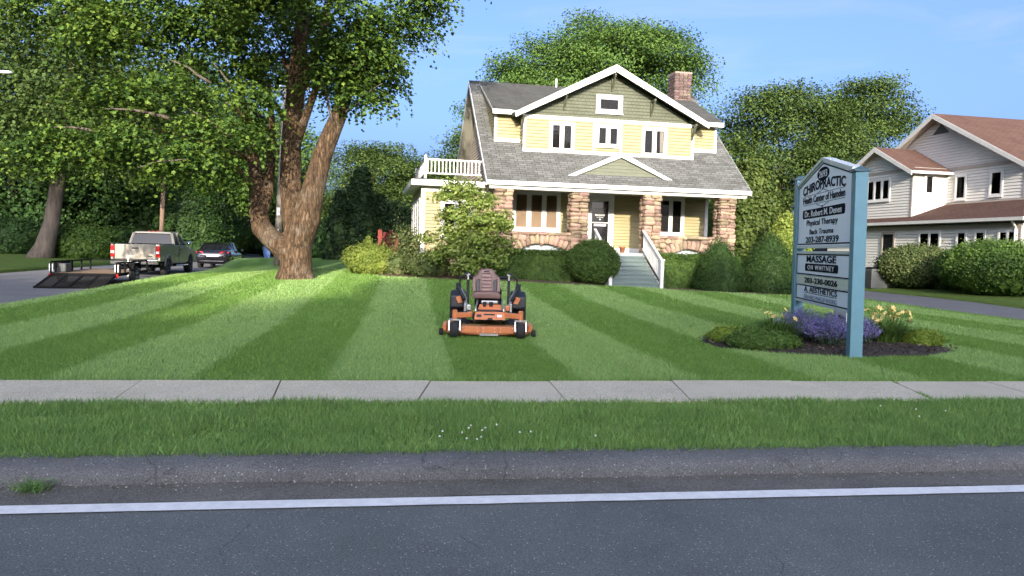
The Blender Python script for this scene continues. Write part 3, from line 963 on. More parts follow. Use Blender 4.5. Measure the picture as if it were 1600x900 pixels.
# --- main roof
th = .10
def slope_T(o, right, upv):
    r = Vector(right).normalized(); u = Vector(upv).normalized()
    return frame(o, r, r.cross(u), u)
Lf = math.hypot(VR, ZR - ZE)
rf_front = part('roof_front', lapped(slope_T((0, 0, ZE), (1, 0, 0), (0, VR, ZR - ZE)), [(0, -.03), (W_, -.03), (W_, Lf), (0, Lf)], .14, .020, .004), M['roof'])
part('roof_back', lapped(slope_T((W_, 2 * VR, ZE), (-1, 0, 0), (0, -VR, ZR - ZE)), [(0, -.03), (W_, -.03), (W_, Lf), (0, Lf)], .14, .020, .004), M['roof'])
nx = Vector((0, -(ZR - ZE), VR)).normalized()      # outward normal of the front slope
ud = MB()
ud.add([(0, 0, ZE - .004), (W_, 0, ZE - .004), (W_, VR, ZR - .004), (0, VR, ZR - .004), (0, 2 * VR, ZE - .004), (W_, 2 * VR, ZE - .004)] +
       [(0, .10, ZE - .09), (W_, .10, ZE - .09), (W_, VR, ZR - .14), (0, VR, ZR - .14), (0, 2 * VR - .1, ZE - .09), (W_, 2 * VR - .1, ZE - .09)],
       [(9, 8, 7, 6), (8, 9, 10, 11), (0, 3, 9, 6), (3, 4, 10, 9), (2, 1, 7, 8), (5, 2, 8, 11), (0, 6, 7, 1), (4, 5, 11, 10)])
part('roof_deck', ud, M['soffit'])
rc = MB(); rc.prism([(0, VR - .14, ZR - .085), (0, VR, ZR + .045), (0, VR + .14, ZR - .085), (0, VR, ZR - .02)], (W_, 0, 0)); part('ridge_cap', rc, M['roof'])
# fascia and gutter line
fa = MB(); fa.box(-.03, W_ + .03, -.045, .0, 3.985, 4.15); part('fascia', fa, M['white'], bevel=.006)
for ub in (-.03, W_ + .003):
    rk = MB()
    for v0, z0, v1, z1 in ((-.02, ZE - .03, VR, ZR - .02), (2 * VR + .02, ZE - .03, VR, ZR - .02)):
        rk.prism([(ub, v0, z0 - .17), (ub, v1, z1 - .2), (ub, v1, z1), (ub, v0, z0)], (.027, 0, 0))
    part('rake_board', rk, M['white'])
# --- shed dormer behind the cross gable
VD, D0, D1 = 2.02, .55, 9.98
zd0 = ZE + SL * VD
dz_e, dv_e = 7.06, 1.66                    # dormer eave
sl2 = (ZR + .02 - dz_e) / (VR - dv_e)
zdt = dz_e + sl2 * (VD - dv_e) - .08
dm = part('dormer_wall', lapped(FF(VD), [(D0, zd0 - .1), (D1, zd0 - .1), (D1, zdt), (D0, zdt)], EXPO), M['siding_yellow'])
pieces('dormer_trim', [(D0, D0 + .11, zd0 - .1, zdt, .0, .042), (D1 - .11, D1, zd0 - .1, zdt, .0, .042), (D0 + .11, 1.6, zd0 - .05, zd0 + .12, .0, .044), (8.78, D1 - .11, zd0 - .05, zd0 + .12, .0, .044)], M['white'], dm, FF(VD))
for us, nrm in ((D0, -1), (D1, 1)):
    a = VD; pts = [(0, zd0), (0, zdt), (VR - VD, ZR - .12)]
    if nrm < 0:
        Tm = frame((us, VR, 0), (0, -1, 0), (-1, 0, 0)); pts = [(VR - VD - x, z) for x, z in pts]
    else:
        Tm = frame((us, VD, 0), (0, 1, 0), (1, 0, 0))
    part('dormer_cheek', lapped(Tm, pts, EXPO), M['siding_yellow'])
Ld = math.hypot(VR - dv_e, ZR + .02 - dz_e)
DR0, DR1 = D0 - .12, D1 + .12
part('dormer_roof', lapped(slope_T((0, dv_e, dz_e), (1, 0, 0), (0, VR - dv_e, ZR + .02 - dz_e)), [(DR0, 0), (DR1, 0), (DR1, Ld), (DR0, Ld)], .14, .020, .004), M['roof'])
ds = MB(); ds.prism([(DR0, dv_e + .02, dz_e - .006), (DR0, VR, ZR + .01), (DR0, VR, ZR - .09), (DR0, dv_e + .02, dz_e - .10)], (DR1 - DR0, 0, 0)); part('dormer_deck', ds, M['white'])
pieces('dormer_fascia', [(DR0 - .01, 1.18, dv_e - .03, dv_e + .012, dz_e - .19, dz_e - .01), (8.98, DR1 + .01, dv_e - .03, dv_e + .012, dz_e - .19, dz_e - .01)], M['white'], house)

# --- cross gable
VG, G0, G1 = 1.55, 1.62, 8.76
GC = (G0 + G1) / 2
zg0 = ZE + SL * VG
ZB = 6.82
gw = part('gable_wall', lapped(FF(VG), [(G0, zg0 - .08), (G1, zg0 - .08), (G1, ZB), (G0, ZB)], EXPO), M['siding_yellow'])
pieces('gable_trim', [(G0, G0 + .11, zg0 - .05, ZB - .07, .0, .042), (G1 - .11, G1, zg0 - .05, ZB - .07, .0, .042), (G0, G1, ZB - .07, ZB + .07, .0, .046),
        (G0 + .11, G1 - .11, zg0 - .05, zg0 + .10, .0, .044), (4.46, 4.54, zg0 + .1, ZB - .07, .0, .036), (5.60, 5.68, zg0 + .1, ZB - .07, .0, .036)], M['white'], gw, FF(VG))
GS = .515                                   # gable slope
ZP = 8.93                                   # top of the rake at the peak
def rake_z(u): return ZP - abs(u - GC) * GS
gs = part('shingled_gable', lapped(FF(VG), [(G0, ZB + .07), (G1, ZB + .07), (GC, rake_z(GC) - .16)], EXPO, .012), M['shingle_olive'])
for us, n_ in ((G0, -1), (G1, 1)):
    Tm = frame((us, VD + .02, 0), (0, -1, 0), (-1, 0, 0)) if n_ < 0 else frame((us, VG, 0), (0, 1, 0), (1, 0, 0))
    part('gable_return', lapped(Tm, [(0, zg0), (VD + .02 - VG, zg0), (VD + .02 - VG, ZB + .2), (0, ZB + .2)], EXPO), M['siding_yellow'])
VGF = 1.02                                  # front of the overhang
GE = 3.98                                   # half width of the roof
for sgn in (-1, 1):
    e = Vector((GC + sgn * GE, VGF, rake_z(GC + sgn * GE))); p = Vector((GC, VGF, ZP))
    Lg = (p - e).length
    dep = VR + .05 - VGF
    if sgn < 0:
        # along = from back to front so that the outside faces up
        Tm = slope_T((e.x, VGF + dep, e.z), (0, -1, 0), (p - e))
    else:
        Tm = slope_T((e.x, VGF, e.z), (0, 1, 0), (p - e))
    k = (dep - .2) / dep
    poly = [(0, 0), (dep, 0), (dep, Lg), (0, Lg)]
    # the lower edge dies into the dormer roof
    back = (dz_e - 6.9)
    part('gable_roof', lapped(Tm, poly, .14, .020, .004), M['roof'])
    q = Vector((0, 0, -.085))
    dk = MB(); dk.prism([e + Vector((0, .05, -.006)), p + Vector((0, .05, -.006)), p + q + Vector((0, .05, -.02)), e + q + Vector((0, .05, -.0))], (0, .95, 0)); part('gable_soffit', dk, M['dark_green'])
    rb = MB()
    rb.prism([e + Vector((0, 0, .012)), p + Vector((0, 0, .014)), p + Vector((0, 0, -.275)), e + Vector((sgn * 0, 0, -.20))], (0, .045, 0))
    part('rake_board', rb, M['white'])
for u, zt in ((GC, 8.62), (3.25, 7.77), (6.87, 7.74), (1.56, 6.86), (8.66, 6.86)):
    br = MB()
    br.bar((u, 1.50, zt - .62), (u, 1.50, zt), .075, .07); br.bar((u, 1.10, zt - .05), (u, 1.53, zt - .05), .075, .075); br.bar((u, 1.14, zt - .08), (u, 1.49, zt - .55), .06, .06)
    part('bracket', br, M['dark_green'])
window(house, FF(VG - .026), 2.67, 3.70, 5.53, 6.68, 2, .10, .10, .04, ['dark', 'dark'])
window(house, FF(VG - .026), 4.57, 5.60, 5.80, 6.68, 2, .10, .10, .04, 'dark')
window(house, FF(VG - .026), 6.50, 7.59, 5.53, 6.68, 2, .10, .10, .04, ['dark', 'curtain_right'])
window(house, FF(VG - .014), 4.55, 5.65, 7.13, 7.85, 1, .14, .07, .04, 'dark')

# --- little pediment over the steps
PV = .36
zpb = ZE + SL * PV
PC, PW, PZ = 5.28, 2.16, 5.46
pg = lapped(FF(PV + .12), [(PC - PW + .1, zpb - .03), (PC + PW - .1, zpb - .03), (PC, PZ - .12)], EXPO, .01)
ped = part('pediment', pg, M['olive'])
for sgn in (-1, 1):
    e = Vector((PC + sgn * (PW + .08), PV, zpb - .04)); p = Vector((PC, PV, PZ))
    rb = MB(); rb.prism([e, p, p + Vector((0, 0, -.20)), e + Vector((-sgn * .30, 0, -.0))], (0, .04, 0)); rb.build('rake_board', M['white'], ped)
    vend = (PZ - ZE) / SL
    mb = MB()
    a, b_, c = e + Vector((0, -.02, .012)), p + Vector((0, -.02, .012)), Vector((PC, vend + .1, PZ + .012))
    vs_ = [a, b_, c]
    mb.add(vs_, [(0, 1, 2) if sgn > 0 else (0, 2, 1)], 0, [(0, 0), (2.4, 0), (2.4, 1.6)])
    mb.build('pediment_roof', M['roof'], ped)

# --- chimney
ch = MB(); ch.box(9.25, 9.98, 4.75, 5.5, 7.5, 9.72); chim = part('chimney', ch, M['chimney'])
rng = random.Random(3)
stm = []
def stone_mesh(seed, nm):
    bm = bmesh.new()
    bmesh.ops.create_cube(bm, size=1)
    bmesh.ops.subdivide_edges(bm, edges=bm.edges[:], cuts=1, use_grid_fill=True)
    for v in bm.verts:
        n = v.co.normalized() * .62
        v.co = v.co * .42 + n * .55
        v.co += Vector((noise.noise(v.co * 2.2 + Vector((seed, 0, 0))), noise.noise(v.co * 2.2 + Vector((0, seed, 4))), noise.noise(v.co * 2.2 + Vector((7, 0, seed))))) * .16
    me = bpy.data.meshes.new(nm); bm.to_mesh(me); bm.free()
    return me
for i in range(8):
    me = stone_mesh(i * 3.7, 'stone'); me.materials.append(M['stone'])
    me.polygons.foreach_set('use_smooth', [i % 2 == 0] * len(me.polygons)); stm.append(me)
cbm = []
for i in range(3):
    me = stone_mesh(40 + i, 'brick'); me.materials.append(M['chimney_stone']); cbm.append(me)
z = 8.35
while z < 9.66:
    for i in range(4):
        link('brick', rng.choice(cbm), chim, (9.30 + i * .2 + rng.uniform(-.02, .02), 4.75, z + .06), None, (.21, .12, .135))
        if i < 4: link('brick', rng.choice(cbm), chim, (9.25, 4.82 + i * .19, z + .06), None, (.12, .21, .135))
    z += .125
cp = MB(); cp.box(9.21, 10.02, 4.71, 5.54, 9.72, 9.80); cp.box(9.45, 9.75, 4.95, 5.25, 9.8, 9.86); cp.build('chimney_cap', M['chimney'], chim, bevel=.01)
vp = MB(); vp.tube([(3.9, 5.5, 8.8), (3.9, 5.5, 9.25)], .05, 8); part('vent_pipe', vp, M['white'])

# --- stone columns
rng = random.Random(11)
for cu, zlo in ((.68, 1.5), (3.60, 1.5), (6.54, 1.3), (9.66, .9)):
    c = MB(); c.box(cu - .24, cu + .24, .16, .64, .15, 3.86)
    col = part('column', c, M['mortar'])
    z = zlo
    while z < 3.80:
        h = rng.uniform(.105, .185)
        if z + h > 3.86: h = 3.87 - z
        sp = rng.uniform(-.09, .09)
        for sx in (-1, 1):
            for vy in (0, 1):
                w = .32 - sx * sp * (1 if vy == 0 else -1)
                x = cu + sx * (.33 - w / 2) * 1.0
                y = .24 + vy * .32
                link('stone', rng.choice(stm), col, (x + rng.uniform(-.025, .025), y + (rng.uniform(-.05, .03) if vy == 0 else rng.uniform(-.02, .04)), z + h / 2), (rng.uniform(-.12, .12), rng.uniform(-.14, .14), rng.choice((0, math.pi)) + rng.uniform(-.1, .1)),
                     (w * 1.12, .36, h * 1.16))
        z += h * .96
# --- low stone walls with arches
for a0, a1, k0, k1, ztop, zs in ((.96, 3.32, 1.30, 3.06, 1.88, 1.66), (6.86, 9.36, 7.30, 8.92, 1.80, 1.58)):
    cu = (k0 + k1) / 2; hw = (k1 - k0) / 2; rise = ztop - zs
    rad = (hw * hw + rise * rise) / (2 * rise); zc = ztop - rad
    n = 14
    arc = [(k0 + (k1 - k0) * i / n, zc + math.sqrt(max(rad * rad - (k0 + (k1 - k0) * i / n - cu) ** 2, 0))) for i in range(n + 1)]
    mb = MB()
    for i in range(n):
        (x0, z0), (x1, z1) = arc[i], arc[i + 1]
        mb.prism([(x0, .22, z0), (x1, .22, z1), (x1, .22, 2.24), (x0, .22, 2.24)], (0, .3, 0))
    mb.box(a0, k0, .22, .52, .2, 2.24); mb.box(k1, a1, .22, .52, .2, 2.24)
    sw = part('stone_wall', mb, M['mortar'])
    pn = MB(); pn.box(k0 - .05, k1 + .05, .40, .43, .2, ztop + .05); pn.build('arch_panel', M['lattice'], sw)
    # voussoirs
    amax = math.asin(hw / rad) * 1.22
    nv = 13
    for i in range(nv):
        an = -amax + 2 * amax * (i + .5) / nv
        rr = rad + .15 + rng.uniform(-.01, .02)
        wd = 2 * amax * rad / nv
        link('stone', rng.choice(stm), sw, (cu + rr * math.sin(an), .24, zc + rr * math.cos(an)), (0, an, 0), (wd * 1.12, .26, .36 + rng.uniform(-.03, .05)))
    # top course and fill
    x = a0
    while x < a1 - .05:
        w = rng.uniform(.26, .46); w = min(w, a1 - x)
        link('coping_stone', rng.choice(stm), sw, (x + w / 2, .26, 2.235), (0, rng.uniform(-.04, .04), 0), (w * 1.1, .36, .135)); x += w
    for zz in (1.30, 1.50, 1.70, 1.92, 2.10):
        x = a0 + .02 + rng.uniform(0, .1)
        while x < a1 - .08:
            w = rng.uniform(.2, .36)
            xc = x + w / 2
            dd = math.hypot(xc - cu, zz - zc)
            inside = dd < rad + .34 and abs(math.atan2(xc - cu, zz - zc)) < amax * 1.02
            if not inside and xc < a1 and not (k0 < xc < k1 and zz < ztop):
                link('stone', rng.choice(stm), sw, (xc, .24, zz), (rng.uniform(-.1, .1), rng.uniform(-.25, .25), 0), (w * 1.1, .26, rng.uniform(.2, .26)))
            x += w * .97

# --- front steps
NST = 8
SU0, SU1 = 4.22, 6.16
z_bot = .36
rise = (1.60 - z_bot) / NST
run = .25
st_ = MB()
stair = empty('front_steps', (0, 0, 0), parent=house)
for i in range(NST - 1):
    zt = 1.60 - (i + 1) * rise
    v0 = .06 - (i + 1) * run
    s1 = MB(); s1.box(SU0, SU1, v0 - .03, v0 + run - .002, zt - .04, zt); s1.build('tread', M['step_green'], stair, bevel=.006)
    s2 = MB(); s2.box(SU0 + .02, SU1 - .02, v0, v0 + .02, zt - rise - .0, zt - .042); s2.build('riser', M['step_green'], stair)
s2 = MB(); s2.box(SU0 + .02, SU1 - .02, .06, .078, 1.60 - rise, 1.478); s2.build('riser', M['step_green'], stair)
vbot = .06 - NST * run + .18
for us in (SU0 - .02, SU1 + .02):
    sk = MB(); sk.prism([(us - .02, .06, 1.5), (us - .02, vbot, z_bot + .06), (us - .02, vbot, z_bot - .1), (us - .02, .06, 1.2)], (.04, 0, 0)); sk.build('stringer', M['white'], stair)
for us in (SU0 + .0, SU1 + .0):
    rl = empty('stair_railing', parent=house)
    nw = MB(); nw.box(us - .06, us + .06, vbot - .16, vbot - .04, z_bot - .12, 1.36); nw.box(us - .08, us + .08, vbot - .18, vbot - .02, 1.36, 1.40); nw.build('newel_post', M['white'], rl, bevel=.008)
    t0, t1 = Vector((us, .10, 2.46)), Vector((us, vbot - .10, 1.34))
    hr = MB(); hr.bar(t0, t1, .085, .07); hr.build('handrail', M['white'], rl)
    b0, b1 = Vector((us, .10, 1.76)), Vector((us, vbot - .08, .62))
    hb = MB(); hb.bar(b0, b1, .06, .06); hb.build('bottom_rail', M['white'], rl)
    for i in range(13):
        f = (i + .7) / 13.6
        p, q = b0.lerp(b1, f), t0.lerp(t1, f)
        bl = MB(); bl.box(us - .02, us + .02, p.y - .02, p.y + .02, p.z, q.z); bl.build('baluster', M['white'], rl)

# --- sunroom at the side with a railed deck on top
SX0, SX1, SV0, SV1 = -2.28, U0, 1.35, 6.6
sr = part('sunroom_wall', lapped(FF(SV0), [(SX0, .3), (SX1, .3), (SX1, 3.92), (SX0, 3.92)], EXPO), M['siding_yellow'])
pieces('corner_board', [(SX0 - .02, SX0 + .13, .3, 3.92, 0, .042), (SX0 + .13, SX1 - .01, 3.74, 3.92, 0, .043)], M['white'], sr, FF(SV0))
window(house, FF(SV0 - .026), -1.55, -.35, 2.0, 3.45, 2, .10, .08, .05, 'dark')
Ts = frame((SX0, SV1, 0), (0, -1, 0), (-1, 0, 0))
sw_ = part('sunroom_wall', lapped(Ts, [(0, .3), (SV1 - SV0, .3), (SV1 - SV0, 3.92), (0, 3.92)], EXPO), M['siding_yellow'])
for k in range(4):
    a = .35 + k * 1.22
    window(house, frame((SX0 - .026, SV1, 0), (0, -1, 0), (-1, 0, 0)), a, a + 1.0, 1.9, 3.5, 1, .10, .08, .05, 'dark')
dk = MB(); dk.box(SX0 - .42, SX1 + .05, SV0 - .42, SV1 + .3, 3.93, 4.15); part('sunroom_roof', dk, M['white'], bevel=.008)
d2 = MB(); d2.box(SX0 - .34, SX1 + .03, SV0 - .34, SV1 + .2, 4.152, 4.20); part('sunroom_deck', d2, M['roof'])
rail = empty('balcony_railing', parent=house)
RV, RU0, RU1 = SV0 - .05, SX0 + .12, -.02
def run_rail(p0, p1, n):
    a = MB(); a.bar(p0 + Vector((0, 0, 4.94)), p1 + Vector((0, 0, 4.94)), .06, .06); a.build('top_rail', M['white'], rail)
    a = MB(); a.bar(p0 + Vector((0, 0, 4.42)), p1 + Vector((0, 0, 4.42)), .05, .05); a.build('bottom_rail', M['white'], rail)
    for i in range(n):
        q = p0.lerp(p1, (i + .6) / (n + .2))
        b = MB(); b.box(q.x - .022, q.x + .022, q.y - .022, q.y + .022, 4.42, 4.94); b.build('baluster', M['white'], rail)
run_rail(Vector((RU0, RV, 0)), Vector((RU1, RV, 0)), 15)
run_rail(Vector((RU0, RV, 0)), Vector((RU0, SV1, 0)), 26)
for p in ((RU0, RV), (RU0, SV1), (-1.0, RV + .0)):
    b = MB(); b.box(p[0] - .05, p[0] + .05, p[1] - .05, p[1] + .05, 4.2, 5.02); b.lathe([(.05, 5.02), (.06, 5.06), (.03, 5.1), (.0, 5.13)], (p[0], p[1], 0), 'z', 8)
    if p[0] > -1.5: continue
    b.build('railing_post', M['white'], rail)
# gutter elbow between porch and sunroom
lt = MB(); lt.tube([(.08, .2, 3.95), (.08, .35, 3.8), (.12, .62, 3.75), (.12, .64, 3.2)], .035, 8); part('downpipe', lt, M['dark_green'])

# --- flower pot on the porch
fp = hf(5.45, .42, 1.60)
pot = tag(MB().lathe([(.085, 0), (.12, .20), (.135, .20), (.135, .24), (.115, .24), (.105, .19)], (0, 0, 0), 'z', 14).build('flower_pot', M['terracotta'], smooth=True, loc=fp), 'small terracotta flower pot at the top of the front steps', 'flower pot')
# ================================================================== the neighbour's house (same bearing as ours)
M['siding_grey'] = surf('pale_grey_clapboard', (.56, .545, .50), .6, .05, 1.5, .06, 40, stretch=(1, 1, 8))
M['trim_tan'] = surf('taupe_trim', (.33, .29, .25), .6, .06, 4)
M['metal_grey'] = surf('grey_metal', (.07, .075, .075), .5, .1, 6)
NX, NY = 19.2, 36.0          # near corner of the small wing
nb = empty('neighbour_house', (NX, NY, 0), HYAW, 'pale grey clapboard two storey house with red brown roofs beyond the driveway', 'house')
def npart(name, mb, mat, **k): return mb.build(name, mat, nb, **k)
def side(u): return frame((u, 0, 0), (0, -1, 0), (-1, 0, 0))     # a wall facing our house: x runs towards the road (= -v)
NE, ZL, ZLE = 6.06, 3.75, 3.42
# small wing: v 0..4.6, gable towards us
WD, WZ = 4.7, 7.28
wv = WD / 2
wl_ = npart('wing_wall', lapped(side(0), [(-WD, ZL - .5), (0, ZL - .5), (0, NE - .05), (-WD, NE - .05)], .14), M['siding_grey'])
npart('wing_gable', lapped(side(0), [(-WD, NE - .05), (0, NE - .05), (-wv, WZ - .1)], .14), M['siding_grey'])
npart('wing_front_wall', lapped(frame((0, 0, 0), (1, 0, 0), (0, -1, 0)), [(0, ZL - .5), (1.9, ZL - .5), (1.9, NE), (0, NE)], .14), M['siding_grey'])
pieces('wing_trim', [(-.10, .0, ZL - .2, NE - .05, 0, .045), (-WD, 0, NE - .12, NE + .0, 0, .048), (-WD, -.1, ZL - .25, ZL - .12, 0, .046)], M['trim_tan'], wl_, side(0))
def gable_roof(u0, u1, vmid, half, zeave, zpk, over, nm):
    """ridge along u"""
    sl = (zpk - zeave) / half
    hw = half + over
    ze = zpk - sl * hw
    L_ = math.hypot(hw, zpk - ze)
    npart(nm, lapped(slope_T((u0, vmid - hw, ze), (1, 0, 0), (0, hw, zpk - ze)), [(0, 0), (u1 - u0, 0), (u1 - u0, L_), (0, L_)], .14, .018, .004), M['roof_red'])
    npart(nm, lapped(slope_T((u1, vmid + hw, ze), (-1, 0, 0), (0, -hw, zpk - ze)), [(0, 0), (u1 - u0, 0), (u1 - u0, L_), (0, L_)], .14, .018, .004), M['roof_red'])
    for sg in (-1, 1):
        a = MB(); a.prism([(u0 - .03, vmid + sg * (hw + .02), ze - .02), (u0 - .03, vmid, zpk - .0), (u0 - .03, vmid, zpk - .24), (u0 - .03, vmid + sg * (hw + .02), ze - .22)], (.045, 0, 0)); npart('rake_board', a, M['trim_grey'])
        b = MB(); b.prism([(u0 + .02, vmid + sg * hw, ze - .02), (u0 + .02, vmid, zpk - .015), (u0 + .02, vmid, zpk - .12), (u0 + .02, vmid + sg * hw, ze - .1)], (u1 - u0 - .02, 0, 0)); npart('roof_deck', b, M['trim_tan'])
    f = MB(); f.box(u0, u1, vmid - hw - .07, vmid - hw - .005, ze - .13, ze - .01); npart('gutter', f, M['white'])
gable_roof(-.45, 4.5, wv, wv, NE, WZ, .38, 'wing_roof')
window(nb, side(-.03), -3.35, -1.55, 4.55, 5.72, 3, .09, .09, .05, ['dark', 'dark', 'dark'], cas_mat=M['white'])
window(nb, frame((0, -.03, 0), (1, 0, 0), (0, -1, 0)), .55, 1.15, 4.75, 5.78, 1, .09, .07, .05, 'dark')
# main block: its gable end is 1.85 m further right, v -4.4 .. 5.5
UM, V0, V1, ZPK = 1.86, -4.45, 5.55, 8.78
vm, hm = (V0 + V1) / 2, (V1 - V0) / 2
npart('main_wall', lapped(side(UM), [(-V1, 2.6), (-V0, 2.6), (-V0, NE - .02), (-V1, NE - .02)], .14), M['siding_grey'])
npart('main_gable', lapped(side(UM), [(-V1, NE - .02), (-V0, NE - .02), (-vm, ZPK - .15)], .14), M['siding_grey'])
pieces('main_trim', [(-V0 - .1, -V0, 3.6, NE - .1, 0, .045), (-V1, -V0, NE - .12, NE + .04, 0, .048), (0, -V0 - .1, 4.28, 4.38, 0, .046)], M['trim_tan'], nb, side(UM))
npart('main_front_wall', lapped(frame((UM, V0, 0), (1, 0, 0), (0, -1, 0)), [(0, 2.6), (9, 2.6), (9, NE), (0, NE)], .14), M['siding_grey'])
gable_roof(UM - .55, UM + 10, vm, hm, NE, ZPK, .45, 'main_roof')
window(nb, side(UM - .03), .55, 1.25, 4.5, 5.72, 1, .08, .07, .05, 'curtain')
window(nb, side(UM - .03), 2.55, 3.30, 4.55, 5.75, 1, .09, .07, .05, 'dark')
vn = MB(side(UM - .03)); vn.add([(-vm - .55, ZPK - .95, 0), (-vm + .55, ZPK - .95, 0), (-vm, ZPK - .45, 0)], [(0, 1, 2)]); npart('gable_vent', vn, M['metal_grey'])
# ground storey, a little further out all round, with its skirt roof
UL, VL0, VL1 = -.35, -6.55, 6.0
npart('lower_wall', lapped(side(UL), [(-VL1, .3), (-VL0, .3), (-VL0, 3.2), (-VL1, 3.2)], .14), M['siding_grey'])
npart('lower_front_wall', lapped(frame((UL, VL0, 0), (1, 0, 0), (0, -1, 0)), [(0, .3), (11, .3), (11, 3.2), (0, 3.2)], .14), M['siding_grey'])
pieces('lower_trim', [(-VL0 - .11, -VL0, .3, 3.1, 0, .045), (-VL1, -VL0 - .11, 3.0, 3.2, 0, .046)], M['trim_tan'], nb, side(UL))
ov = .42
eu, ev0, ev1 = UL - ov, VL0 - ov, VL1 + ov
zt = 4.33
sk = MB()
ru = math.hypot(UM - eu, zt - ZLE)
# left slope: from eave (u = eu) up to the main wall (u = UM), hipped at the near end
npart('skirt_roof', lapped(slope_T((eu, ev1, ZLE), (0, -1, 0), (UM - eu, 0, zt - ZLE)), [(0, 0), (ev1 - ev0, 0), (ev1 - V0, ru), (0, ru)], .14, .018, .004), M['roof_red'])
rv = math.hypot(V0 - ev0, zt - ZLE)
npart('skirt_roof', lapped(slope_T((eu, ev0, ZLE), (1, 0, 0), (0, V0 - ev0, zt - ZLE)), [(0, 0), (12, 0), (12, rv), (UM - eu, rv)], .14, .018, .004), M['roof_red'])
a = MB(); a.box(eu - .06, eu - .004, ev0 - .06, ev1, ZLE - .14, ZLE - .005); npart('gutter', a, M['trim_grey'])
a = MB(); a.box(eu - .004, eu + 12, ev0 - .06, ev0 - .004, ZLE - .14, ZLE - .005); npart('gutter', a, M['white'])
a = MB(); a.box(eu, UL + .01, ev0, ev1, ZLE - .15, ZLE - .10); npart('soffit', a, M['trim_tan'])
a = MB(); a.box(UL + .01, eu + 12, ev0, VL0 + .01, ZLE - .15, ZLE - .10); npart('soffit', a, M['trim_tan'])
sl_ = side(UL - .03)
window(nb, sl_, 1.0, 2.35, 1.95, 2.95, 2, .08, .07, .04, 'dark', cas_mat=M['white'])
window(nb, sl_, 3.25, 3.85, 1.5, 2.95, 1, .08, .07, .04, 'curtain', cas_mat=M['white'])
window(nb, sl_, 4.25, 4.85, 1.4, 2.95, 1, .08, .07, .04, 'dark', cas_mat=M['white'])
window(nb, sl_, 5.45, 6.40, 1.95, 2.95, 2, .08, .07, .04, 'dark', cas_mat=M['white'])
ddr = MB(sl_); ddr.box(-1.55, -1.44, .7, 2.95, 0, .04); ddr.box(-.68, -.57, .7, 2.95, 0, .04); ddr.box(-1.44, -.68, 2.84, 2.95, 0, .041)
nd = npart('side_door', ddr, M['trim_tan'])
q = MB(sl_); q.box(-1.44, -.68, .7, 2.84, -.01, .012); q.build('door_glass', M['black_glass'], nd)
rl = MB(sl_); rl.bar((-1.9, 1.25, .9), (-.3, 1.25, .9), .05, .05); rl.bar((-1.9, .9, .9), (-.3, .9, .9), .05, .05)
rl.bar((-.3, .4, .9), (-.3, 1.3, .9), .05, .05); rl.bar((-1.9, .4, .9), (-1.9, 1.3, .9), .05, .05); npart('door_railing', rl, M['white'])
dp = MB(); dp.tube([(eu - .03, ev0 + .5, ZLE - .1), (eu + .15, ev0 + .55, ZLE - .28), (UL - .06, VL0 + .25, ZLE - .42), (UL - .06, VL0 + .25, .6)], .05, 8); npart('downpipe', dp, M['white'])
dp = MB(); dp.tube([(1.95, -.46, NE - .15), (1.9, -.2, NE - .35), (1.78, -.06, NE - .5), (1.78, -.06, 4.4)], .05, 8); npart('downpipe', dp, M['white'])
# air conditioner beside the bush
p = at(1365, 432, 31)
acz = gz(p.x, p.y)
ac = empty('air_conditioner', (p.x, p.y, acz), HYAW, 'grey air conditioner box beside the neighbouring house wall', 'air conditioner')
MB().box(-.38, .38, -.38, .38, 0, .80).build('casing', M['metal_grey'], ac, bevel=.02)
for i in range(9): MB().box(-.40, .40, -.40, .40, .08 + i * .075, .10 + i * .075).build('grille_slat', M['metal_grey'], ac)
MB().box(-.37, .37, -.37, .37, .801, .84).lathe([(.3, .842), (.3, .87), (.05, .88)], (0, 0, 0), 'z', 16).build('fan_cover', M['black'], ac)
# ================================================================== trees, hedges, shrubs
G_MAPLE = [(.013, .033, .006), (.034, .075, .011), (.080, .142, .020), (.150, .220, .035)]
G_DARK = [(0.0182, 0.0455, 0.013), (0.0338, 0.0754, 0.0182), (0.0546, 0.1105, 0.026)]
G_MID = [(0.039, 0.0845, 0.0182), (0.0715, 0.13, 0.0234), (0.1105, 0.182, 0.0338)]
G_DOG = [(.075, .125, .022), (.125, .19, .032), (.19, .25, .05), (.27, .31, .11)]
G_OAK = [(.024, .048, .010), (.050, .084, .017), (.092, .135, .030)]
M['leaf_maple'] = leafy('maple_leaves', G_MAPLE, .25)
M['leaf_dark'] = leafy('dark_woodland_leaves', G_DARK, .25)
M['leaf_mid'] = leafy('mid_green_leaves', G_MID, .25)
M['leaf_oak'] = leafy('oak_leaves', G_OAK, .25)
M['leaf_box'] = leafy('boxwood_leaves', [(0.0325, 0.065, 0.0156), (0.0585, 0.1105, 0.0208), (0.0975, 0.156, 0.0325)], .2, pscale=3.2)
M['leaf_hedge'] = leafy('yew_hedge_leaves', [(0.0286, 0.0585, 0.013), (0.052, 0.1014, 0.0169), (0.0975, 0.156, 0.0286)], .2, pscale=3.2)
M['leaf_spruce'] = leafy('dwarf_spruce_needles', [(.013, .034, .007), (.025, .056, .011), (.045, .085, .017)], .1, pscale=3.2)
M['leaf_gold'] = leafy('golden_arborvitae', [(.034, .058, .012), (.06, .09, .018), (.098, .13, .028)], .2, pscale=3.2)
M['leaf_arb'] = leafy('dark_arborvitae', [(0.0156, 0.0338, 0.0117), (0.026, 0.052, 0.0156), (0.0416, 0.078, 0.0234)], .1)
M['leaf_dogwood'] = leafy('dogwood_leaves', G_DOG, .3, pscale=3.2)
M['leaf_yellow'] = leafy('yellow_green_shrub', [(0.091, 0.143, 0.0234), (0.169, 0.221, 0.0364), (0.247, 0.286, 0.065)], .25, pscale=3.2)
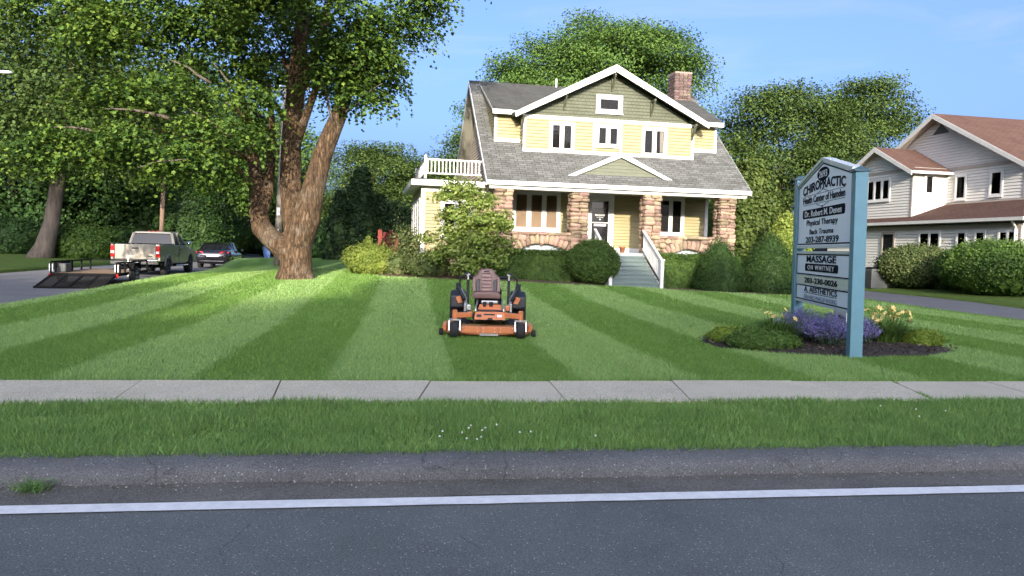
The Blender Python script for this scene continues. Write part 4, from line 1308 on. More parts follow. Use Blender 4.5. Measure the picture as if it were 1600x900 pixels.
M['leaf_tip'] = leafy('bronze_tipped_shrub', [(.038, .068, .018), (.075, .11, .03), (.17, .175, .075)], .25, pscale=3.2)

def crown_leaves(lobes, per_m2, cl_r, per, size, seed, flat=.55, inner=.25, up=.55, droop=0.0, dome=-1.0):
    """leaf positions: clumps strewn over uneven lobes, some inside"""
    rng = np.random.default_rng(seed)
    P, Nn, S = [], [], []
    for (c, r) in lobes:
        c = np.array(c, float); r = np.array(r if hasattr(r, '__len__') else (r, r, r), float)
        area = 4 * math.pi * ((r[0] * r[1]) ** 1.6 / 3 + (r[0] * r[2]) ** 1.6 / 3 + (r[1] * r[2]) ** 1.6 / 3) ** (1 / 1.6)
        ncl = max(4, int(area * per_m2))
        d = unit(rng.normal(size=(ncl, 3)))
        d = np.where((d[:, 2] < dome)[:, None], d * np.array([1, 1, -.6]), d)
        d = unit(d)
        rad = np.where(rng.random(ncl) < inner, rng.uniform(.35, .8, ncl), rng.uniform(.82, 1.06, ncl))
        # uneven outline
        bump_ = np.array([noise.noise(Vector((q[0] * 1.7 + seed, q[1] * 1.7, q[2] * 1.7 + c[0]))) for q in d])
        rad = rad * (1 + .22 * bump_)
        cc = c + d * r * rad[:, None]
        k = rng.poisson(per, ncl) + 3
        idx = np.repeat(np.arange(ncl), k)
        n = len(idx)
        off = np.clip(rng.normal(size=(n, 3)), -1.7, 1.7) * cl_r * np.array([1, 1, flat])
        if droop: off[:, 2] -= droop * (off[:, 0] ** 2 + off[:, 1] ** 2) / max(cl_r, .01)
        P.append(cc[idx] + off)
        Nn.append(unit(d[idx] * .55 + np.array([0, 0, up]) + rng.normal(size=(n, 3)) * .45))
        S.append(size * rng.uniform(.65, 1.25, n))
    return np.concatenate(P), np.concatenate(Nn), np.concatenate(S), rng

def bent(p, q, n=6, sag=.0, wob=.15, sd=0):
    p, q = Vector(p), Vector(q)
    L = (q - p).length
    out = []
    for i in range(n + 1):
        f = i / n
        v = p.lerp(q, f) + Vector((noise.noise(Vector((sd, f * 2.3, 1))), noise.noise(Vector((sd + 9, f * 2.3, 2))), 0)) * wob * L * math.sin(math.pi * min(f * 1.2, 1)) * .6
        v.z += sag * L * math.sin(math.pi * f)
        out.append(v)
    return out

def tree(name, label, base, lobes, mat, bark, trunk_r, height, size=.3, per_m2=.9, cl_r=.6, per=28, seed=1, limbs=True, group=None, shape=LEAF_KITE, trunk_path=None, flat=.55, inner=.25, cat='tree', dome=-1.0):
    base = Vector(base)
    t = empty(name, base, 0, label, cat, group)
    mb = MB()
    top = Vector((0, 0, height))
    path = trunk_path or bent((0, 0, -.15), top, 7, 0, .08, seed)
    n = len(path)
    mb.tube(path, [trunk_r * (1.55 if i == 0 else 1.0 - .75 * i / (n - 1)) for i in range(n)], 10, rough=.12, sd=seed)
    if limbs:
        for i, (c, r) in enumerate(lobes):
            f = .3 + .45 * ((i * .37) % 1)
            k = min(int(f * (n - 1)), n - 2)
            s = Vector(path[k])
            e = Vector(c) - base
            mb.tube(bent(s, s.lerp(e, .9), 5, .06, .2, seed + i), [trunk_r * .36, trunk_r * .3, trunk_r * .24, trunk_r * .18, trunk_r * .12, trunk_r * .05], 6, rough=.1)
    mb.build('trunk', bark, t, smooth=True)
    P, Nn, S, rng = crown_leaves(lobes, per_m2, cl_r, per, size, seed, flat, inner, dome=dome)
    me = leaf_mesh('crown', P - np.array(base), Nn, S, mat, shape, rng)
    link('crown', me, t)
    return t

def shrub(name, label, base, pts_fn, n, size, mat, seed=1, cat='shrub', group=None, shape=LEAF_KITE, jitter=.06, core=.86, outw=.7, up=.35, stem=None, axis=None):
    """pts_fn(rng, n) -> surface points and outward normals about the base; a leafy mass with a shaded inside"""
    base = Vector(base)
    rng = np.random.default_rng(seed)
    t = empty(name, base, 0, label, cat, group)
    p, nn = pts_fn(rng, n)
    dep = np.abs(rng.normal(size=(n, 1))) * jitter * 1.6
    kf = .55 / max(size * 2.2, .12)
    sp = np.array([noise.noise(Vector((q[0] * 2.1 + seed, q[1] * 2.1, q[2] * 2.1))) + 1.1 * noise.noise(Vector((q[0] * kf * 2, q[1] * kf * 2 + seed, q[2] * kf * 2.6))) for q in p])[:, None]
    p = p - nn * dep + nn * sp * jitter * 1.2 + rng.normal(size=p.shape) * jitter * .4
    stray = (rng.random((n, 1)) < .035) * rng.random((n, 1)) * max(jitter * 2.2, .1)
    p = p + (nn + np.array([0, 0, .5])) * stray
    nl = unit(nn * outw + np.array([0, 0, up]) + rng.normal(size=(n, 3)) * .5)
    link('foliage', leaf_mesh('foliage', p, nl, size * rng.uniform(.6, 1.3, n), mat, shape, rng, axis), t)
    # inner twigs
    q, qn = pts_fn(rng, max(400, n // 12))
    link('inner_foliage', leaf_mesh('inner_foliage', q * np.array([core, core, core]) + rng.normal(size=q.shape) * jitter * .3, qn, size * 4.2, mat, LEAF_KITE, rng), t)
    return t

def ell(rx, ry, h, zc=None, lo=-.9):
    zc = h * .5 if zc is None else zc
    def f(rng, n):
        d = unit(rng.normal(size=(n * 2, 3)))
        d = d[d[:, 2] > lo][:n]
        while len(d) < n: d = np.concatenate([d, d])[:n]
        p = d * np.array([rx, ry, h - zc]) + np.array([0, 0, zc])
        p[:, 2] = np.where(d[:, 2] < 0, zc + d[:, 2] * zc, p[:, 2])
        return p, d
    return f
def cone(r, h, pw=.8, base_r=.82):
    """rounded cone: widest a little above the ground"""
    def f(rng, n):
        z = 1 - np.sqrt(rng.random(n)); z = np.clip(z, 0, 1)
        an = rng.random(n) * 2 * math.pi
        rr = r * np.where(z < .12, base_r + (1 - base_r) * z / .12, (1 - ((z - .12) / .88) ** 1.35) ** pw)
        p = np.c_[rr * np.cos(an), rr * np.sin(an), z * h]
        nn = unit(np.c_[np.cos(an), np.sin(an), np.full(n, .35)])
        return p, nn
    return f
def column(r, h):
    def f(rng, n):
        z = rng.random(n)
        an = rng.random(n) * 2 * math.pi
        rr = r * (np.clip(1 - z, 0, 1) ** .42) * (.85 + .15 * np.minimum(z / .1, 1))
        p = np.c_[rr * np.cos(an), rr * np.sin(an), z * h]
        return p, unit(np.c_[np.cos(an), np.sin(an), np.full(n, .3)])
    return f
def slab(L, D, h, rz, z_slope=0.0):
    c, s = math.cos(rz), math.sin(rz)
    def f(rng, n):
        A = np.array([L * h, L * D, D * h, D * h, L * h * .4])
        w = rng.choice(5, n, p=A / A.sum())
        u, v, z = rng.uniform(-L / 2, L / 2, n), rng.uniform(-D / 2, D / 2, n), rng.uniform(0, h, n)
        nx = np.zeros((n, 3))
        v = np.where(w == 0, -D / 2, np.where(w == 4, D / 2, v)); z = np.where(w == 1, h, z); u = np.where(w == 2, -L / 2, np.where(w == 3, L / 2, u))
        nx[w == 0] = (0, -1, 0); nx[w == 4] = (0, 1, 0); nx[w == 1] = (0, 0, 1); nx[w == 2] = (-1, 0, 0); nx[w == 3] = (1, 0, 0)
        z = z * (1 + z_slope * u) 
        # rounded shoulders
        sh = np.clip((z - h * .8) / (h * .2), 0, 1) ** 2 * .08
        v = v - np.sign(v) * sh * (w != 1)
        p = np.c_[u * c - v * s, u * s + v * c, z]
        nn = np.c_[nx[:, 0] * c - nx[:, 1] * s, nx[:, 0] * s + nx[:, 1] * c, nx[:, 2]]
        return p, nn
    return f

def on_ground(u, v):
    x, y, _ = hf(u, v)
    return Vector((x, y, gz(x, y)))

# --- clipped planting along the house
hz_ = 1.60
b = on_ground(1.55, -.75); shrub('hedge', 'long clipped dark green hedge below the big porch window left of the steps', b, slab(3.3, .85, hz_ - b.z, HYAW), 26000, .045, M['leaf_hedge'], 3, 'hedge', jitter=.05)
b = on_ground(7.35, -.75); shrub('hedge', 'clipped green hedge between the steps and the nearer dark green cone shrub', b, slab(2.2, .85, hz_ - b.z, HYAW), 19000, .045, M['leaf_hedge'], 4, 'hedge', jitter=.05)
b = on_ground(10.1, -.35); shrub('hedge', 'short low hedge seen in the gap between the two dark cone shrubs', b, slab(2.4, .7, 1.3, HYAW), 8000, .05, M['leaf_hedge'], 5, 'hedge', jitter=.05)
b = on_ground(3.72, -1.35); shrub('round_shrub', 'large round clipped boxwood shrub just left of the front steps', b, ell(.97, .97, 1.62, .78, -.95), 24000, .05, M['leaf_box'], 6, jitter=.05)
b = on_ground(8.52, -1.55); shrub('cone_shrub', 'dark green cone shaped dwarf spruce in front of the last stone column', b, cone(.98, 2.1, .72), 30000, .055, M['leaf_spruce'], 7, jitter=.075, shape=LEAF_LONG)
b = on_ground(10.60, -1.55); shrub('cone_shrub', 'wider dark green cone shaped dwarf spruce to the right of the house corner', b, cone(1.17, 2.35, .70), 34000, .06, M['leaf_spruce'], 8, jitter=.08, shape=LEAF_LONG)
x, y = 10.85, 29.6; shrub('cone_shrub', 'bright yellow green cone evergreen rising behind the wider dwarf spruce', (x, y, gz(x, y)), cone(1.25, 3.25, .75), 24000, .09, M['leaf_yellow'], 9, jitter=.07)
x, y = 10.5, 33.0; shrub('tall_arborvitae', 'tall loose yellow green arborvitae beside the right house corner', (x, y, gz(x, y)), column(1.75, 5.6), 24000, .16, M['leaf_gold'], 10, 'tree', jitter=.16)
b = on_ground(-4.15, -.35); shrub('clipped_shrub', 'clipped yellow green shrub block at the far left end of the mulch bed', b, ell(.95, .8, 1.05, .55, -.95), 15000, .06, M['leaf_yellow'], 12, jitter=.12)

x, y = at(1118, 400, 38).xy; shrub('tall_shrub', 'dark green shrub seen through the open end of the porch', (x, y, gz(x, y)), ell(1.6, 1.6, 4.2, 2.0, -.9), 9000, .15, M['leaf_mid'], 15, jitter=.2)
# --- the loose flowering tree in front of the sunroom
db = on_ground(-.55, -1.55)
def dl(px, py, d, rx, rz): 
    p = at(px, py, d); k = d / F_PX
    return ((p.x, p.y, p.z), (rx * k, rx * k * .9, rz * k))
dog = [dl(722, 295, 26.0, 28, 18), dl(698, 308, 25.8, 20, 10), dl(750, 315, 25.8, 26, 14), dl(778, 342, 25.4, 24, 12), dl(715, 335, 25.5, 26, 12), dl(748, 348, 25.2, 34, 14), dl(785, 352, 25.4, 16, 10), dl(705, 362, 25.2, 22, 10), dl(742, 375, 25.0, 38, 14), dl(775, 385, 25.1, 26, 14),
       dl(712, 390, 25.0, 28, 10), dl(740, 400, 24.8, 34, 13), dl(768, 408, 24.8, 22, 12), dl(728, 418, 24.7, 26, 9), dl(690, 402, 24.8, 20, 9), dl(670, 372, 25.2, 14, 7)]
tree('small_tree', 'loose layered light green small tree in front of the yellow sunroom', db, dog, M['leaf_dogwood'], M['bark_grey'], .09, 2.6, size=.105, per_m2=13, cl_r=.15, per=20, seed=21, flat=.45, inner=.3)
for i_, (px_, py_, d_, rx_, rz_, lab_) in enumerate([(668, 412, 25.6, 36, 20, 'low pale speckled shrub at the foot of the light green small tree'), (622, 408, 26.2, 26, 17, 'low pale speckled shrub next to the clipped yellow green shrub')]):
    q_ = at(px_, py_ + 8, d_); q_.z = gz(q_.x, q_.y); k_ = d_ / F_PX
    shrub('low_shrub', lab_, q_, ell(rx_ * k_, rx_ * k_ * .8, rz_ * 2 * k_, rz_ * k_, -.95), 7000, .065, M['leaf_tip'], 200 + i_, jitter=.14)
b = on_ground(-2.9, -.6); shrub('bare_shrub', 'thin brownish shrub standing above the yellow green clipped shrub', b, ell(.55, .5, 1.75, 1.1, -.6), 2600, .075, M['leaf_tip'], 13, jitter=.25, core=.4)
tb = MB()
for i in range(9):
    an = i * .7; tb.tube(bent((0, 0, 0), (math.cos(an) * .4, math.sin(an) * .35, 1.5), 5, 0, .15, i), [.02, .018, .015, .012, .008, .005], 5)
tb.build('stem', M['bark_grey'], bpy.data.objects['bare_shrub'], smooth=True)

# --- the big maple on the lawn
mbase = Vector((-7.02, 24.0, gz(-7.02, 24.0)))
mp_t = empty('maple_tree', mbase, 0, 'huge maple with forked sunlit trunk standing on the lawn', 'tree')
def rel(px, py, d): return at(px, py, d) - mbase
tk = MB()
tk.tube([Vector((0.02, 0, -.25)), Vector((0, 0, .05)), Vector((.02, 0, .4)), rel(463, 402, 24), rel(464, 388, 24), rel(468, 370, 24), rel(474, 352, 24)], [.74, .60, .51, .475, .46, .42, .34], 40, rough=.16, sd=2)
tk.tube([rel(468, 378, 23.95), rel(478, 345, 23.9), rel(488, 300, 23.9), rel(502, 245, 23.9), rel(519, 205, 23.9), rel(530, 178, 24), rel(545, 130, 24.3), rel(560, 70, 24.6)], [.44, .44, .37, .31, .29, .26, .2, .1], 28, rough=.14, sd=3)
tk.tube([rel(455, 396, 24), rel(430, 378, 24.05), rel(408, 356, 24.1), rel(402, 325, 24.2), rel(400, 285, 24.5), rel(397, 250, 24.6), rel(385, 190, 24.8), rel(370, 120, 25)], [.40, .36, .33, .27, .23, .2, .15, .07], 24, rough=.14, sd=4)
tk.tube([rel(410, 330, 24.3), rel(418, 300, 24.6), rel(424, 255, 24.9), rel(425, 200, 25.1), rel(420, 120, 25.3)], [.22, .19, .17, .14, .07], 14, rough=.12, sd=6)
tk.tube([rel(466, 378, 24.2), rel(458, 340, 24.6), rel(454, 290, 24.8), rel(455, 220, 24.9), rel(462, 150, 25), rel(470, 60, 25.2), rel(480, -30, 25.4)], [.40, .37, .36, .32, .3, .24, .14], 20, rough=.14, sd=5)
tk.tube([rel(456, 170, 24.9), rel(480, 110, 25), rel(505, 50, 25), rel(520, -20, 25)], [.22, .18, .14, .08], 10, rough=.1, sd=7)
tk.tube([rel(458, 240, 24.8), rel(475, 190, 24.2), rel(497, 130, 23.6), rel(520, 60, 23.2)], [.18, .15, .12, .06], 10, rough=.1, sd=9)
for i, (a, b_) in enumerate([((400, 290, 24.4), (250, 175, 22.5)), ((398, 250, 24.6), (140, 190, 22)), ((390, 200, 24.8), (300, 90, 23)), ((455, 200, 24.8), (330, 40, 23.5)), ((540, 150, 24.2), (640, 40, 24)), ((462, 140, 25), (420, 40, 26)), ((400, 300, 24.4), (330, 240, 22.0))]):
    tk.tube(bent(rel(*a), rel(*b_), 6, .05, .12, i), [.13, .11, .09, .075, .06, .045, .02], 8, rough=.1)
mt_ = tk.build('trunk', M['bark'], mp_t, smooth=True)
rm = mt_.modifiers.new('join', 'REMESH'); rm.mode = 'VOXEL'; rm.voxel_size = .055; rm.use_smooth_shade = True      # limbs grow out of one another
sm = mt_.modifiers.new('blend', 'SMOOTH'); sm.factor = .5; sm.iterations = 9
for i, (a, b_, r_) in enumerate([((265, 185, 21.4), (165, 170, 20.9), .06), ((330, 130, 21.6), (262, 92, 21.0), .05), ((395, 175, 22.0), (330, 95, 21.3), .05), ((300, 250, 21.2), (215, 262, 20.8), .045), ((360, 215, 21.7), (290, 168, 21.0), .05), ((420, 190, 23.0), (352, 160, 21.6), .06),
                                (( 500, 150, 23.4), (560, 95, 22.6), .05), ((540, 175, 23.6), (598, 130, 22.9), .04), ((250, 60, 21.8), (180, 20, 21.2), .05), ((150, 205, 21.2), (70, 200, 20.9), .045), ((520, 190, 23.7), (500, 110, 22.8), .05)]):
    MB().tube(bent(rel(*a), rel(*b_), 7, .05, .22, 40 + i), [r_, r_ * .9, r_ * .8, r_ * .7, r_ * .58, r_ * .45, r_ * .32, r_ * .15], 7).build('branch', M['bark_grey'], mp_t, smooth=True)
def lb(px, py, d, rx, rz, ry=None):
    p = at(px, py, d); k = d / F_PX
    return ((p.x, p.y, p.z), (rx * k, (ry or rx) * k, rz * k))
maple_l = [lb(560, 85, 23.5, 62, 50), lb(545, 60, 22.8, 48, 36), lb(590, 100, 23.2, 40, 36), lb(525, 120, 23.0, 36, 34), lb(610, 40, 24, 55, 45), lb(660, 5, 24, 55, 34), lb(555, 150, 23.6, 40, 34), lb(575, 125, 24.5, 45, 40), lb(530, 20, 23, 60, 50), lb(600, -50, 25, 80, 60), lb(690, -60, 25, 70, 55),
           lb(505, 95, 26.5, 60, 70), lb(430, 30, 27, 80, 60), lb(455, -60, 24, 100, 60),
           lb(385, 150, 22.3, 46, 44), lb(405, 205, 23, 26, 30), lb(365, 95, 22.3, 60, 45), lb(345, 200, 21.8, 55, 38), lb(300, 245, 21.5, 58, 32), lb(275, 262, 21.6, 38, 26), lb(365, 268, 22.2, 30, 20), lb(330, 40, 22, 70, 50),
           lb(245, 140, 21.5, 62, 55), lb(215, 215, 21.3, 55, 36), lb(180, 60, 21.5, 70, 55), lb(250, 30, 22, 70, 50), lb(160, 150, 21.5, 55, 42), lb(120, 210, 21.5, 55, 36), lb(70, 232, 21.8, 55, 34), lb(25, 246, 22, 45, 26), lb(150, 246, 21.8, 42, 24),
           lb(380, 10, 23, 60, 50), lb(100, 20, 23, 80, 50), lb(300, -60, 22, 140, 60), lb(120, -50, 23, 120, 60), lb(450, 120, 27, 60, 60),
           ((-6.6, 16.6, 8.9), (1.5, 2.0, 1.5)), ((-6.9, 19.0, 10.2), (1.8, 2.0, 1.6))]
maple_l = [(c, (r[0], r[1], r[2] * (.62 if i % 3 else .8))) for i, (c, r) in enumerate(maple_l)]
P, Nn, S, rng_ = crown_leaves(maple_l, 1.7, .36, 105, .112, 5, .24, .05, .55, .5, -.1)
link('crown', leaf_mesh('crown', P - np.array(mbase), Nn, S, M['leaf_maple'], LEAF_MAPLE, rng_), mp_t)

# --- the old tree across the side street
def world_lobes(L): return [lb(*a) for a in L]
ob = at(75, 402, 44); ob.z = .55
tp = [at(62, 405, 44) - ob + Vector((0, 0, -.2)), at(70, 385, 44) - ob, at(80, 350, 44) - ob, at(88, 300, 44) - ob, at(97, 255, 44) - ob, at(104, 180, 44) - ob, at(110, 110, 44) - ob, at(100, 20, 44) - ob]
tree('old_tree', 'old leaning tree with a flared pale base across the side street', ob, world_lobes([(60, 220, 42, 100, 60), (130, 150, 43, 110, 70), (40, 110, 42, 90, 70), (180, 230, 44, 90, 50), (110, 40, 44, 120, 70), (230, 130, 46, 90, 80), (0, 200, 42, 70, 60), (0, 20, 42, 100, 80)]),
     M['leaf_oak'], M['bark_grey'], .58, 9, size=.22, per_m2=.75, cl_r=.65, per=34, seed=31, trunk_path=tp, limbs=False)
# --- woodland on the left, beyond the street
woods = [('tall dark tree at the left edge behind the old leaning tree', (20, 400, 56), [(10, 250, 56, 110, 70), (0, 150, 56, 120, 90), (60, 320, 57, 80, 60), (-20, 350, 55, 70, 50)], 'leaf_dark'),
         ('dark woodland tree just beyond the left edge of the view', (-130, 405, 58), [(-130, 250, 58, 110, 90), (-180, 330, 58, 90, 60), (-80, 340, 58, 80, 60)], 'leaf_dark'),
         ('dark woodland tree behind the pickup truck', (172, 395, 60), [(170, 260, 60, 90, 70), (150, 180, 60, 110, 80), (210, 330, 61, 80, 50), (120, 330, 61, 70, 50)], 'leaf_dark'),
         ('broad dark tree behind the brown wooden pole', (255, 392, 66), [(260, 270, 66, 90, 80), (290, 180, 66, 100, 80), (230, 340, 66, 60, 45), (310, 350, 66, 50, 36)], 'leaf_dark'),
         ('grey trunked street tree behind the black sedan', (342, 390, 56), [(345, 250, 56, 60, 50), (320, 200, 56, 80, 60), (385, 230, 57, 60, 60), (375, 300, 57, 45, 36)], 'leaf_mid'),
         ('sunlit tree at the far end of the side street', (430, 390, 75), [(420, 300, 75, 60, 60), (450, 240, 75, 60, 60), (390, 340, 75, 50, 40), (480, 300, 76, 40, 60), (490, 350, 74, 30, 40)], 'leaf_mid'),
         ('dark tree closing the far end of the side street', (380, 388, 95), [(380, 330, 95, 70, 55), (330, 340, 95, 60, 45), (440, 340, 95, 70, 50), (500, 350, 95, 50, 45)], 'leaf_dark')]
for i, (lab, (px, py, d), L, mt) in enumerate(woods):
    bp_ = at(px, py, d); bp_.z = street_z(d) + .1
    tree('woodland_tree', lab, bp_, world_lobes(L), M[mt], M['bark_grey'], .42, 8.5, size=.27, per_m2=.75, cl_r=.65, per=48, seed=50 + i, group='trees beyond the side street')
# the round tree and others seen over the arborvitae and behind the house
back = [('round sunlit tree in the distance between the maple and the sunroom', (580, 400, 58), [(585, 290, 58, 68, 56), (560, 330, 57, 50, 40), (615, 320, 58, 42, 45), (600, 255, 58, 40, 25)], 'leaf_oak', .30),
        ('distant tree top showing behind the balcony railing', (690, 400, 62), [(690, 285, 62, 52, 45), (720, 225, 64, 22, 30), (660, 300, 62, 35, 40), (735, 270, 63, 40, 60)], 'leaf_oak', .30),
        ('large round green tree rising behind the house roof', (930, 390, 50), [(930, 110, 50, 95, 66), (850, 130, 50, 75, 55), (800, 150, 50, 42, 50), (1010, 110, 50, 75, 58), (1055, 130, 50, 42, 60), (930, 75, 50, 60, 36), (990, 70, 50, 50, 28), (880, 180, 50, 120, 60), (1020, 200, 50, 80, 60), (760, 205, 52, 40, 45)], 'leaf_mid', .27),
        ('big sunlit tree between the two houses', (1215, 400, 47), [(1190, 200, 47, 62, 52), (1250, 190, 47, 60, 48), (1160, 255, 47, 45, 60), (1220, 275, 46, 75, 70), (1290, 240, 47, 50, 60), (1210, 165, 47, 40, 28), (1270, 310, 46, 50, 60), (1180, 330, 47, 60, 60)], 'leaf_oak', .27),
        ('second big tree close to the neighbouring house gable', (1340, 400, 52), [(1350, 170, 52, 52, 40), (1330, 225, 52, 58, 55), (1385, 200, 52, 36, 40), (1300, 260, 52, 50, 55), (1350, 300, 52, 60, 60), (1360, 145, 52, 30, 22)], 'leaf_oak', .28)]
for i, (lab, (px, py, d), L, mt, sz) in enumerate(back):
    bp_ = at(px, py, d); bp_.z = gz(bp_.x, bp_.y) if d < 60 else .8
    tree('background_tree', lab, bp_, world_lobes(L), M[mt], M['bark_grey'], .4, 7, size=sz * .56, per_m2=.6, cl_r=.70, per=165, seed=70 + i, inner=.08, flat=.45, dome=-.3)
for i, (px, py, d, r, h, lab) in enumerate([(300, 388, 52, 2.6, 8.5, 'drooping blue green spruce behind the pickup cab'), (235, 390, 62, 2.6, 10, 'dark spruce left of the brown wooden pole')]):
    p = at(px, py, d); p.z = street_z(d) + .1
    shrub('spruce_tree', lab, p, cone(r, h, .95, 1.0), 16000, .26, M['leaf_spruce'], 90 + i, 'tree', jitter=.3, shape=LEAF_LONG, up=.6)
    MB().tube([(0, 0, -.2), (0, 0, h * .9)], [.2, .05], 8).build('trunk', M['bark_grey'], children_of(bpy.context.scene.objects[0])[0].parent if False else [o for o in COL.objects if o.name.startswith('spruce_tree')][-1], smooth=True)
# arborvitae row behind the lawn
for i, (px, d, r, ztop, lab) in enumerate([(530, 38, .85, 300, 'dark arborvitae column, leftmost of the tall pair behind the maple'), (562, 38.3, 1.05, 262, 'tallest dark arborvitae column behind the maple'), (592, 39, .8, 305, 'dark arborvitae just right of the tallest one'),
                                           (612, 43, .8, 318, 'fourth arborvitae from the maple in the dark row'), (632, 44, .8, 325, 'fifth arborvitae from the maple in the dark row'), (650, 45.5, .8, 330, 'last dark arborvitae, half hidden by the sunroom corner')]):
    p = at(px, 406, d); p.z = gz(p.x, p.y) - .05
    top = at(px, ztop, d)
    shrub('arborvitae', lab, p, column(r, top.z - p.z), 12000, .13, M['leaf_arb'], 100 + i, 'tree', 'arborvitae row behind the maple', jitter=.12)
p = at(575, 405, 35.5); p.z = gz(p.x, p.y); shrub('low_conifer', 'small bright conifer at the foot of the dark arborvitae', p, cone(.4, 1.3), 3000, .08, M['leaf_yellow'], 110, jitter=.05)
# shrubs across the street
for i, (px, py, d, rx, h, mt, lab) in enumerate([(128, 402, 46, 2.2, 2.3, 'leaf_mid', 'rounded green shrub between the old tree and the pickup'), (20, 404, 50, 2.6, 2.6, 'leaf_dark', 'dark shrub at the left edge beside the old tree'), (210, 396, 58, 3.0, 2.4, 'leaf_dark', 'dark undergrowth shrub behind the pickup bed'),
                                                 (350, 392, 70, 3.2, 3.0, 'leaf_mid', 'green shrub below the distant gabled house'), (445, 392, 70, 3.4, 2.6, 'leaf_dark', 'dark shrub at the far bend of the side street'), (495, 398, 48, 1.3, 2.2, 'leaf_dark', 'dark shrub right behind the maple trunk'), (400, 388, 80, 3.5, 2.8, 'leaf_dark', 'low dark shrub far down the side street')]):
    p = at(px, py, d); p.z = (street_z(d) if px < 460 else gz(p.x, p.y))
    shrub('roadside_shrub', lab, p, ell(rx, rx * .7, h, h * .45), 9000, .17, M[mt], 120 + i, jitter=.22, group='shrubs along the side street')
# the neighbour's bushes
for i, (px, d, rx, h, mt, lab) in enumerate([(1428, 30.5, 1.45, 1.75, 'leaf_tip', 'rounded bronze tipped bush next to the grey air conditioner'), (1560, 27, 2.0, 2.0, 'leaf_mid', 'larger green bush at the right edge before the grey wall'), (1495, 29.5, 1.1, 1.45, 'leaf_mid', 'smaller green bush between the two rounded ones')]):
    p = at(px, 440, d); p.z = gz(p.x, p.y)
    shrub('bush', lab, p, ell(rx, rx, h, h * .5, -.95), 26000, .075, M[mt], 140 + i, jitter=.10, group='bushes along the neighbouring wall')

# --- trees on the viewer's side of the road: they throw the long evening shade over the lawn
for i, (x, top, r, lab) in enumerate([(-49, 27, 7.0, 'very tall tree across the road far to the left behind the viewer'), (-38, 26.5, 7.0, 'very tall tree across the road left behind the viewer'), (-27.5, 26, 6.6, 'very tall tree across the road nearest the side street behind the viewer'), (-18.5, 17.2, 6.6, 'tall leafy tree across the road behind the viewer, furthest to the left'), (-10.2, 15.8, 3.4, 'medium leafy tree across the road behind the viewer, second from the left'), (-5.2, 15.6, 2.6, 'slim thin crowned tree across the road behind the viewer'), (3.4, 18.7, 6.3, 'tall leafy tree straight behind the viewer across the road'),
                                      (12.5, 18.4, 6.0, 'tall leafy tree across the road behind the viewer, third from the right'), (21, 18.6, 6.2, 'tall leafy tree across the road behind the viewer, second from the right'), (30, 18.3, 6.4, 'tall leafy tree across the road behind the viewer, furthest to the right')]):
    y = -40 - 1.2 * (i % 2)
    k = r / 6.3
    hz2 = 4.6 * max(k, .6)
    zc = top - hz2
    L = [((x, y, zc), (r * .75, 3.4 * k + .4, hz2)), ((x - r * .48, y + .5, zc - .3), (r * .55, 3.2 * k + .4, hz2 * .97)), ((x + r * .48, y + .5, zc - .3), (r * .55, 3.2 * k + .4, hz2 * .97))]
    zz = zc - hz2 * .9
    while zz > 2.5:
        L.append(((x, y, zz), (r * .95, 3 * k + .4, hz2 * .75))); zz -= hz2 * 1.1
    tree('street_tree', lab, (x, y, 0), L, M['leaf_mid'], M['bark_grey'], .45, top * .5, size=.8 if r > 3 else .5, per_m2=.85, cl_r=.7, per=26 if r > 3 else 10, seed=160 + i, group='tall trees across the road behind the viewer', inner=.5)
# ================================================================== the sign and its flower bed
M['teal'] = surf('teal_post_paint', (.125, .265, .315), .55, .08, 3, .08, 40)
M['teal_cap'] = surf('dark_teal_cap', (.05, .11, .13), .5, .1, 4)
M['sign_face'] = surf('pale_blue_sign_face', (.88, .92, .97), .5, .02, 2)
M['sign_cream'] = surf('cream_sign_strip', (.72, .74, .60), .55, .02, 2)
M['sign_edge'] = surf('sign_edge_white', (.62, .66, .64), .5, .04, 3)
M['navy'] = surf('navy_print', (.006, .008, .018), .8, .05, 3, spec=.05)
M['ink_soft'] = surf('grey_blue_print', (.16, .20, .28), .5, .05, 3)
n0, n1 = Vector((5.12, 11.0, 0)), Vector((5.48, 14.2, 0))
sdir = (n1 - n0).normalized()
SGZ = gz(5.2, 12)
sign = empty('office_sign', (n0.x, n0.y, SGZ), math.atan2(sdir.y, sdir.x), 'pale blue office sign board between two teal posts in the flower bed', 'sign')
# local x runs from the near post to the far post; the lettered face looks to +y (towards the viewer's left)
SLEN = (n1 - n0).length
def post(x, h, name='post'):
    m = MB(); m.box(x - .09, x + .09, -.09, .09, -.3, h); pp = m.build(name, M['teal'], sign, bevel=.008)
    c = MB(); c.box(x - .115, x + .115, -.115, .115, h, h + .035); c.add([(x - .1, -.1, h + .035), (x + .1, -.1, h + .035), (x + .1, .1, h + .035), (x - .1, .1, h + .035), (x, 0, h + .085)], [(0, 1, 4), (1, 2, 4), (2, 3, 4), (3, 0, 4)]); c.build('post_cap', M['teal_cap'], pp)
    return pp
post(0, 2.74); post(SLEN, 2.92)
Z0 = -SGZ
XA, XB = .095, SLEN - .095
ft = .052                                   # half thickness
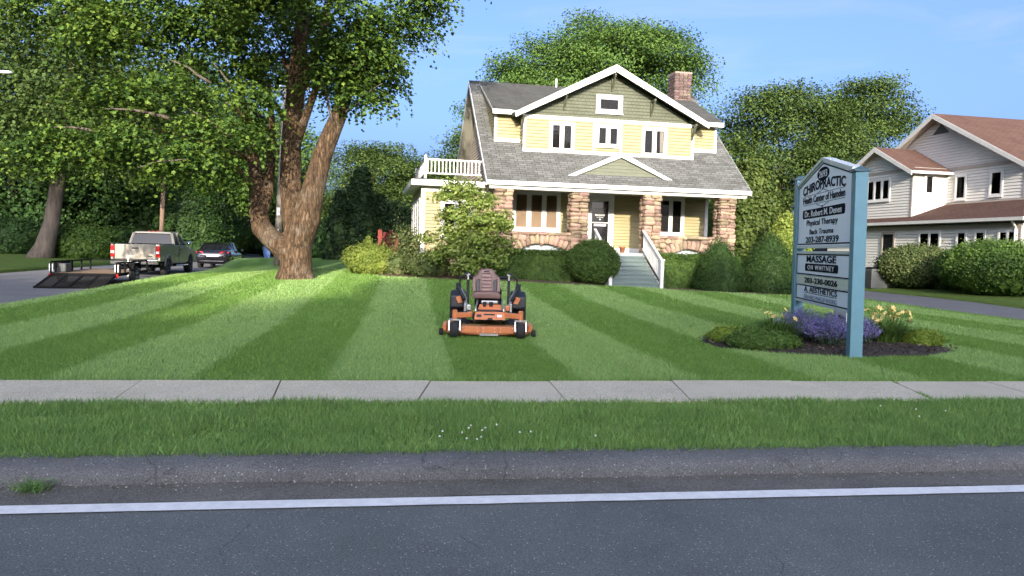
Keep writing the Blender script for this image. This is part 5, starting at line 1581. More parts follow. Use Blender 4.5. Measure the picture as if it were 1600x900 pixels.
# top board with its peak
def face_T(): return Matrix(((-1, 0, 0, 0), (0, 0, 1, ft + .003), (0, 1, 0, Z0), (0, 0, 0, 1)))   # x -> -local x, y -> up, z -> out of the face
FT = face_T()
def on_face(a, b): return (-(a), b)
brd = MB()
zt_, zb_, zp_ = 2.94, 1.84, 3.27
xm = (XA + XB) / 2 + .02
brd.prism([(XA, -ft, zb_ + Z0), (XB, -ft, zb_ + Z0), (XB, -ft, zt_ + Z0), (xm, -ft, zp_ + Z0), (XA, -ft, zt_ + Z0)], (0, 2 * ft, 0))
top_b = brd.build('main_board', M['sign_face'], sign)
edge = MB()
for p, q in (((XA, zt_), (xm, zp_)), ((xm, zp_), (XB, zt_))):
    edge.prism([(p[0], -ft - .03, p[1] + Z0 + .002), (q[0], -ft - .03, q[1] + Z0 + .002), (q[0], -ft - .03, q[1] + .055 + Z0), (p[0], -ft - .03, p[1] + .055 + Z0)], (0, 2 * ft + .06, 0))
edge.build('board_moulding', M['sign_edge'], top_b)
bm_ = MB(); bm_.box(XA, XB, -ft - .012, ft + .012, zb_ + Z0 - .045, zb_ + Z0 - .001); bm_.build('board_moulding', M['sign_edge'], top_b)
low = []
for nm, z0_, z1_, mt in (('lower_board', 1.31, 1.70, 'sign_face'), ('number_strip', 1.145, 1.305, 'sign_cream'), ('lower_board', .85, 1.14, 'sign_face')):
    m = MB(); m.box(XA, XB, -ft + .004, ft - .004, z0_ + Z0, z1_ + Z0); low.append(m.build(nm, M[mt], sign))
m = MB(); m.box(XA, XB, -ft - .01, ft + .01, 1.702 + Z0, 1.74 + Z0); m.build('board_moulding', M['sign_edge'], sign)
m = MB(); m.box(XA, XB, -ft - .01, ft + .01, .81 + Z0, .848 + Z0); m.build('board_moulding', M['sign_edge'], sign)

def border(parent, x0, x1, z0, z1, w, mat, off=.0015):
    m = MB()
    y0, y1 = ft - .004, ft + off
    m.box(x0, x1, y0, y1, z0 + Z0, z0 + w + Z0); m.box(x0, x1, y0, y1, z1 - w + Z0, z1 + Z0); m.box(x0, x0 + w, y0, y1, z0 + w + Z0, z1 - w + Z0); m.box(x1 - w, x1, y0, y1, z0 + w + Z0, z1 - w + Z0)
    return m.build('border', mat, parent)
for i_, (z0_, z1_) in ((0, (1.31, 1.70)), (2, (.85, 1.14))): border(low[i_], XA + .01, XB - .01, z0_ + .008, z1_ - .008, .02, M['navy'])
ib = MB()
ring = [(XA + .03, zb_ + .03), (XB - .03, zb_ + .03), (XB - .03, zt_ - .035), (xm, zp_ - .045), (XA + .03, zt_ - .035)]
for (p, q) in zip(ring, ring[1:] + ring[:1]):
    ib.bar((p[0], ft + .001, p[1] + Z0), (q[0], ft + .001, q[1] + Z0), .004, .022, up=(0, -1, 0)) if False else ib.bar((p[0], ft + .001, p[1] + Z0), (q[0], ft + .001, q[1] + Z0), .022, .004, up=(0, 1, 0))
ib.build('border', M['navy'], top_b)

def letter(parent, tx, xc, zb, w, h, mat, bold=.0, arc=0, lift=.003, space=1.0):
    """xc measured from the near post; the text reads from far (left) to near (right)"""
    o = link('lettering', text_mesh(tx, w, h, mat, bold, .003, arc, space), parent)
    o.matrix_local = Matrix(((-1, 0, 0, xc + w / 2), (0, 0, 1, ft + lift), (0, 1, 0, zb + Z0), (0, 0, 0, 1)))
    return o
def plate(parent, xc, zc, w, h, mat, rnd=.05, y=.0015):
    m = MB(); pts = []
    for cx, cz, a0 in ((w / 2 - rnd, h / 2 - rnd, 0), (-w / 2 + rnd, h / 2 - rnd, 90), (-w / 2 + rnd, -h / 2 + rnd, 180), (w / 2 - rnd, -h / 2 + rnd, 270)):
        for k in range(7):
            an = R(a0 + 15 * k); pts.append((xc + cx + rnd * math.cos(an), ft - .006, zc + cz + rnd * math.sin(an) + Z0))
    m.prism(pts, (0, .006 + y, 0)); return m.build('plate', mat, parent)
ov_ = MB(); ov_.prism([(xm + .34 * math.cos(R(a)), ft - .006, 3.05 + .115 * math.sin(R(a)) + Z0) for a in range(0, 360, 12)], (0, .008, 0)); ov_.build('number_oval', M['navy'], top_b)
letter(top_b, '2693', xm, 2.99, .46, .12, M['print_white'], .015, lift=.004)
letter(top_b, 'CHIROPRACTIC', xm, 2.735, 2.36, .165, M['navy'], .03, .07)
letter(top_b, 'Health Center of Hamden', xm, 2.595, 2.34, .125, M['navy'], .022)
for zz in (2.73, 2.565):
    m = MB(); m.box(xm - 1.15, xm + 1.15, ft - .002, ft + .002, zz + Z0, zz + .012 + Z0); m.build('rule', M['ink_soft'], top_b)
for sg, zz, dz in ((-1, 2.735, .05), (1, 2.735, .05), (-1, 2.56, -.05), (1, 2.56, -.05)):
    m = MB(); m.bar((xm + sg * .36, ft + .001, zz + Z0), (xm + sg * .05, ft + .001, zz + dz + Z0), .014, .004, up=(0, 1, 0)); m.build('ornament', M['ink_soft'], top_b)
for zz in (2.80, 2.505):
    m = MB(); m.prism([(xm + .035 * math.cos(R(a)), ft - .002, zz + .02 * math.sin(R(a)) + Z0) for a in range(0, 360, 30)], (0, .005, 0)); m.build('ornament', M['navy'], top_b)
plate(top_b, xm, 2.405, 2.36, .16, M['navy'])
letter(top_b, 'Dr. Robert M. Denes', xm, 2.352, 2.06, .11, M['print_white'], .018, lift=.0035)
letter(top_b, 'Physical Therapy', xm + .02, 2.165, 1.75, .13, M['navy'], .012)
letter(top_b, 'Back Trauma', xm + .02, 2.04, 1.35, .09, M['navy'], .012)
letter(top_b, '203-287-8939', xm + .0, 1.89, 1.85, .11, M['navy'], .022)
letter(low[0], 'MASSAGE', xm, 1.545, 1.66, .12, M['navy'], .02)
plate(low[0], xm, 1.455, 1.86, .135, M['navy'])
letter(low[0], 'ON WHITNEY', xm, 1.415, 1.5, .08, M['print_white'], .01, lift=.0035, space=1.3)
letter(low[1], '203-230-0026', xm, 1.175, 1.86, .098, M['navy'], .022)
letter(low[2], 'A. AESTHETICS', xm, 1.015, 1.86, .095, M['navy'], .012)
m = MB(); m.box(xm - .9, xm + .9, ft - .002, ft + .002, .992 + Z0, 1.0 + Z0); m.build('rule', M['navy'], low[2])
letter(low[2], 'SKIN\u00b7NAILS\u00b7MAKEUP\u00b7WAXING', xm, .89, 1.86, .075, M['ink_soft'], -.006)
sign.rotation_euler.x = R(-.9)

# little placard behind the near post
yp = at(1312, 512, 12.4); ygz = gz(yp.x, yp.y)
yard = empty('yard_sign', (yp.x, yp.y, ygz), R(86), 'small white lawn placard reading MASSAGE behind the lavender', 'sign')
def yT(y): return y
m = MB(); m.box(-.30, .30, -.008, .008, .34, .78); yb = m.build('placard', M['print_white'], yard)
for tx, z_, w, h in (('MASSAGE', .58, .5, .12), ('on Whitney', .42, .36, .09)):
    o = link('lettering', text_mesh(tx, w, h, M['navy'], .02), yb); o.matrix_local = Matrix(((-1, 0, 0, w / 2), (0, 0, 1, .009), (0, 1, 0, z_), (0, 0, 0, 1)))
for x in (-.2, .2): MB().tube([(x, 0, -.1), (x, 0, .36)], .006, 6).build('stake', M['steel'], yard)

# --- flowers
M['lav'] = leafy('lavender_flowers', [(.13, .12, .25), (.20, .18, .37), (.33, .30, .52)], .2, .6)
M['lav_leaf'] = leafy('lavender_leaves', [(.06, .10, .06), (.10, .15, .09), (.15, .19, .12)], .2, .6)
M['lily_leaf'] = leafy('daylily_leaves', [(.05, .11, .02), (.085, .165, .03), (.14, .21, .05)], .3)
M['lily'] = surf('daylily_petals', (.78, .62, .22), .5, .1, 9)
M['cover'] = leafy('ground_cover_leaves', [(.10, .17, .02), (.16, .24, .03), (.24, .30, .05)], .3)
M['white_petal'] = surf('white_petals', (.75, .75, .70), .6, .05, 9)

def ribbon_mesh(name, bases, dirs, lens, widths, rise, mat, segs=5):
    """arching strap leaves"""
    N = len(bases)
    V = np.zeros((N, 2 * (segs + 1), 3))
    side_ = np.c_[-dirs[:, 1], dirs[:, 0], np.zeros(N)]
    for i in range(segs + 1):
        f = i / segs
        h = rise * lens * (1.9 * f - 1.25 * f * f)
        r = lens * (.25 * f + .75 * f * f) * .8
        c = bases + dirs * r[:, None] + np.c_[np.zeros(N), np.zeros(N), h]
        w = widths * (1 - f ** 2.2 * .92) * .5
        V[:, 2 * i] = c - side_ * w[:, None]; V[:, 2 * i + 1] = c + side_ * w[:, None]
    fs = [(2 * i, 2 * i + 1, 2 * i + 3, 2 * i + 2) for i in range(segs)]
    return np_mesh(name, V, 0, fs, mat)

def daylily(label, x, y, r, nfl, seed, rise=1.05):
    rng = np.random.default_rng(seed)
    z = gz(x, y) + .03
    t = empty('daylily', (x, y, z), 0, label, 'flower', 'daylily clumps in the sign bed')
    n = 420
    an = rng.random(n) * 2 * math.pi; rr = r * .45 * np.sqrt(rng.random(n))
    base = np.c_[rr * np.cos(an), rr * np.sin(an), np.zeros(n)]
    a2 = an + rng.normal(size=n) * .5
    link('leaves', ribbon_mesh('leaves', base, np.c_[np.cos(a2), np.sin(a2), np.zeros(n)], rng.uniform(.3, .55, n), rng.uniform(.012, .022, n), rise * rng.uniform(.6, 1.15, n), M['lily_leaf']), t)
    fm = MB()
    for k in range(6):
        a = k * math.pi / 3; c, s = math.cos(a), math.sin(a)
        w = .022 if k % 2 else .016
        fm.add([(0, 0, 0), (c * .035 - s * w, s * .035 + c * w, .03), (c * .075, s * .075, .022 + .008 * (k % 2)), (c * .035 + s * w, s * .035 - c * w, .03)], [(0, 1, 2, 3)])
    fme = fm.mesh('flower', M['lily'])
    for i in range(nfl):
        a = rng.random() * 2 * math.pi; q = r * (.25 + .75 * rng.random())
        h = rng.uniform(.38, .58)
        px_, py_ = q * math.cos(a), q * math.sin(a)
        MB().tube([(px_ * .4, py_ * .4, 0), (px_ * .8, py_ * .8, h * .7), (px_, py_, h)], .004, 4).build('flower_stalk', M['lily_leaf'], t)
        link('flower', fme, t, (px_, py_, h), (rng.uniform(-.2, 1.2), rng.uniform(-.8, .8), rng.random() * 6), (rng.uniform(.55, 1.0),) * 3)
daylily('yellow daylily clump to the left of the lavender', 4.42, 12.35, .46, 9, 5)
daylily('fuller yellow daylily clump to the right of the near sign post', 6.45, 12.75, .55, 34, 6, 1.0)

def lavender(label, x, y, r, h, seed, n=520):
    rng = np.random.default_rng(seed)
    z = gz(x, y) + .03
    t = empty('lavender', (x, y, z), 0, label, 'flower', 'lavender plants in the sign bed')
    an = rng.random(n) * 2 * math.pi; q = np.sqrt(rng.random(n))
    d = np.c_[np.cos(an) * q, np.sin(an) * q, np.zeros(n)]
    tip = d * r * rng.uniform(.85, 1.15, (n, 1)) + np.c_[np.zeros(n), np.zeros(n), h * (1 - .45 * q ** 2) * rng.uniform(.62, 1.2, n)]
    base = d * r * .35
    ax = unit(tip - base)
    # grey green stems
    f = rng.random((n * 3, 1)); ii = np.repeat(np.arange(n), 3)
    link('leaves', leaf_mesh('leaves', base[ii] + (tip - base)[ii] * f * .8, rng.normal(size=(n * 3, 3)), .05, M['lav_leaf'], LEAF_LONG, rng, ax[ii]), t)
    # flower spikes: a stack of little whorls
    k = 11
    ii = np.repeat(np.arange(n), k); s = np.tile(np.arange(k), n) / k
    pos = tip[ii] - ax[ii] * (s * .12)[:, None] + rng.normal(size=(n * k, 3)) * .008
    link('flower_spikes', leaf_mesh('flower_spikes', pos, rng.normal(size=(n * k, 3)), .021 * rng.uniform(.7, 1.3, n * k), M['lav'], LEAF_KITE, rng), t)
lavender('purple lavender mound nearest the far sign post', 5.0, 12.75, .50, .50, 7)
lavender('purple lavender mound between the two sign posts', 5.25, 12.1, .46, .47, 8)
lavender('smaller purple lavender mound showing right of the near post', 5.9, 12.5, .36, .42, 9, 330)
shrub('ground_cover', 'low yellow green ground cover at the left end of the sign bed', (3.62, 12.35, gz(3.6, 12.3)), ell(.34, .32, .28, .1, -.2), 4200, .03, M['cover'], 31, 'plant', jitter=.03)
shrub('ground_cover', 'low mid green ground cover in front of the left daylily', (4.02, 11.75, gz(4, 11.7)), ell(.62, .42, .30, .1, -.2), 9000, .03, M['lily_leaf'], 32, 'plant', jitter=.04)
shrub('ground_cover', 'low yellow green ground cover right of the fuller daylily', (7.0, 12.6, gz(7, 12.6)), ell(.36, .34, .30, .1, -.2), 4200, .03, M['cover'], 33, 'plant', jitter=.03)
# loose mulch chips in the bed
rng = np.random.default_rng(77)
n = 5000
q = rng.random((n, 2)) * np.array([4.8, 4.2]) + np.array([2.9, 10.9])
def in_poly(P, poly):
    x, y = P[:, 0], P[:, 1]; ins = np.zeros(len(P), bool); poly = np.array(poly); j = len(poly) - 1
    for i in range(len(poly)):
        a, b_ = poly[i], poly[j]
        c = ((a[1] > y) != (b_[1] > y)) & (x < (b_[0] - a[0]) * (y - a[1]) / (b_[1] - a[1] + 1e-12) + a[0])
        ins ^= c; j = i
    return ins
q = q[in_poly(q, BED_S)]
M['chips'] = leafy('mulch_chips', [(.03, .024, .019), (.07, .05, .038), (.20, .16, .12)], 0, .9)
tag(link('mulch_chips', leaf_mesh('mulch_chips', np.c_[q, gz_np(q[:, 0], q[:, 1]) + .055 + rng.random(len(q)) * .015], np.array([0, 0, 1]) + rng.normal(size=(len(q), 3)) * .4, rng.uniform(.03, .075, len(q)), M['chips'], LEAF_LONG, rng)), 'loose dark mulch chips strewn over the sign bed', 'mulch', kind='stuff')
# ================================================================== the orange zero-turn mower
M['orange'] = surf('orange_powder_coat', (.56, .19, .07), .42, .10, 6, .05, 50, coat=.2)
M['orange_worn'] = surf('dusty_orange_deck', (.47, .19, .09), .6, .2, 8, .15, 40)
M['seat_brown'] = surf('brown_seat_vinyl', (.16, .092, .075), .5, .12, 9, .1, 60)
M['seat_light'] = surf('lighter_seat_vinyl', (.24, .15, .125), .5, .1, 9, .1, 60)
M['plastic'] = surf('black_plastic', (.022, .023, .026), .45, .2, 9, .05, 60)
mx, my = -.42, 13.2
mow = empty('ride_on_mower', (mx, my, gz(mx, my) + .01), R(2), 'orange zero turn ride on mower with brown seat standing on the lawn', 'mower')
def mp(name, mb, mat, parent=None, **k): return mb.build(name, M[mat], parent or mow, **k)
# local: x to the viewer's right, y away from the viewer (front of the machine at -y)
# deck
prof = [(-.72, -.42), (-.60, -.60), (-.30, -.66), (0, -.68), (.30, -.66), (.60, -.60), (.72, -.42), (.72, .30), (-.72, .30)]
d = MB(); d.prism([(x, y, .06) for x, y in prof], (0, 0, .13)); deck = mp('deck', d, 'orange_worn', bevel=.015)
d = MB(); d.prism([(x * 1.012, y * 1.012, .052) for x, y in prof], (0, 0, .03)); d.build('deck_lip', M['orange'], deck)
for x0, x1 in ((-.46, -.13), (-.11, .16), (.18, .46)):
    d = MB(); d.box(x0, x1, -.70, -.66, .075, .185); d.build('deck_front_plate', M['orange'], deck, bevel=.008)
d = MB(); d.box(-.13, .18, -.69, -.62, .035, .072); d.build('deck_guard', M['steel'], deck)
for sx in (-1, 1):
    d = MB(); d.lathe([(.0, .19), (.17, .19), (.17, .235), (.1, .25), (.03, .28), (0, .28)], (sx * .42, -.2, 0), 'z', 16); d.build('blade_spindle_cover', M['plastic'], deck)
    a = MB(); a.bar((sx * .74, -.50, .14), (sx * .74, -.12, .16), .07, .11); a.build('deck_side_arm', M['orange'], deck, bevel=.01)
    w = MB(); w.lathe([(.0, -.035), (.05, -.035), (.06, -.02), (.06, .02), (.05, .035), (0, .035)], (sx * .79, -.56, .075), 'x', 14); w.build('anti_scalp_roller', M['rubber'], deck)
d = MB(); d.prism([(.72, -.25, .17), (.80, -.25, .09), (.80, .2, .09), (.72, .2, .17)], (0, 0, .03)); d.build('discharge_chute', M['plastic'], deck)
# front casters
for sx in (-1, 1):
    c = MB(); c.lathe([(.06, -.075), (.115, -.072), (.135, -.045), (.138, 0), (.135, .045), (.115, .072), (.06, .075)], (sx * .555, -.80, .138), 'x', 22)
    cw = mp('caster_wheel', c, 'rubber', smooth=True)
    h = MB(); h.lathe([(0, -.08), (.055, -.08), (.055, .08), (0, .08)], (sx * .555, -.80, .138), 'x', 14); h.build('hub', M['steel'], cw)
    f = MB()
    for s2 in (-1, 1): f.bar((sx * .555 + s2 * .092, -.80, .12), (sx * .555 + s2 * .092, -.74, .30), .014, .06)
    f.box(sx * .555 - .10, sx * .555 + .10, -.78, -.68, .29, .315)
    f.build('caster_fork', M['steel'], cw)
    b = MB(); b.lathe([(0, .30), (.042, .30), (.042, .46), (.03, .47), (0, .47)], (sx * .555, -.73, 0), 'z', 14); mp('caster_boss', b, 'orange', smooth=False)
    arm = MB(); arm.bar((sx * .545, -.73, .375), (sx * .30, -.55, .375), .075, .085); arm.bar((sx * .30, -.55, .375), (sx * .30, .2, .36), .07, .085); mp('front_arm', arm, 'orange', bevel=.008)
# frame and foot platform
f = MB(); f.box(-.26, .26, -.45, .5, .26, .33); mp('frame', f, 'plastic')
f = MB(); f.prism([(-.235, -.64, .30), (.30, -.64, .30), (.28, -.56, .43), (-.215, -.56, .43)], (0, .03, 0)); fp_ = mp('foot_plate', f, 'orange', bevel=.012)
f = MB(); f.box(.0, .08, -.665, -.645, .30, .335); f.build('pedal_slot', M['plastic'], fp_)
f = MB(); f.prism([(-.20, -.545, .425), (.25, -.545, .425), (.25, -.10, .44), (-.20, -.10, .44)], (0, 0, .02)); f.build('foot_pan', M['plastic'], fp_)
f = MB(); f.prism([(-.17, -.36, .44), (.24, -.36, .44), (.22, -.28, .535), (-.15, -.28, .535)], (0, .03, 0)); f.build('kick_panel', M['orange'], fp_, bevel=.01)
for x in (-.21, .27):
    f = MB(); f.tube([(x, -.52, .43), (x, -.44, .50), (x * .9, -.32, .56), (x * .9, -.2, .60)], .016, 8); f.build('pan_rail', M['steel'], fp_, smooth=True)
f = MB(); f.box(-.12, .17, -.30, -.24, .55, .60); mp('seat_pan_front', f, 'steel', bevel=.01)
for x in (-.06, .05): MB().lathe([(0, .50), (.03, .50), (.035, .58), (0, .59)], (x, -.30, 0), 'z', 10).build('spring', M['plastic'], mow)
# rear wheels
for sx in (-1, 1):
    w = MB(); w.lathe([(.15, -.15), (.27, -.148), (.295, -.11), (.30, 0), (.295, .11), (.27, .148), (.15, .15)], (sx * .545, .52, .30), 'x', 30); rw = mp('rear_wheel', w, 'rubber', smooth=True)
    for k in range(26):
        an = 2 * math.pi * k / 26
        t = MB(); t.cbox((sx * .545, .52 + .298 * math.sin(an), .30 + .298 * math.cos(an)), (.27, .025, .022), Matrix.Rotation(-an, 3, 'X') @ Matrix.Rotation(.25 * (1 if k % 2 else -1), 3, 'Z')); t.build('tread_lug', M['rubber'], rw)
    h = MB(); h.lathe([(0, -.16), (.14, -.155), (.15, -.10), (.05, -.09), (.05, .09), (.15, .10), (.14, .155), (0, .16)], (sx * .545, .52, .30), 'x', 18); h.build('rim', M['orange'], rw)
    # fender with fuel tank
    fd = MB(); fd.prism([(sx * .42, .05, .44), (sx * .42, .06, .66), (sx * .42, .25, .74), (sx * .42, .85, .72), (sx * .42, .88, .60), (sx * .42, .3, .56), (sx * .42, .12, .42)], (sx * .26, 0, 0)); fe = mp('fender', fd, 'plastic', bevel=.03, seg=3)
    cp = MB(); cp.lathe([(0, .74), (.05, .74), (.05, .78), (0, .785)], (sx * .55, .42, 0), 'z', 12); cp.build('fuel_cap', M['plastic'], fe)
    dc = MB(); dc.prism([(sx * .45, .043, .54), (sx * .53, .043, .52), (sx * .58, .046, .63), (sx * .50, .046, .66)], (0, -.012, 0)); dc.build('fender_decal', M['orange'], fe)
    ap = MB(); ap.bar((sx * .40, -.10, .60), (sx * .53, .02, .82), .08, .06); ap.bar((sx * .53, .02, .82), (sx * .55, .12, .86), .08, .06); mp('arm_pad', ap, 'plastic', bevel=.015)
    st = MB(); st.bar((sx * .375, -.13, .60), (sx * .49, -.02, .80), .014, .03); mp('arm_trim', st, 'steel')
    # steering lever: up, then in over the lap
    lv = MB(); lv.tube([(sx * .40, -.02, .50), (sx * .50, -.03, .80), (sx * .505, -.06, .95), (sx * .48, -.08, 1.0), (sx * .335, -.10, 1.09)], .015, 8); mp('steering_lever', lv, 'plastic', smooth=True)
    # folded roll bar uprights
    ro = MB(); ro.bar((sx * .37, .30, .50), (sx * .37, .28, 1.06), .05, .05); mp('roll_bar_upright', ro, 'plastic', bevel=.008)
    rb = MB(); rb.box(sx * .37 - .035, sx * .37 + .035, .225, .25, 1.02, 1.045); rb.box(sx * .37 - .014, sx * .37 + .014, .23, .25, .94, 1.02); mp('roll_bar_pin', rb, 'steel')
    bk = MB(); bk.bar((sx * .34, -.22, .38), (sx * .40, -.14, .58), .03, .05); mp('lever_bracket', bk, 'steel')
    bk = MB(); bk.box(sx * .40 - .02, sx * .40 + .02, -.28, -.24, .40, .55); mp('damper', bk, 'steel', bevel=.008)
    bx_ = MB(); bx_.box(sx * .335 - .04, sx * .335 + .04, -.30, -.20, .43, .52); mp('control_box', bx_, 'orange' if sx > 0 else 'steel', bevel=.01)
rbar = MB(); rbar.tube([(-.37, .28, 1.05), (-.37, .75, .98), (-.33, .85, .96), (.33, .85, .96), (.37, .75, .98), (.37, .28, 1.05)], .025, 8); mp('roll_bar', rbar, 'plastic', smooth=True)
en = MB(); en.box(-.25, .25, .55, 1.0, .40, .78); mp('engine', en, 'plastic', bevel=.05, seg=3)
# seat
def pad(cx, cy, cz, w, dpt, h, ry=0, rx=0, n=3):
    m = MB(Matrix.Translation((cx, cy, cz)) @ Matrix.Rotation(rx, 4, 'X')); m.box(-w / 2, w / 2, -dpt / 2, dpt / 2, -h / 2, h / 2); return m
seat = empty('seat', parent=mow)
s_ = MB(); s_.loft([[(x * w + -.035, y, z + dz) for x, z in ((-.25, 0), (-.26, .05), (-.22, .10), (-.1, .115), (.1, .115), (.22, .10), (.26, .05), (.25, 0))] for y, w, dz in ((-.21, .92, -.01), (-.19, 1.0, .0), (.0, 1.0, -.02), (.2, .95, -.01), (.22, .9, 0))])
cu = MB(); cu.v = [(v[0], v[1], v[2] + .64) for v in s_.v]; cu.f = s_.f; cu.mi = s_.mi; cu.uv = s_.uv
cu.build('cushion', M['seat_brown'], seat, smooth=True, bevel=.02)
bm2 = MB(); outl = [(-.24, .70), (-.245, .86), (-.23, 1.0), (-.165, 1.04), (-.15, 1.10), (-.12, 1.135), (0, 1.145), (.12, 1.135), (.15, 1.10), (.165, 1.04), (.23, 1.0), (.245, .86), (.24, .70)]
bm2.prism([(x - .035, .20 + (z - .7) * .22, z) for x, z in outl], (0, .09, 0)); bk_ = bm2.build('backrest', M['seat_brown'], seat, bevel=.03, seg=3)
def yb_(z): return .20 + (z - .7) * .22
for k in range(5):
    z0 = .74 + k * .062
    m = MB(); m.prism([(-.128, yb_(z0) - .022, z0), (.058, yb_(z0) - .022, z0), (.058, yb_(z0 + .056) - .022, z0 + .056), (-.128, yb_(z0 + .056) - .022, z0 + .056)], (0, .03, 0)); m.build('backrest_rib', M['seat_light'], bk_, bevel=.012)
m = MB(); m.prism([(-.14, yb_(1.05) - .02, 1.05), (.07, yb_(1.05) - .02, 1.05), (.055, yb_(1.125) - .015, 1.125), (-.125, yb_(1.125) - .015, 1.125)], (0, .03, 0)); m.build('headrest_panel', M['seat_light'], bk_, bevel=.012)
m = MB(); m.box(-.085, .015, yb_(1.09) - .026, yb_(1.09) - .018, 1.08, 1.105); m.build('seat_badge', M['plastic'], bk_)
for sx in (-1, 1):
    m = MB(); xx = -.035 + sx * .155
    m.prism([(xx - .03, yb_(.74) - .03, .72), (xx + .03, yb_(.74) - .03, .72), (xx + .035, yb_(.95) - .03, .96), (xx - .03, yb_(.95) - .03, .93)], (0, .03, 0)); m.build('side_bolster', M['plastic'], bk_, bevel=.01)
    m = MB(); xx = -.035 + sx * .222
    m.prism([(xx - .03, yb_(.74) - .035, .73), (xx + .028, yb_(.74) - .03, .73), (xx + .02, yb_(1.0) - .03, .985), (xx - .028, yb_(1.0) - .035, .985)], (0, .04, 0)); m.build('side_wing', M['seat_light'], bk_, bevel=.015)

# small fittings: bolts, hoses, decals, clippings caught on the deck
for x in (-.42, -.17, -.07, .12, .22, .42):
    for z in (.10, .165):
        MB().lathe([(0, -.012), (.009, -.012), (.009, 0), (0, 0)], (x, -.70, z), 'y', 6).build('bolt', M['steel'], deck)
for sx in (-1, 1):
    MB().tube([(sx * .22, -.1, .36), (sx * .30, -.2, .30), (sx * .36, -.02, .34), (sx * .42, .2, .42)], .012, 7).build('hose', M['plastic'], mow, smooth=True)
    MB().tube([(sx * .16, -.42, .33), (sx * .10, -.5, .27), (sx * .02, -.44, .26)], .010, 7).build('hose', M['plastic'], mow, smooth=True)
for x0, x1, z0, z1, mt in ((-.19, -.11, .345, .385, 'plastic'), (.16, .24, .345, .385, 'print_white'), (-.07, .12, .375, .40, 'plastic')):
    y_ = -.64 + (z0 - .30) / .13 * .08 - .006
    y2 = -.64 + (z1 - .30) / .13 * .08 - .006
    MB().add([(x0, y_, z0), (x1, y_, z0), (x1, y2, z1), (x0, y2, z1)], [(0, 1, 2, 3)]).build('warning_decal', M[mt], fp_)
rng = np.random.default_rng(91); n = 900
cx = rng.uniform(-.70, .70, n); cy = rng.uniform(-.62, .25, n)
tag(link('grass_clippings', leaf_mesh('grass_clippings', np.c_[cx, cy, np.full(n, .196) + rng.random(n) * .012], np.array([0, 0, 1]) + rng.normal(size=(n, 3)) * .5, rng.uniform(.012, .035, n), M['blade_verge'], LEAF_LONG, rng), deck), kind='stuff')
# ================================================================== trailer, pickup, cars
M['silver'] = surf('silver_beige_paint', (.29, .27, .225), .28, .04, 3, metal=.35, coat=.6)
M['car_black'] = surf('black_car_paint', (.008, .008, .010), .12, .1, 3, coat=1.0)
M['car_maroon'] = surf('maroon_car_paint', (.05, .012, .015), .15, .1, 3, coat=1.0)
M['tail_red'] = surf('red_tail_lens', (.45, .012, .012), .15, .1, 9, coat=.8)
M['tail_clear'] = surf('clear_lens', (.6, .6, .6), .15, .05, 9)
M['plate_white'] = surf('number_plate', (.6, .62, .62), .5, .05, 9)
M['glass_dark'] = surf('tinted_glass', (.008, .009, .010), .06, .1, 3, spec=.3)
M['planks'] = surf('worn_deck_wood', (.30, .20, .12), .85, .3, 4, .4, 25, stretch=(8, .6, 8))
M['blue_bin'] = surf('blue_plastic', (.03, .08, .22), .5, .1, 6)
M['red_wood'] = surf('red_stained_wood', (.20, .03, .025), .7, .2, 6)

def wheel(parent, x, y, r, w, name='wheel', sx=1, spokes=7, rim_mat='steel'):
    m = MB(); m.lathe([(r * .6, -w / 2), (r * .93, -w / 2), (r, -w * .3), (r, w * .3), (r * .93, w / 2), (r * .6, w / 2)], (x, y, r), 'x', 28)
    o = m.build(name, M['rubber'], parent, smooth=True)
    h = MB(); h.lathe([(r * .62, -w * .42), (r * .60, w * .44), (r * .52, w * .40), (r * .5, w * .2), (0, w * .2)] if sx > 0 else [(0, -w * .2), (r * .5, -w * .2), (r * .52, -w * .40), (r * .60, -w * .44), (r * .62, w * .42)], (x, y, r), 'x', 22)
    rim = h.build('rim', M[rim_mat], o)
    for k in range(spokes):
        an = 2 * math.pi * k / spokes
        s = MB(); s.bar((x + sx * w * .34, y + .08 * r * math.sin(an), r + .08 * r * math.cos(an)), (x + sx * w * .38, y + .56 * r * math.sin(an), r + .56 * r * math.cos(an)), .03, r * .17, up=(1, 0, 0)); s.build('spoke', M[rim_mat], o)
    return o

# ---- pickup
TA = .155
tz = street_z(32) - .02
truck = empty('pickup_truck', (-15.75, 31.0, tz), TA, 'silver beige pickup truck hitched to the open trailer', 'truck')
def tp_(name, mb, mat, parent=None, **k): return mb.build(name, M[mat], parent or truck, **k)
HW = .97
b = MB()                                              # bed: two sides with wheel openings, floor, front
for sx in (-1, 1):
    y0, yw, rw = .02, 1.15, .47
    pts = [(y0, .62), (yw - rw, .62)] + [(yw + rw * math.cos(R(a)), .42 + rw * math.sin(R(a))) for a in range(155, 20, -15)] + [(yw + rw, .55), (2.05, .52), (2.05, 1.34), (y0, 1.32)]
    s = MB(); s.prism([(sx * HW, y, z) for y, z in pts], (-sx * .09, 0, 0)); tp_('bed_side', s, 'silver', bevel=.02)
    rl_ = MB(); rl_.box(sx * HW - .05 - (.05 if sx > 0 else -.0), sx * HW + (.005 if sx > 0 else .095), .03, 2.04, 1.342, 1.375); tp_('bed_rail', rl_, 'plastic', bevel=.01)
    ar = MB(); ar.tube([(sx * (HW + .008), yw + .48 * math.cos(R(a)), .42 + .48 * math.sin(R(a))) for a in range(0, 181, 15)], .035, 6); tp_('arch_moulding', ar, 'silver', smooth=True)
fl = MB(); fl.box(-HW + .09, HW - .09, .05, 2.04, .70, .76); tp_('bed_floor', fl, 'plastic')
tg = MB(); tg.box(-.80, .80, -.025, .035, .72, 1.335); tgo = tp_('tailgate', tg, 'silver', bevel=.018)
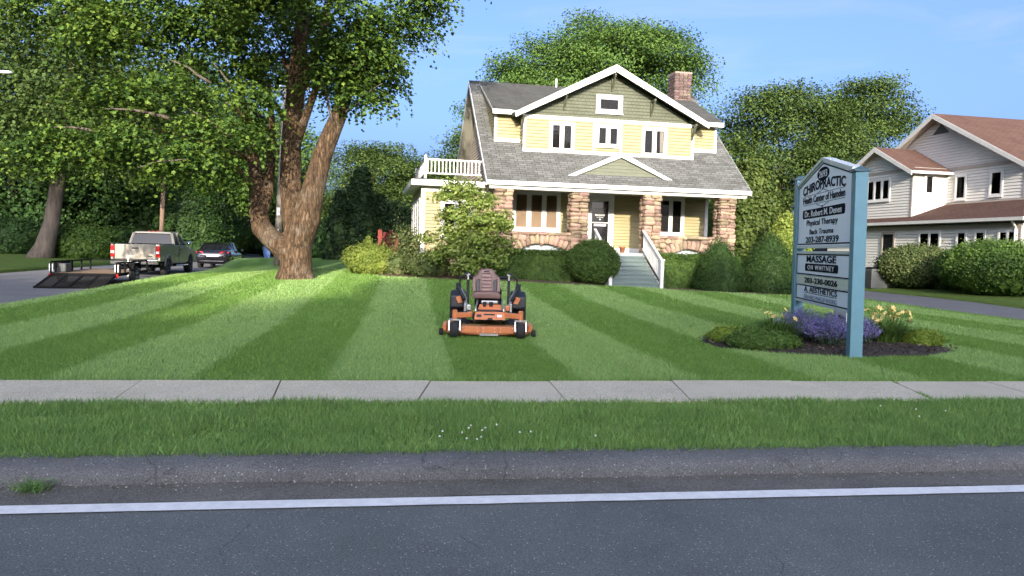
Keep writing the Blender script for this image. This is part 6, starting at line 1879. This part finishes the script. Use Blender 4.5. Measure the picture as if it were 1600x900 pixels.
MB().box(-.13, .13, -.045, -.025, 1.14, 1.21).build('tailgate_handle', M['plastic'], tgo, bevel=.01)
MB().box(.50, .68, -.034, -.026, .82, .86).build('tailgate_badge', M['chrome'], tgo)
for sx in (-1, 1):
    MB().box(min(sx * .805, sx * .965), max(sx * .805, sx * .965), -.035, .05, .80, 1.28).build('tail_light', M['tail_red'], truck, bevel=.02)
    MB().box(min(sx * .82, sx * .95), max(sx * .82, sx * .95), -.042, -.03, .95, 1.05).build('reversing_light', M['tail_clear'], truck)
bp = MB(); bp.box(-.93, .93, -.20, -.02, .50, .70); bpo = tp_('rear_bumper', bp, 'chrome', bevel=.03, seg=3)
MB().box(-.16, .16, -.212, -.2, .53, .66).build('number_plate', M['plate_white'], bpo)
MB().box(-.05, .05, -.36, -.1, .42, .49).build('hitch_receiver', M['black'], bpo)
# cab lower and hood
lo = [(2.08, .50), (3.80, .48)] + [(4.72 + .47 * math.cos(R(a)), .42 + .47 * math.sin(R(a))) for a in range(165, 10, -15)] + [(5.62, .50), (5.72, .75), (5.66, 1.06), (4.1, 1.27), (3.95, 1.31), (2.08, 1.33)]
s = MB(); s.prism([(-HW, y, z) for y, z in lo], (2 * HW, 0, 0)); cab = tp_('cab_body', s, 'silver', bevel=.05, seg=3)
for sx in (-1, 1):
    d = MB(); d.box(min(sx * (HW + .004), sx * (HW + .012)), max(sx * (HW + .004), sx * (HW + .012)), 2.72, 2.735, .55, 1.32); d.build('door_seam', M['black'], cab)
    d = MB(); d.box(min(sx * (HW + .004), sx * (HW + .03)), max(sx * (HW + .004), sx * (HW + .03)), 2.85, 3.02, 1.10, 1.14); d.build('door_handle', M['chrome'], cab)
    mr = MB(); mr.lathe([(0, -.1), (.09, -.08), (.11, 0), (.09, .08), (0, .1)], (sx * 1.14, 3.72, 1.42), 'y', 12); mr.bar((sx * .95, 3.74, 1.38), (sx * 1.1, 3.74, 1.40), .04, .04); mr.build('mirror', M['chrome'], cab, smooth=True)
    st = MB(); st.tube([(sx * 1.02, 2.2, .42), (sx * 1.02, 3.9, .42)], .035, 8); st.build('side_step', M['chrome'], cab, smooth=True)
# greenhouse: pillars and roof in body colour, glass between
gl_ = [(2.10, .90, 1.33), (2.24, .80, 1.84), (3.20, .79, 1.88), (3.98, .88, 1.31)]
rw_ = MB(); rw_.add([(-.88, 2.095, 1.37), (.88, 2.095, 1.37), (.77, 2.215, 1.80), (-.77, 2.215, 1.80)], [(0, 1, 2, 3)]); rw_.add([(-.88, 2.13, 1.37), (.88, 2.13, 1.37), (.77, 2.25, 1.80), (-.77, 2.25, 1.80)], [(3, 2, 1, 0)]); tp_('rear_window', rw_, 'glass_dark')
cabh = MB()
ring = lambda y, hw, z, zb: [(-.93, y[0], zb), (-hw, y[1], z), (hw, y[1], z), (.93, y[0], zb)]
cabh.add([(-.80, 2.24, 1.83), (.80, 2.24, 1.83), (.79, 3.15, 1.86), (-.79, 3.15, 1.86), (-.72, 2.27, 1.90), (.72, 2.27, 1.90), (.70, 3.05, 1.93), (-.70, 3.05, 1.93)], [(4, 5, 6, 7), (0, 1, 5, 4), (1, 2, 6, 5), (2, 3, 7, 6), (3, 0, 4, 7)])
tp_('cab_roof', cabh, 'silver', bevel=.03)
for sx in (-1, 1):
    for nm, p, q in (('rear_pillar', (sx * .92, 2.10, 1.32), (sx * .79, 2.24, 1.84)), ('centre_pillar', (sx * .93, 2.95, 1.32), (sx * .785, 2.90, 1.86)), ('front_pillar', (sx * .92, 3.98, 1.30), (sx * .77, 3.16, 1.86))):
        m = MB(); m.bar(p, q, .085 if nm != 'rear_pillar' else .10, .085); tp_(nm, m, 'silver', bevel=.01)
    m = MB(); m.add([(sx * .935, 2.14, 1.34), (sx * .935, 3.93, 1.34), (sx * .775, 3.14, 1.83), (sx * .795, 2.27, 1.83)], [(0, 1, 2, 3)]); tp_('side_window', m, 'glass_dark')
m = MB(); m.add([(-.90, 3.97, 1.31), (.90, 3.97, 1.31), (.74, 3.17, 1.85), (-.74, 3.17, 1.85)], [(0, 1, 2, 3)]); tp_('windscreen', m, 'glass_dark')
for x in (-.18, 0, .18): MB().box(x - .05, x + .05, 2.30, 2.36, 1.915, 1.94).build('roof_light', M['tail_red'], truck, bevel=.01)
for sx in (-1, 1):
    for y in (1.15, 4.72): wheel(truck, sx * .84, y, .39, .25, sx=sx)
un = MB(); un.box(-.6, .6, .2, 5.3, .34, .5); tp_('chassis', un, 'black')

# ---- trailer
trl = empty('utility_trailer', (-14.1, 24.4, street_z(25) - .02), .22, 'open utility trailer with wooden deck and lowered mesh ramp behind the pickup', 'trailer')
def rp(name, mb, mat, parent=None, **k): return mb.build(name, M[mat], parent or trl, **k)
TW, TL, TZ = .98, 3.9, .42
for k in range(8):
    x0 = -TW + .03 + k * (2 * TW - .06) / 8
    m = MB(); m.box(x0 + .006, x0 + (2 * TW - .06) / 8 - .006, .0, TL, TZ - .04, TZ + random.uniform(0, .006)); rp('plank', m, 'planks')
for sx in (-1, 1):
    m = MB(); m.bar((sx * TW, 0, TZ - .04), (sx * TW, TL, TZ - .04), .06, .10); rp('side_beam', m, 'black')
    m = MB(); m.bar((sx * TW, .02, TZ + .36), (sx * TW, TL, TZ + .36), .05, .05); rp('top_rail', m, 'black')
    for y in (.03, .42, 1.0, 1.95, 2.9, TL - .03):
        m = MB(); m.bar((sx * TW, y, TZ), (sx * TW, y, TZ + .34), .05, .05); rp('rail_post', m, 'black')
    m = MB(); m.prism([(sx * (TW + .04), .95, .55), (sx * (TW + .04), 1.12, .76), (sx * (TW + .04), 1.88, .76), (sx * (TW + .04), 2.05, .55), (sx * (TW + .04), 2.0, .55), (sx * (TW + .04), 1.86, .735), (sx * (TW + .04), 1.14, .735), (sx * (TW + .04), 1.0, .55)], (sx * .24, 0, 0)); rp('fender', m, 'black')
    wheel(trl, sx * (TW + .16), 1.5, .33, .19, sx=sx, spokes=6, rim_mat='tail_clear')
    m = MB(); m.box(sx * (TW - .02) - .09, sx * (TW - .02) + .09, -.03, .0, TZ - .13, TZ - .02); rp('tail_light', m, 'tail_red', bevel=.01)
    m = MB(); m.box(sx * TW - .06, sx * TW + .06, .03, .06, TZ + .05, TZ + .30); rp('reflector_plate', m, 'plate_white')
m = MB(); m.bar((-TW, 0, TZ - .05), (TW, 0, TZ - .05), .06, .11); rp('rear_beam', m, 'black')
m = MB(); m.bar((-TW, TL, TZ - .04), (TW, TL, TZ - .04), .06, .10); m.bar((-TW, TL, TZ + .36), (TW, TL, TZ + .36), .05, .05); rp('front_rail', m, 'black')
for sx in (-1, 1):
    m = MB(); m.bar((sx * .75, TL, TZ - .06), (0, TL + 1.5, TZ - .02), .06, .09); rp('tongue', m, 'black')
m = MB(); m.bar((0, TL + 1.2, .1), (0, TL + 1.2, .95), .06, .06); m.bar((0, TL + 1.2, .93), (.14, TL + 1.2, .93), .02, .02); rp('jack', m, 'steel')
ramp = empty('ramp', parent=trl)
r0, r1 = Vector((0, -.03, TZ - .06)), Vector((0, -1.38, .03))
for k in range(5):
    x = -TW + .03 + k * (2 * TW - .06) / 4
    m = MB(); m.bar(r0 + Vector((x, 0, 0)), r1 + Vector((x, 0, 0)), .055, .05); m.build('ramp_bar', M['black'], ramp)
for p in (r0, r1, ):
    m = MB(); m.bar(p + Vector((-TW, 0, 0)), p + Vector((TW, 0, 0)), .06, .055); m.build('ramp_bar', M['black'], ramp)
wm = MB()
for k in range(34):
    f = (k + .5) / 34; p = r0.lerp(r1, f)
    wm.bar(p + Vector((-TW, 0, .012)), p + Vector((TW, 0, .012)), .014, .008)
for k in range(44):
    x = -TW + (k + .5) * 2 * TW / 44
    wm.bar(r0 + Vector((x, 0, .006)), r1 + Vector((x, 0, .006)), .010, .008)
tag(wm.build('ramp_mesh', M['black'], ramp), kind='stuff')
tool = MB(); tool.box(-TW + .05, -TW + .30, .45, 1.0, TZ + .006, TZ + .30); tb_ = tool.build('tool_box', M['metal_grey'], None, bevel=.03)
tb_.matrix_world = Matrix.Translation((-14.1, 24.4, street_z(25) - .02)) @ Matrix.Rotation(.22, 4, 'Z')
tag(tb_, 'dark grey tool box against the left rail of the trailer deck', 'tool box')

# ---- sedan and the car beyond
def sedan(name, label, x, y, z, rz, paint, roof=1.44, L=4.75):
    c = empty(name, (x, y, z), rz, label, 'car', 'parked cars on the side street')
    def sec(y, hw, zb, zs, zt):
        return [(-hw * .86, y, zb), (-hw, y, zb + .12), (-hw, y, zs), (-hw * .9, y, zt - .02), (-hw * .55, y, zt), (hw * .55, y, zt), (hw * .9, y, zt - .02), (hw, y, zs), (hw, y, zb + .12), (hw * .86, y, zb)]
    k = L / 4.75
    m = MB(); m.loft([sec(-.02, .70, .45, .62, .78), sec(.06, .82, .30, .74, .95), sec(.25, .88, .26, .82, 1.02), sec(.8 * k, .90, .24, .84, 1.03), sec(1.5 * k, .905, .22, .82, 1.0), sec(3.2 * k, .90, .22, .80, .96), sec(4.2 * k, .86, .24, .72, .82), sec(4.65 * k, .74, .30, .60, .68), sec(4.75 * k, .6, .38, .52, .58)])
    body = m.build('body', M[paint], c, smooth=True)
    def gsec(y, hw, z0, zt): return [(-hw, y, z0), (-hw * .80, y, zt - .03), (-hw * .5, y, zt), (hw * .5, y, zt), (hw * .80, y, zt - .03), (hw, y, z0)]
    m = MB(); m.loft([gsec(.62 * k, .74, .98, 1.03), gsec(1.15 * k, .80, .98, roof - .08), gsec(1.55 * k, .81, .96, roof), gsec(2.4 * k, .81, .94, roof), gsec(2.75 * k, .80, .93, roof - .06), gsec(3.55 * k, .74, .9, .97)])
    m.build('glasshouse', M['glass_dark'], c, smooth=False)
    m = MB(); m.loft([[(-.62, y_, zt), (-.40, y_, zt + .022), (.40, y_, zt + .022), (.62, y_, zt)] for y_, zt in ((1.12 * k, roof - .085), (1.5 * k, roof - .012), (2.4 * k, roof - .012), (2.78 * k, roof - .07))], closed=False, cap=False)
    m.build('roof', M[paint], c, smooth=True)
    for sx in (-1, 1):
        m = MB(); m.bar((sx * .76, .64 * k, 1.0), (sx * .655, 1.15 * k, roof - .09), .07, .05); m.build('rear_pillar', M[paint], c)
        m = MB(); m.bar((sx * .80, 1.95 * k, .96), (sx * .665, 1.95 * k, roof - .03), .06, .05); m.build('centre_pillar', M[paint], c)
        m = MB(); m.prism([(sx * .42, -.012, .80), (sx * .72, .01, .78), (sx * .86, .16, .84), (sx * .86, .20, .93), (sx * .66, .05, .95), (sx * .44, .0, .92)], (0, .06, 0)); m.build('tail_light', M['tail_red'], c, bevel=.01)
        m = MB(); m.lathe([(0, -.06), (.07, -.05), (.08, 0), (.07, .05), (0, .06)], (sx * 1.0, 3.0 * k, 1.0), 'y', 10); m.build('mirror', M[paint], c, smooth=True)
        for yy in (.98 * k, 3.75 * k): wheel(c, sx * .80, yy, .33, .21, sx=sx, spokes=8)
    m = MB(); m.box(-.26, .26, -.035, -.015, .66, .78); m.build('number_plate', M['plate_white'], c)
    m = MB(); m.box(-.62, .62, -.03, .03, .40, .43); m.build('bumper_trim', M['chrome'], c)
    return c
sedan('sedan_car', 'black sedan with red tail lights parked ahead of the pickup', -16.35, 40.3, street_z(40) - .02, .155, 'car_black')
sedan('distant_car', 'dark maroon car parked far behind the black sedan', at(332, 385, 60).x, 60, street_z(60) - .02, .3, 'car_maroon', 1.62, 4.6)
# ================================================================== poles, wires, small things in the distance
M['lamp_grey'] = surf('lamp_casting', (.55, .56, .56), .4, .05, 4)
M['far_wall'] = surf('grey_far_siding', (.30, .29, .28), .7, .08, 2)
def pole(name, label, p0, p1, r, mat):
    p0, p1 = Vector(p0), Vector(p1)
    e = empty(name, p0, 0, label, 'pole')
    MB().tube([Vector((0, 0, -.3)), (p1 - p0) * .5, p1 - p0], [r, r * .9, r * .75], 14, rough=.02).build('shaft', M[mat], e, smooth=True)
    return e
q0 = at(432, 416, 34); q0.z = gz(q0.x, q0.y) - .05
q1 = at(447, 150, 34)
q1 = q0 + (q1 - q0) * 1.12
up = pole('utility_pole', 'grey weathered utility pole standing just behind the maple', q0, q1, .17, 'pole')
m = MB(); d_ = (q1 - q0).normalized(); tp0 = (q1 - q0) * .93
m.bar(tp0 + Vector((-1.1, .2, 0)), tp0 + Vector((1.1, -.2, 0)), .1, .12); m.build('crossarm', M['pole'], up)
for sx in (-.9, -.3, .3, .9):
    MB().lathe([(0, 0), (.04, 0), (.055, .05), (.03, .1), (.05, .13), (0, .16)], tuple(tp0 + Vector((sx, -.18 * sx, .06))), 'z', 10).build('insulator', M['lamp_grey'], up)
for zz, w, h in ((.85, .16, .5), (1.55, .14, .3), (2.5, .14, .35)):
    c = (q1 - q0) * (zz / (q1 - q0).z)
    MB().box(c.x - w / 2, c.x + w / 2, c.y - .185, c.y - .172, zz - h / 2, zz + h / 2).build('notice', M['print_white'], up)
r0_ = at(250, 388, 48); r0_.z = street_z(48) + .1
pole('wooden_pole', 'thin brown wooden pole behind the pickup cab', r0_, at(259, 215, 48), .15, 'pole_brown')
# street lamp reaching in at the left edge
l0 = at(-70, 405, 33); l0.z = .2
lamp = empty('street_lamp', l0, 0, 'pale street lamp head on an arm at the left edge', 'street lamp')
lt = at(-70, 90, 33) - l0; lh = at(8, 113, 33) - l0
MB().tube([Vector((0, 0, -.2)), Vector((0, 0, lt.z))], [.11, .07], 10).build('shaft', M['pole'], lamp, smooth=True)
MB().tube([Vector((0, 0, lt.z - .5)), Vector((lh.x * .5, 0, lt.z + .02)), lh + Vector((-.35, 0, .08))], .03, 8).build('arm', M['lamp_grey'], lamp, smooth=True)
hm_ = MB(); hm_.loft([[(lh.x + x, lh.y + r_ * math.cos(a), lh.z + .5 * r_ * math.sin(a)) for a in [k * math.pi / 5 for k in range(10)]] for x, r_ in ((-.4, .04), (-.3, .12), (0, .17), (.22, .14), (.32, .03))]); hm_.build('lamp_head', M['lamp_grey'], lamp, smooth=True)
def wire(label, a, b, sag, r=.012):
    a, b = Vector(a), Vector(b)
    m = MB(); m.tube([a.lerp(b, i / 14) + Vector((0, 0, -sag * 4 * (i / 14) * (1 - i / 14))) for i in range(15)], r, 5)
    tag(m.build('overhead_wire', M['black']), label, 'wire', 'overhead wires')
tq = q0 + tp0 + Vector((.9, -.16, .2)); tq2 = q0 + tp0 + Vector((-.9, .16, .2))
wire('lower overhead wire crossing the gap right of the maple trunk', q0 + tp0 * .86, at(640, 330, 62), .5)
wire('overhead wire running from the utility pole back along the side street', tq2, at(300, 240, 75), .5)
wire('thin overhead wire under the lamp at the left edge', at(-60, 130, 33), at(110, 186, 48), .15)
# recycling bin
p = at(417, 391, 62); p.z = street_z(62)
bn = empty('wheeled_bin', p, .3, 'blue wheeled bin at the far bend of the street', 'bin')
MB().loft([[(-.24, -.26, .05), (.24, -.26, .05), (.24, .26, .05), (-.24, .26, .05)], [(-.31, -.34, .95), (.31, -.34, .95), (.31, .34, .95), (-.31, .34, .95)]]).build('tub', M['blue_bin'], bn, bevel=.03)
MB().loft([[(-.34, -.38, .955), (.34, -.38, .955), (.34, .38, .955), (-.34, .38, .955)], [(-.26, -.28, 1.04), (.26, -.28, 1.04), (.26, .30, 1.04), (-.26, .30, 1.04)]]).build('lid', M['blue_bin'], bn, bevel=.02)
for sx in (-1, 1): MB().lathe([(0, -.04), (.1, -.04), (.1, .04), (0, .04)], (sx * .25, .3, .1), 'x', 12).build('wheel', M['rubber'], bn)
# red slatted panel by the sunroom
p = at(604, 380, 36.5); p.z = gz(p.x, p.y)
rd = empty('red_fence_panel', p, .2, 'small red slatted fence panel between the arborvitae and the sunroom', 'fence')
for i in range(4): MB().box(-.42 + i * .26, -.22 + i * .26, -.012, .012, .05, 1.55 - .12 * (i % 2)).build('slat', M['red_wood'], rd)
for z_ in (.35, 1.2): MB().box(-.45, .58, .013, .05, z_ - .04, z_ + .04).build('fence_rail', M['red_wood'], rd)
# gabled house far beyond the street
p = at(322, 375, 84); p.z = street_z(84)
fh = empty('distant_house', p, R(-28), 'grey gabled house with white roof edge glimpsed far behind the trees', 'house')
MB().prism([(-4, 0, 0), (4, 0, 0), (4, 0, 3.0), (0, 0, 6.2), (-4, 0, 3.0)], (0, 8, 0)).build('wall', M['far_wall'], fh)
for sx in (-1, 1):
    MB().prism([(sx * 4.6, -.5, 2.55), (0, -.5, 6.25), (0, -.5, 6.5), (sx * 4.6, -.5, 2.8)], (0, 9, 0)).build('roof_slope', M['trim_grey'], fh)
    MB().prism([(sx * 4.65, -.56, 2.45), (0, -.56, 6.2), (0, -.56, 6.55), (sx * 4.65, -.56, 2.8)], (0, .055, 0)).build('rake_board', M['white'], fh)
window(fh, frame((0, 0, 0), (1, 0, 0), (0, -1, 0)), -.6, .6, 3.4, 4.6, 2, .1, .08, .05, 'dark')
# ================================================================== grass blades
def blades(name, label, S, T, h, w, seed, mat, keep=None, zfn=None, striped=True, lean=.5, kind='stuff'):
    rng = np.random.default_rng(seed)
    n = len(S)
    x = S * RC - T * RS; y = S * RS + T * RC
    ok = np.ones(n, bool) if keep is None else keep(x, y, S, T)
    S, T, x, y = S[ok], T[ok], x[ok], y[ok]
    n = len(x)
    z = zfn(x, y, S, T)
    if callable(h): hh = h(x, y, S, T) * rng.uniform(.6, 1.25, n)
    else: hh = h * rng.uniform(.55, 1.25, n)
    ww = (w(T) if callable(w) else w) * rng.uniform(.7, 1.3, n)
    an = rng.random(n) * 2 * math.pi
    sx, sy = np.cos(an), np.sin(an)
    band = np.sin((S - STRIPE_0) * math.pi / STRIPE_W) > 0
    ld = np.where(band, -1, 1) if striped else np.zeros(n)       # bent towards or away from the road by the roller
    lx = rng.normal(size=n) * lean * hh + ld * (-RS) * hh * .45
    ly = rng.normal(size=n) * lean * hh + ld * RC * hh * .45
    V = np.zeros((n, 3, 3))
    V[:, 0] = np.c_[x - sx * ww / 2, y - sy * ww / 2, z - .01]
    V[:, 1] = np.c_[x + sx * ww / 2, y + sy * ww / 2, z - .01]
    V[:, 2] = np.c_[x + lx, y + ly, z + hh]
    o = link(name, np_mesh(name, V, 3, [(0, 1, 2)], mat))
    return tag(o, label, 'grass', kind=kind)
rg = np.random.default_rng(4)
def lawn_keep(x, y, S, T):
    P = np.c_[x, y]
    return ~(in_poly(P, BED_S) | in_poly(P, BED_L) | in_poly(P, BED_R))
def lz(x, y, S, T): return gz_np(x, y)
def strip(t0, t1, dens, pad):
    """random points over the part of a strip that the view can hold"""
    out = []
    tt = np.arange(t0, t1, .5)
    for t in tt:
        d = t + 1.0
        s0, s1 = max(-d * .72 - pad + t * .14, S_STREET1 + .02), min(d * .72 + pad + t * .14, S_DRIVE0 - .02)
        n = int((s1 - s0) * .5 * (dens(t) if callable(dens) else dens))
        out.append(np.c_[rg.uniform(s0, s1, n), rg.uniform(t, t + .5, n)])
    return np.concatenate(out)
q = strip(8.35, 13.5, 2600, 1.0); blades('lawn_grass', 'short mown grass with light and dark bands near the pavement', q[:, 0], q[:, 1], .042, .011, 1, M['blade_lawn'], lawn_keep, lz)
q = strip(13.5, 19.5, 1150, 1.0); blades('lawn_grass', 'short mown grass with light and dark bands around the mower', q[:, 0], q[:, 1], .045, .017, 2, M['blade_lawn'], lawn_keep, lz)
q = strip(19.5, 30, 480, 1.0); blades('lawn_grass', 'short mown grass with light and dark bands close to the house', q[:, 0], q[:, 1], .05, .028, 3, M['blade_lawn'], lawn_keep, lz)
# shaggy verge between kerb and pavement
n = 170000
S = rg.uniform(-7.5, 8.6, n); T = 5.42 + 1.80 * rg.random(n)
def vz(x, y, S, T): return .10 + .02 * (T - 5.45) / 1.73
def vh(x, y, S, T):
    nn = np.array([noise.noise(Vector((s * 1.1, t * 1.6, 3))) + .5 * noise.noise(Vector((s * 3.3, t * 4, 9))) for s, t in zip(S[::1], T[::1])])
    return .062 + .042 * nn
blades('verge_grass', 'longer shaggy grass on the strip between kerb and pavement', S, T, vh, .0085, 5, M['blade_verge'], None, vz, False, .55)
# ragged edges over the pavement and kerb
n = 9000
S = rg.uniform(-8, 9, n); e_ = rg.integers(0, 3, n); T = np.where(e_ == 0, 8.36, np.where(e_ == 1, 7.17, 5.46)) + rg.normal(size=n) * .018
blades('edge_grass', 'longer uncut tufts along the pavement and kerb edges', S, T, .085, .009, 6, M['blade_verge'], None, lambda x, y, S, T: np.where(T > 8, .13, .11), False, .7)
# clover heads
n = 36
M['clover'] = surf('white_clover', (.7, .7, .62), .8, .1, 9)
S = np.r_[rg.normal(-4.0, .5, 10), rg.normal(.75, .35, 14), rg.uniform(-7, 8, 12)]; T = np.r_[rg.uniform(5.6, 6.1, 24), rg.uniform(5.8, 7.0, 12)]
x = S * RC - T * RS; y = S * RS + T * RC
cm = MB()
for i in range(n):
    cm.T = Matrix.Translation((x[i], y[i], .175 + .02 * rg.random()))
    cm.lathe([(0, -.008), (.006, -.006), (.009, 0), (.006, .006), (0, .009)], (0, 0, 0), 'z', 6)
tag(cm.build('clover_heads', M['clover'], smooth=True), 'tiny white clover heads scattered through the verge grass', 'clover', kind='stuff')
# weed growing out of the gutter
wp = Vector(at(48, 765, 4.75)); wp.z = 0.0
wd = empty('gutter_weed', wp, 0, 'low grassy weed growing from the gutter at the left edge', 'weed')
rng = np.random.default_rng(12); n = 170
an = rng.random(n) * 2 * math.pi
base = np.c_[rng.normal(size=n) * .05, rng.normal(size=n) * .03, np.zeros(n)]
link('leaves', ribbon_mesh('leaves', base, np.c_[np.cos(an), np.sin(an), np.zeros(n)], rng.uniform(.06, .18, n), rng.uniform(.004, .008, n), rng.uniform(.2, .6, n), M['blade_verge']), wd)
# weeds in the cracked pavement joint
S = np.interp(rg.random(420), [0, 1], [5.62, 5.93]); T = np.interp(S, [5.62, 5.93], [7.19, 8.35])
T = np.clip(T + rg.normal(size=420) * .02, 7.2, 8.34)
blades('joint_weeds', 'weeds growing in the cracked pavement joint towards the right', S, T, .035, .010, 8, M['blade_verge'], lambda x, y, S, T: (T > 7.25) & ((T < 7.62) | (T > 8.2)), lambda x, y, S, T: np.full(len(x), .135), False, .9)
# litter of dust and grit in the gutter
n = 2600
S = rg.uniform(-6.5, 7.5, n); T = 5.16 + rg.normal(size=n) * .07
x = S * RC - T * RS; y = S * RS + T * RC
M['grit'] = leafy('gutter_grit', [(.08, .07, .055), (.20, .18, .15), (.45, .42, .36)], 0, .9)
tag(link('gutter_grit', leaf_mesh('gutter_grit', np.c_[x, y, np.full(n, .006)], np.array([0, 0, 1]) + rg.normal(size=(n, 3)) * .3, rg.uniform(.006, .02, n), M['grit'], LEAF_KITE, rg)), 'fine grit and dry scraps lying along the gutter', 'grit', kind='stuff')
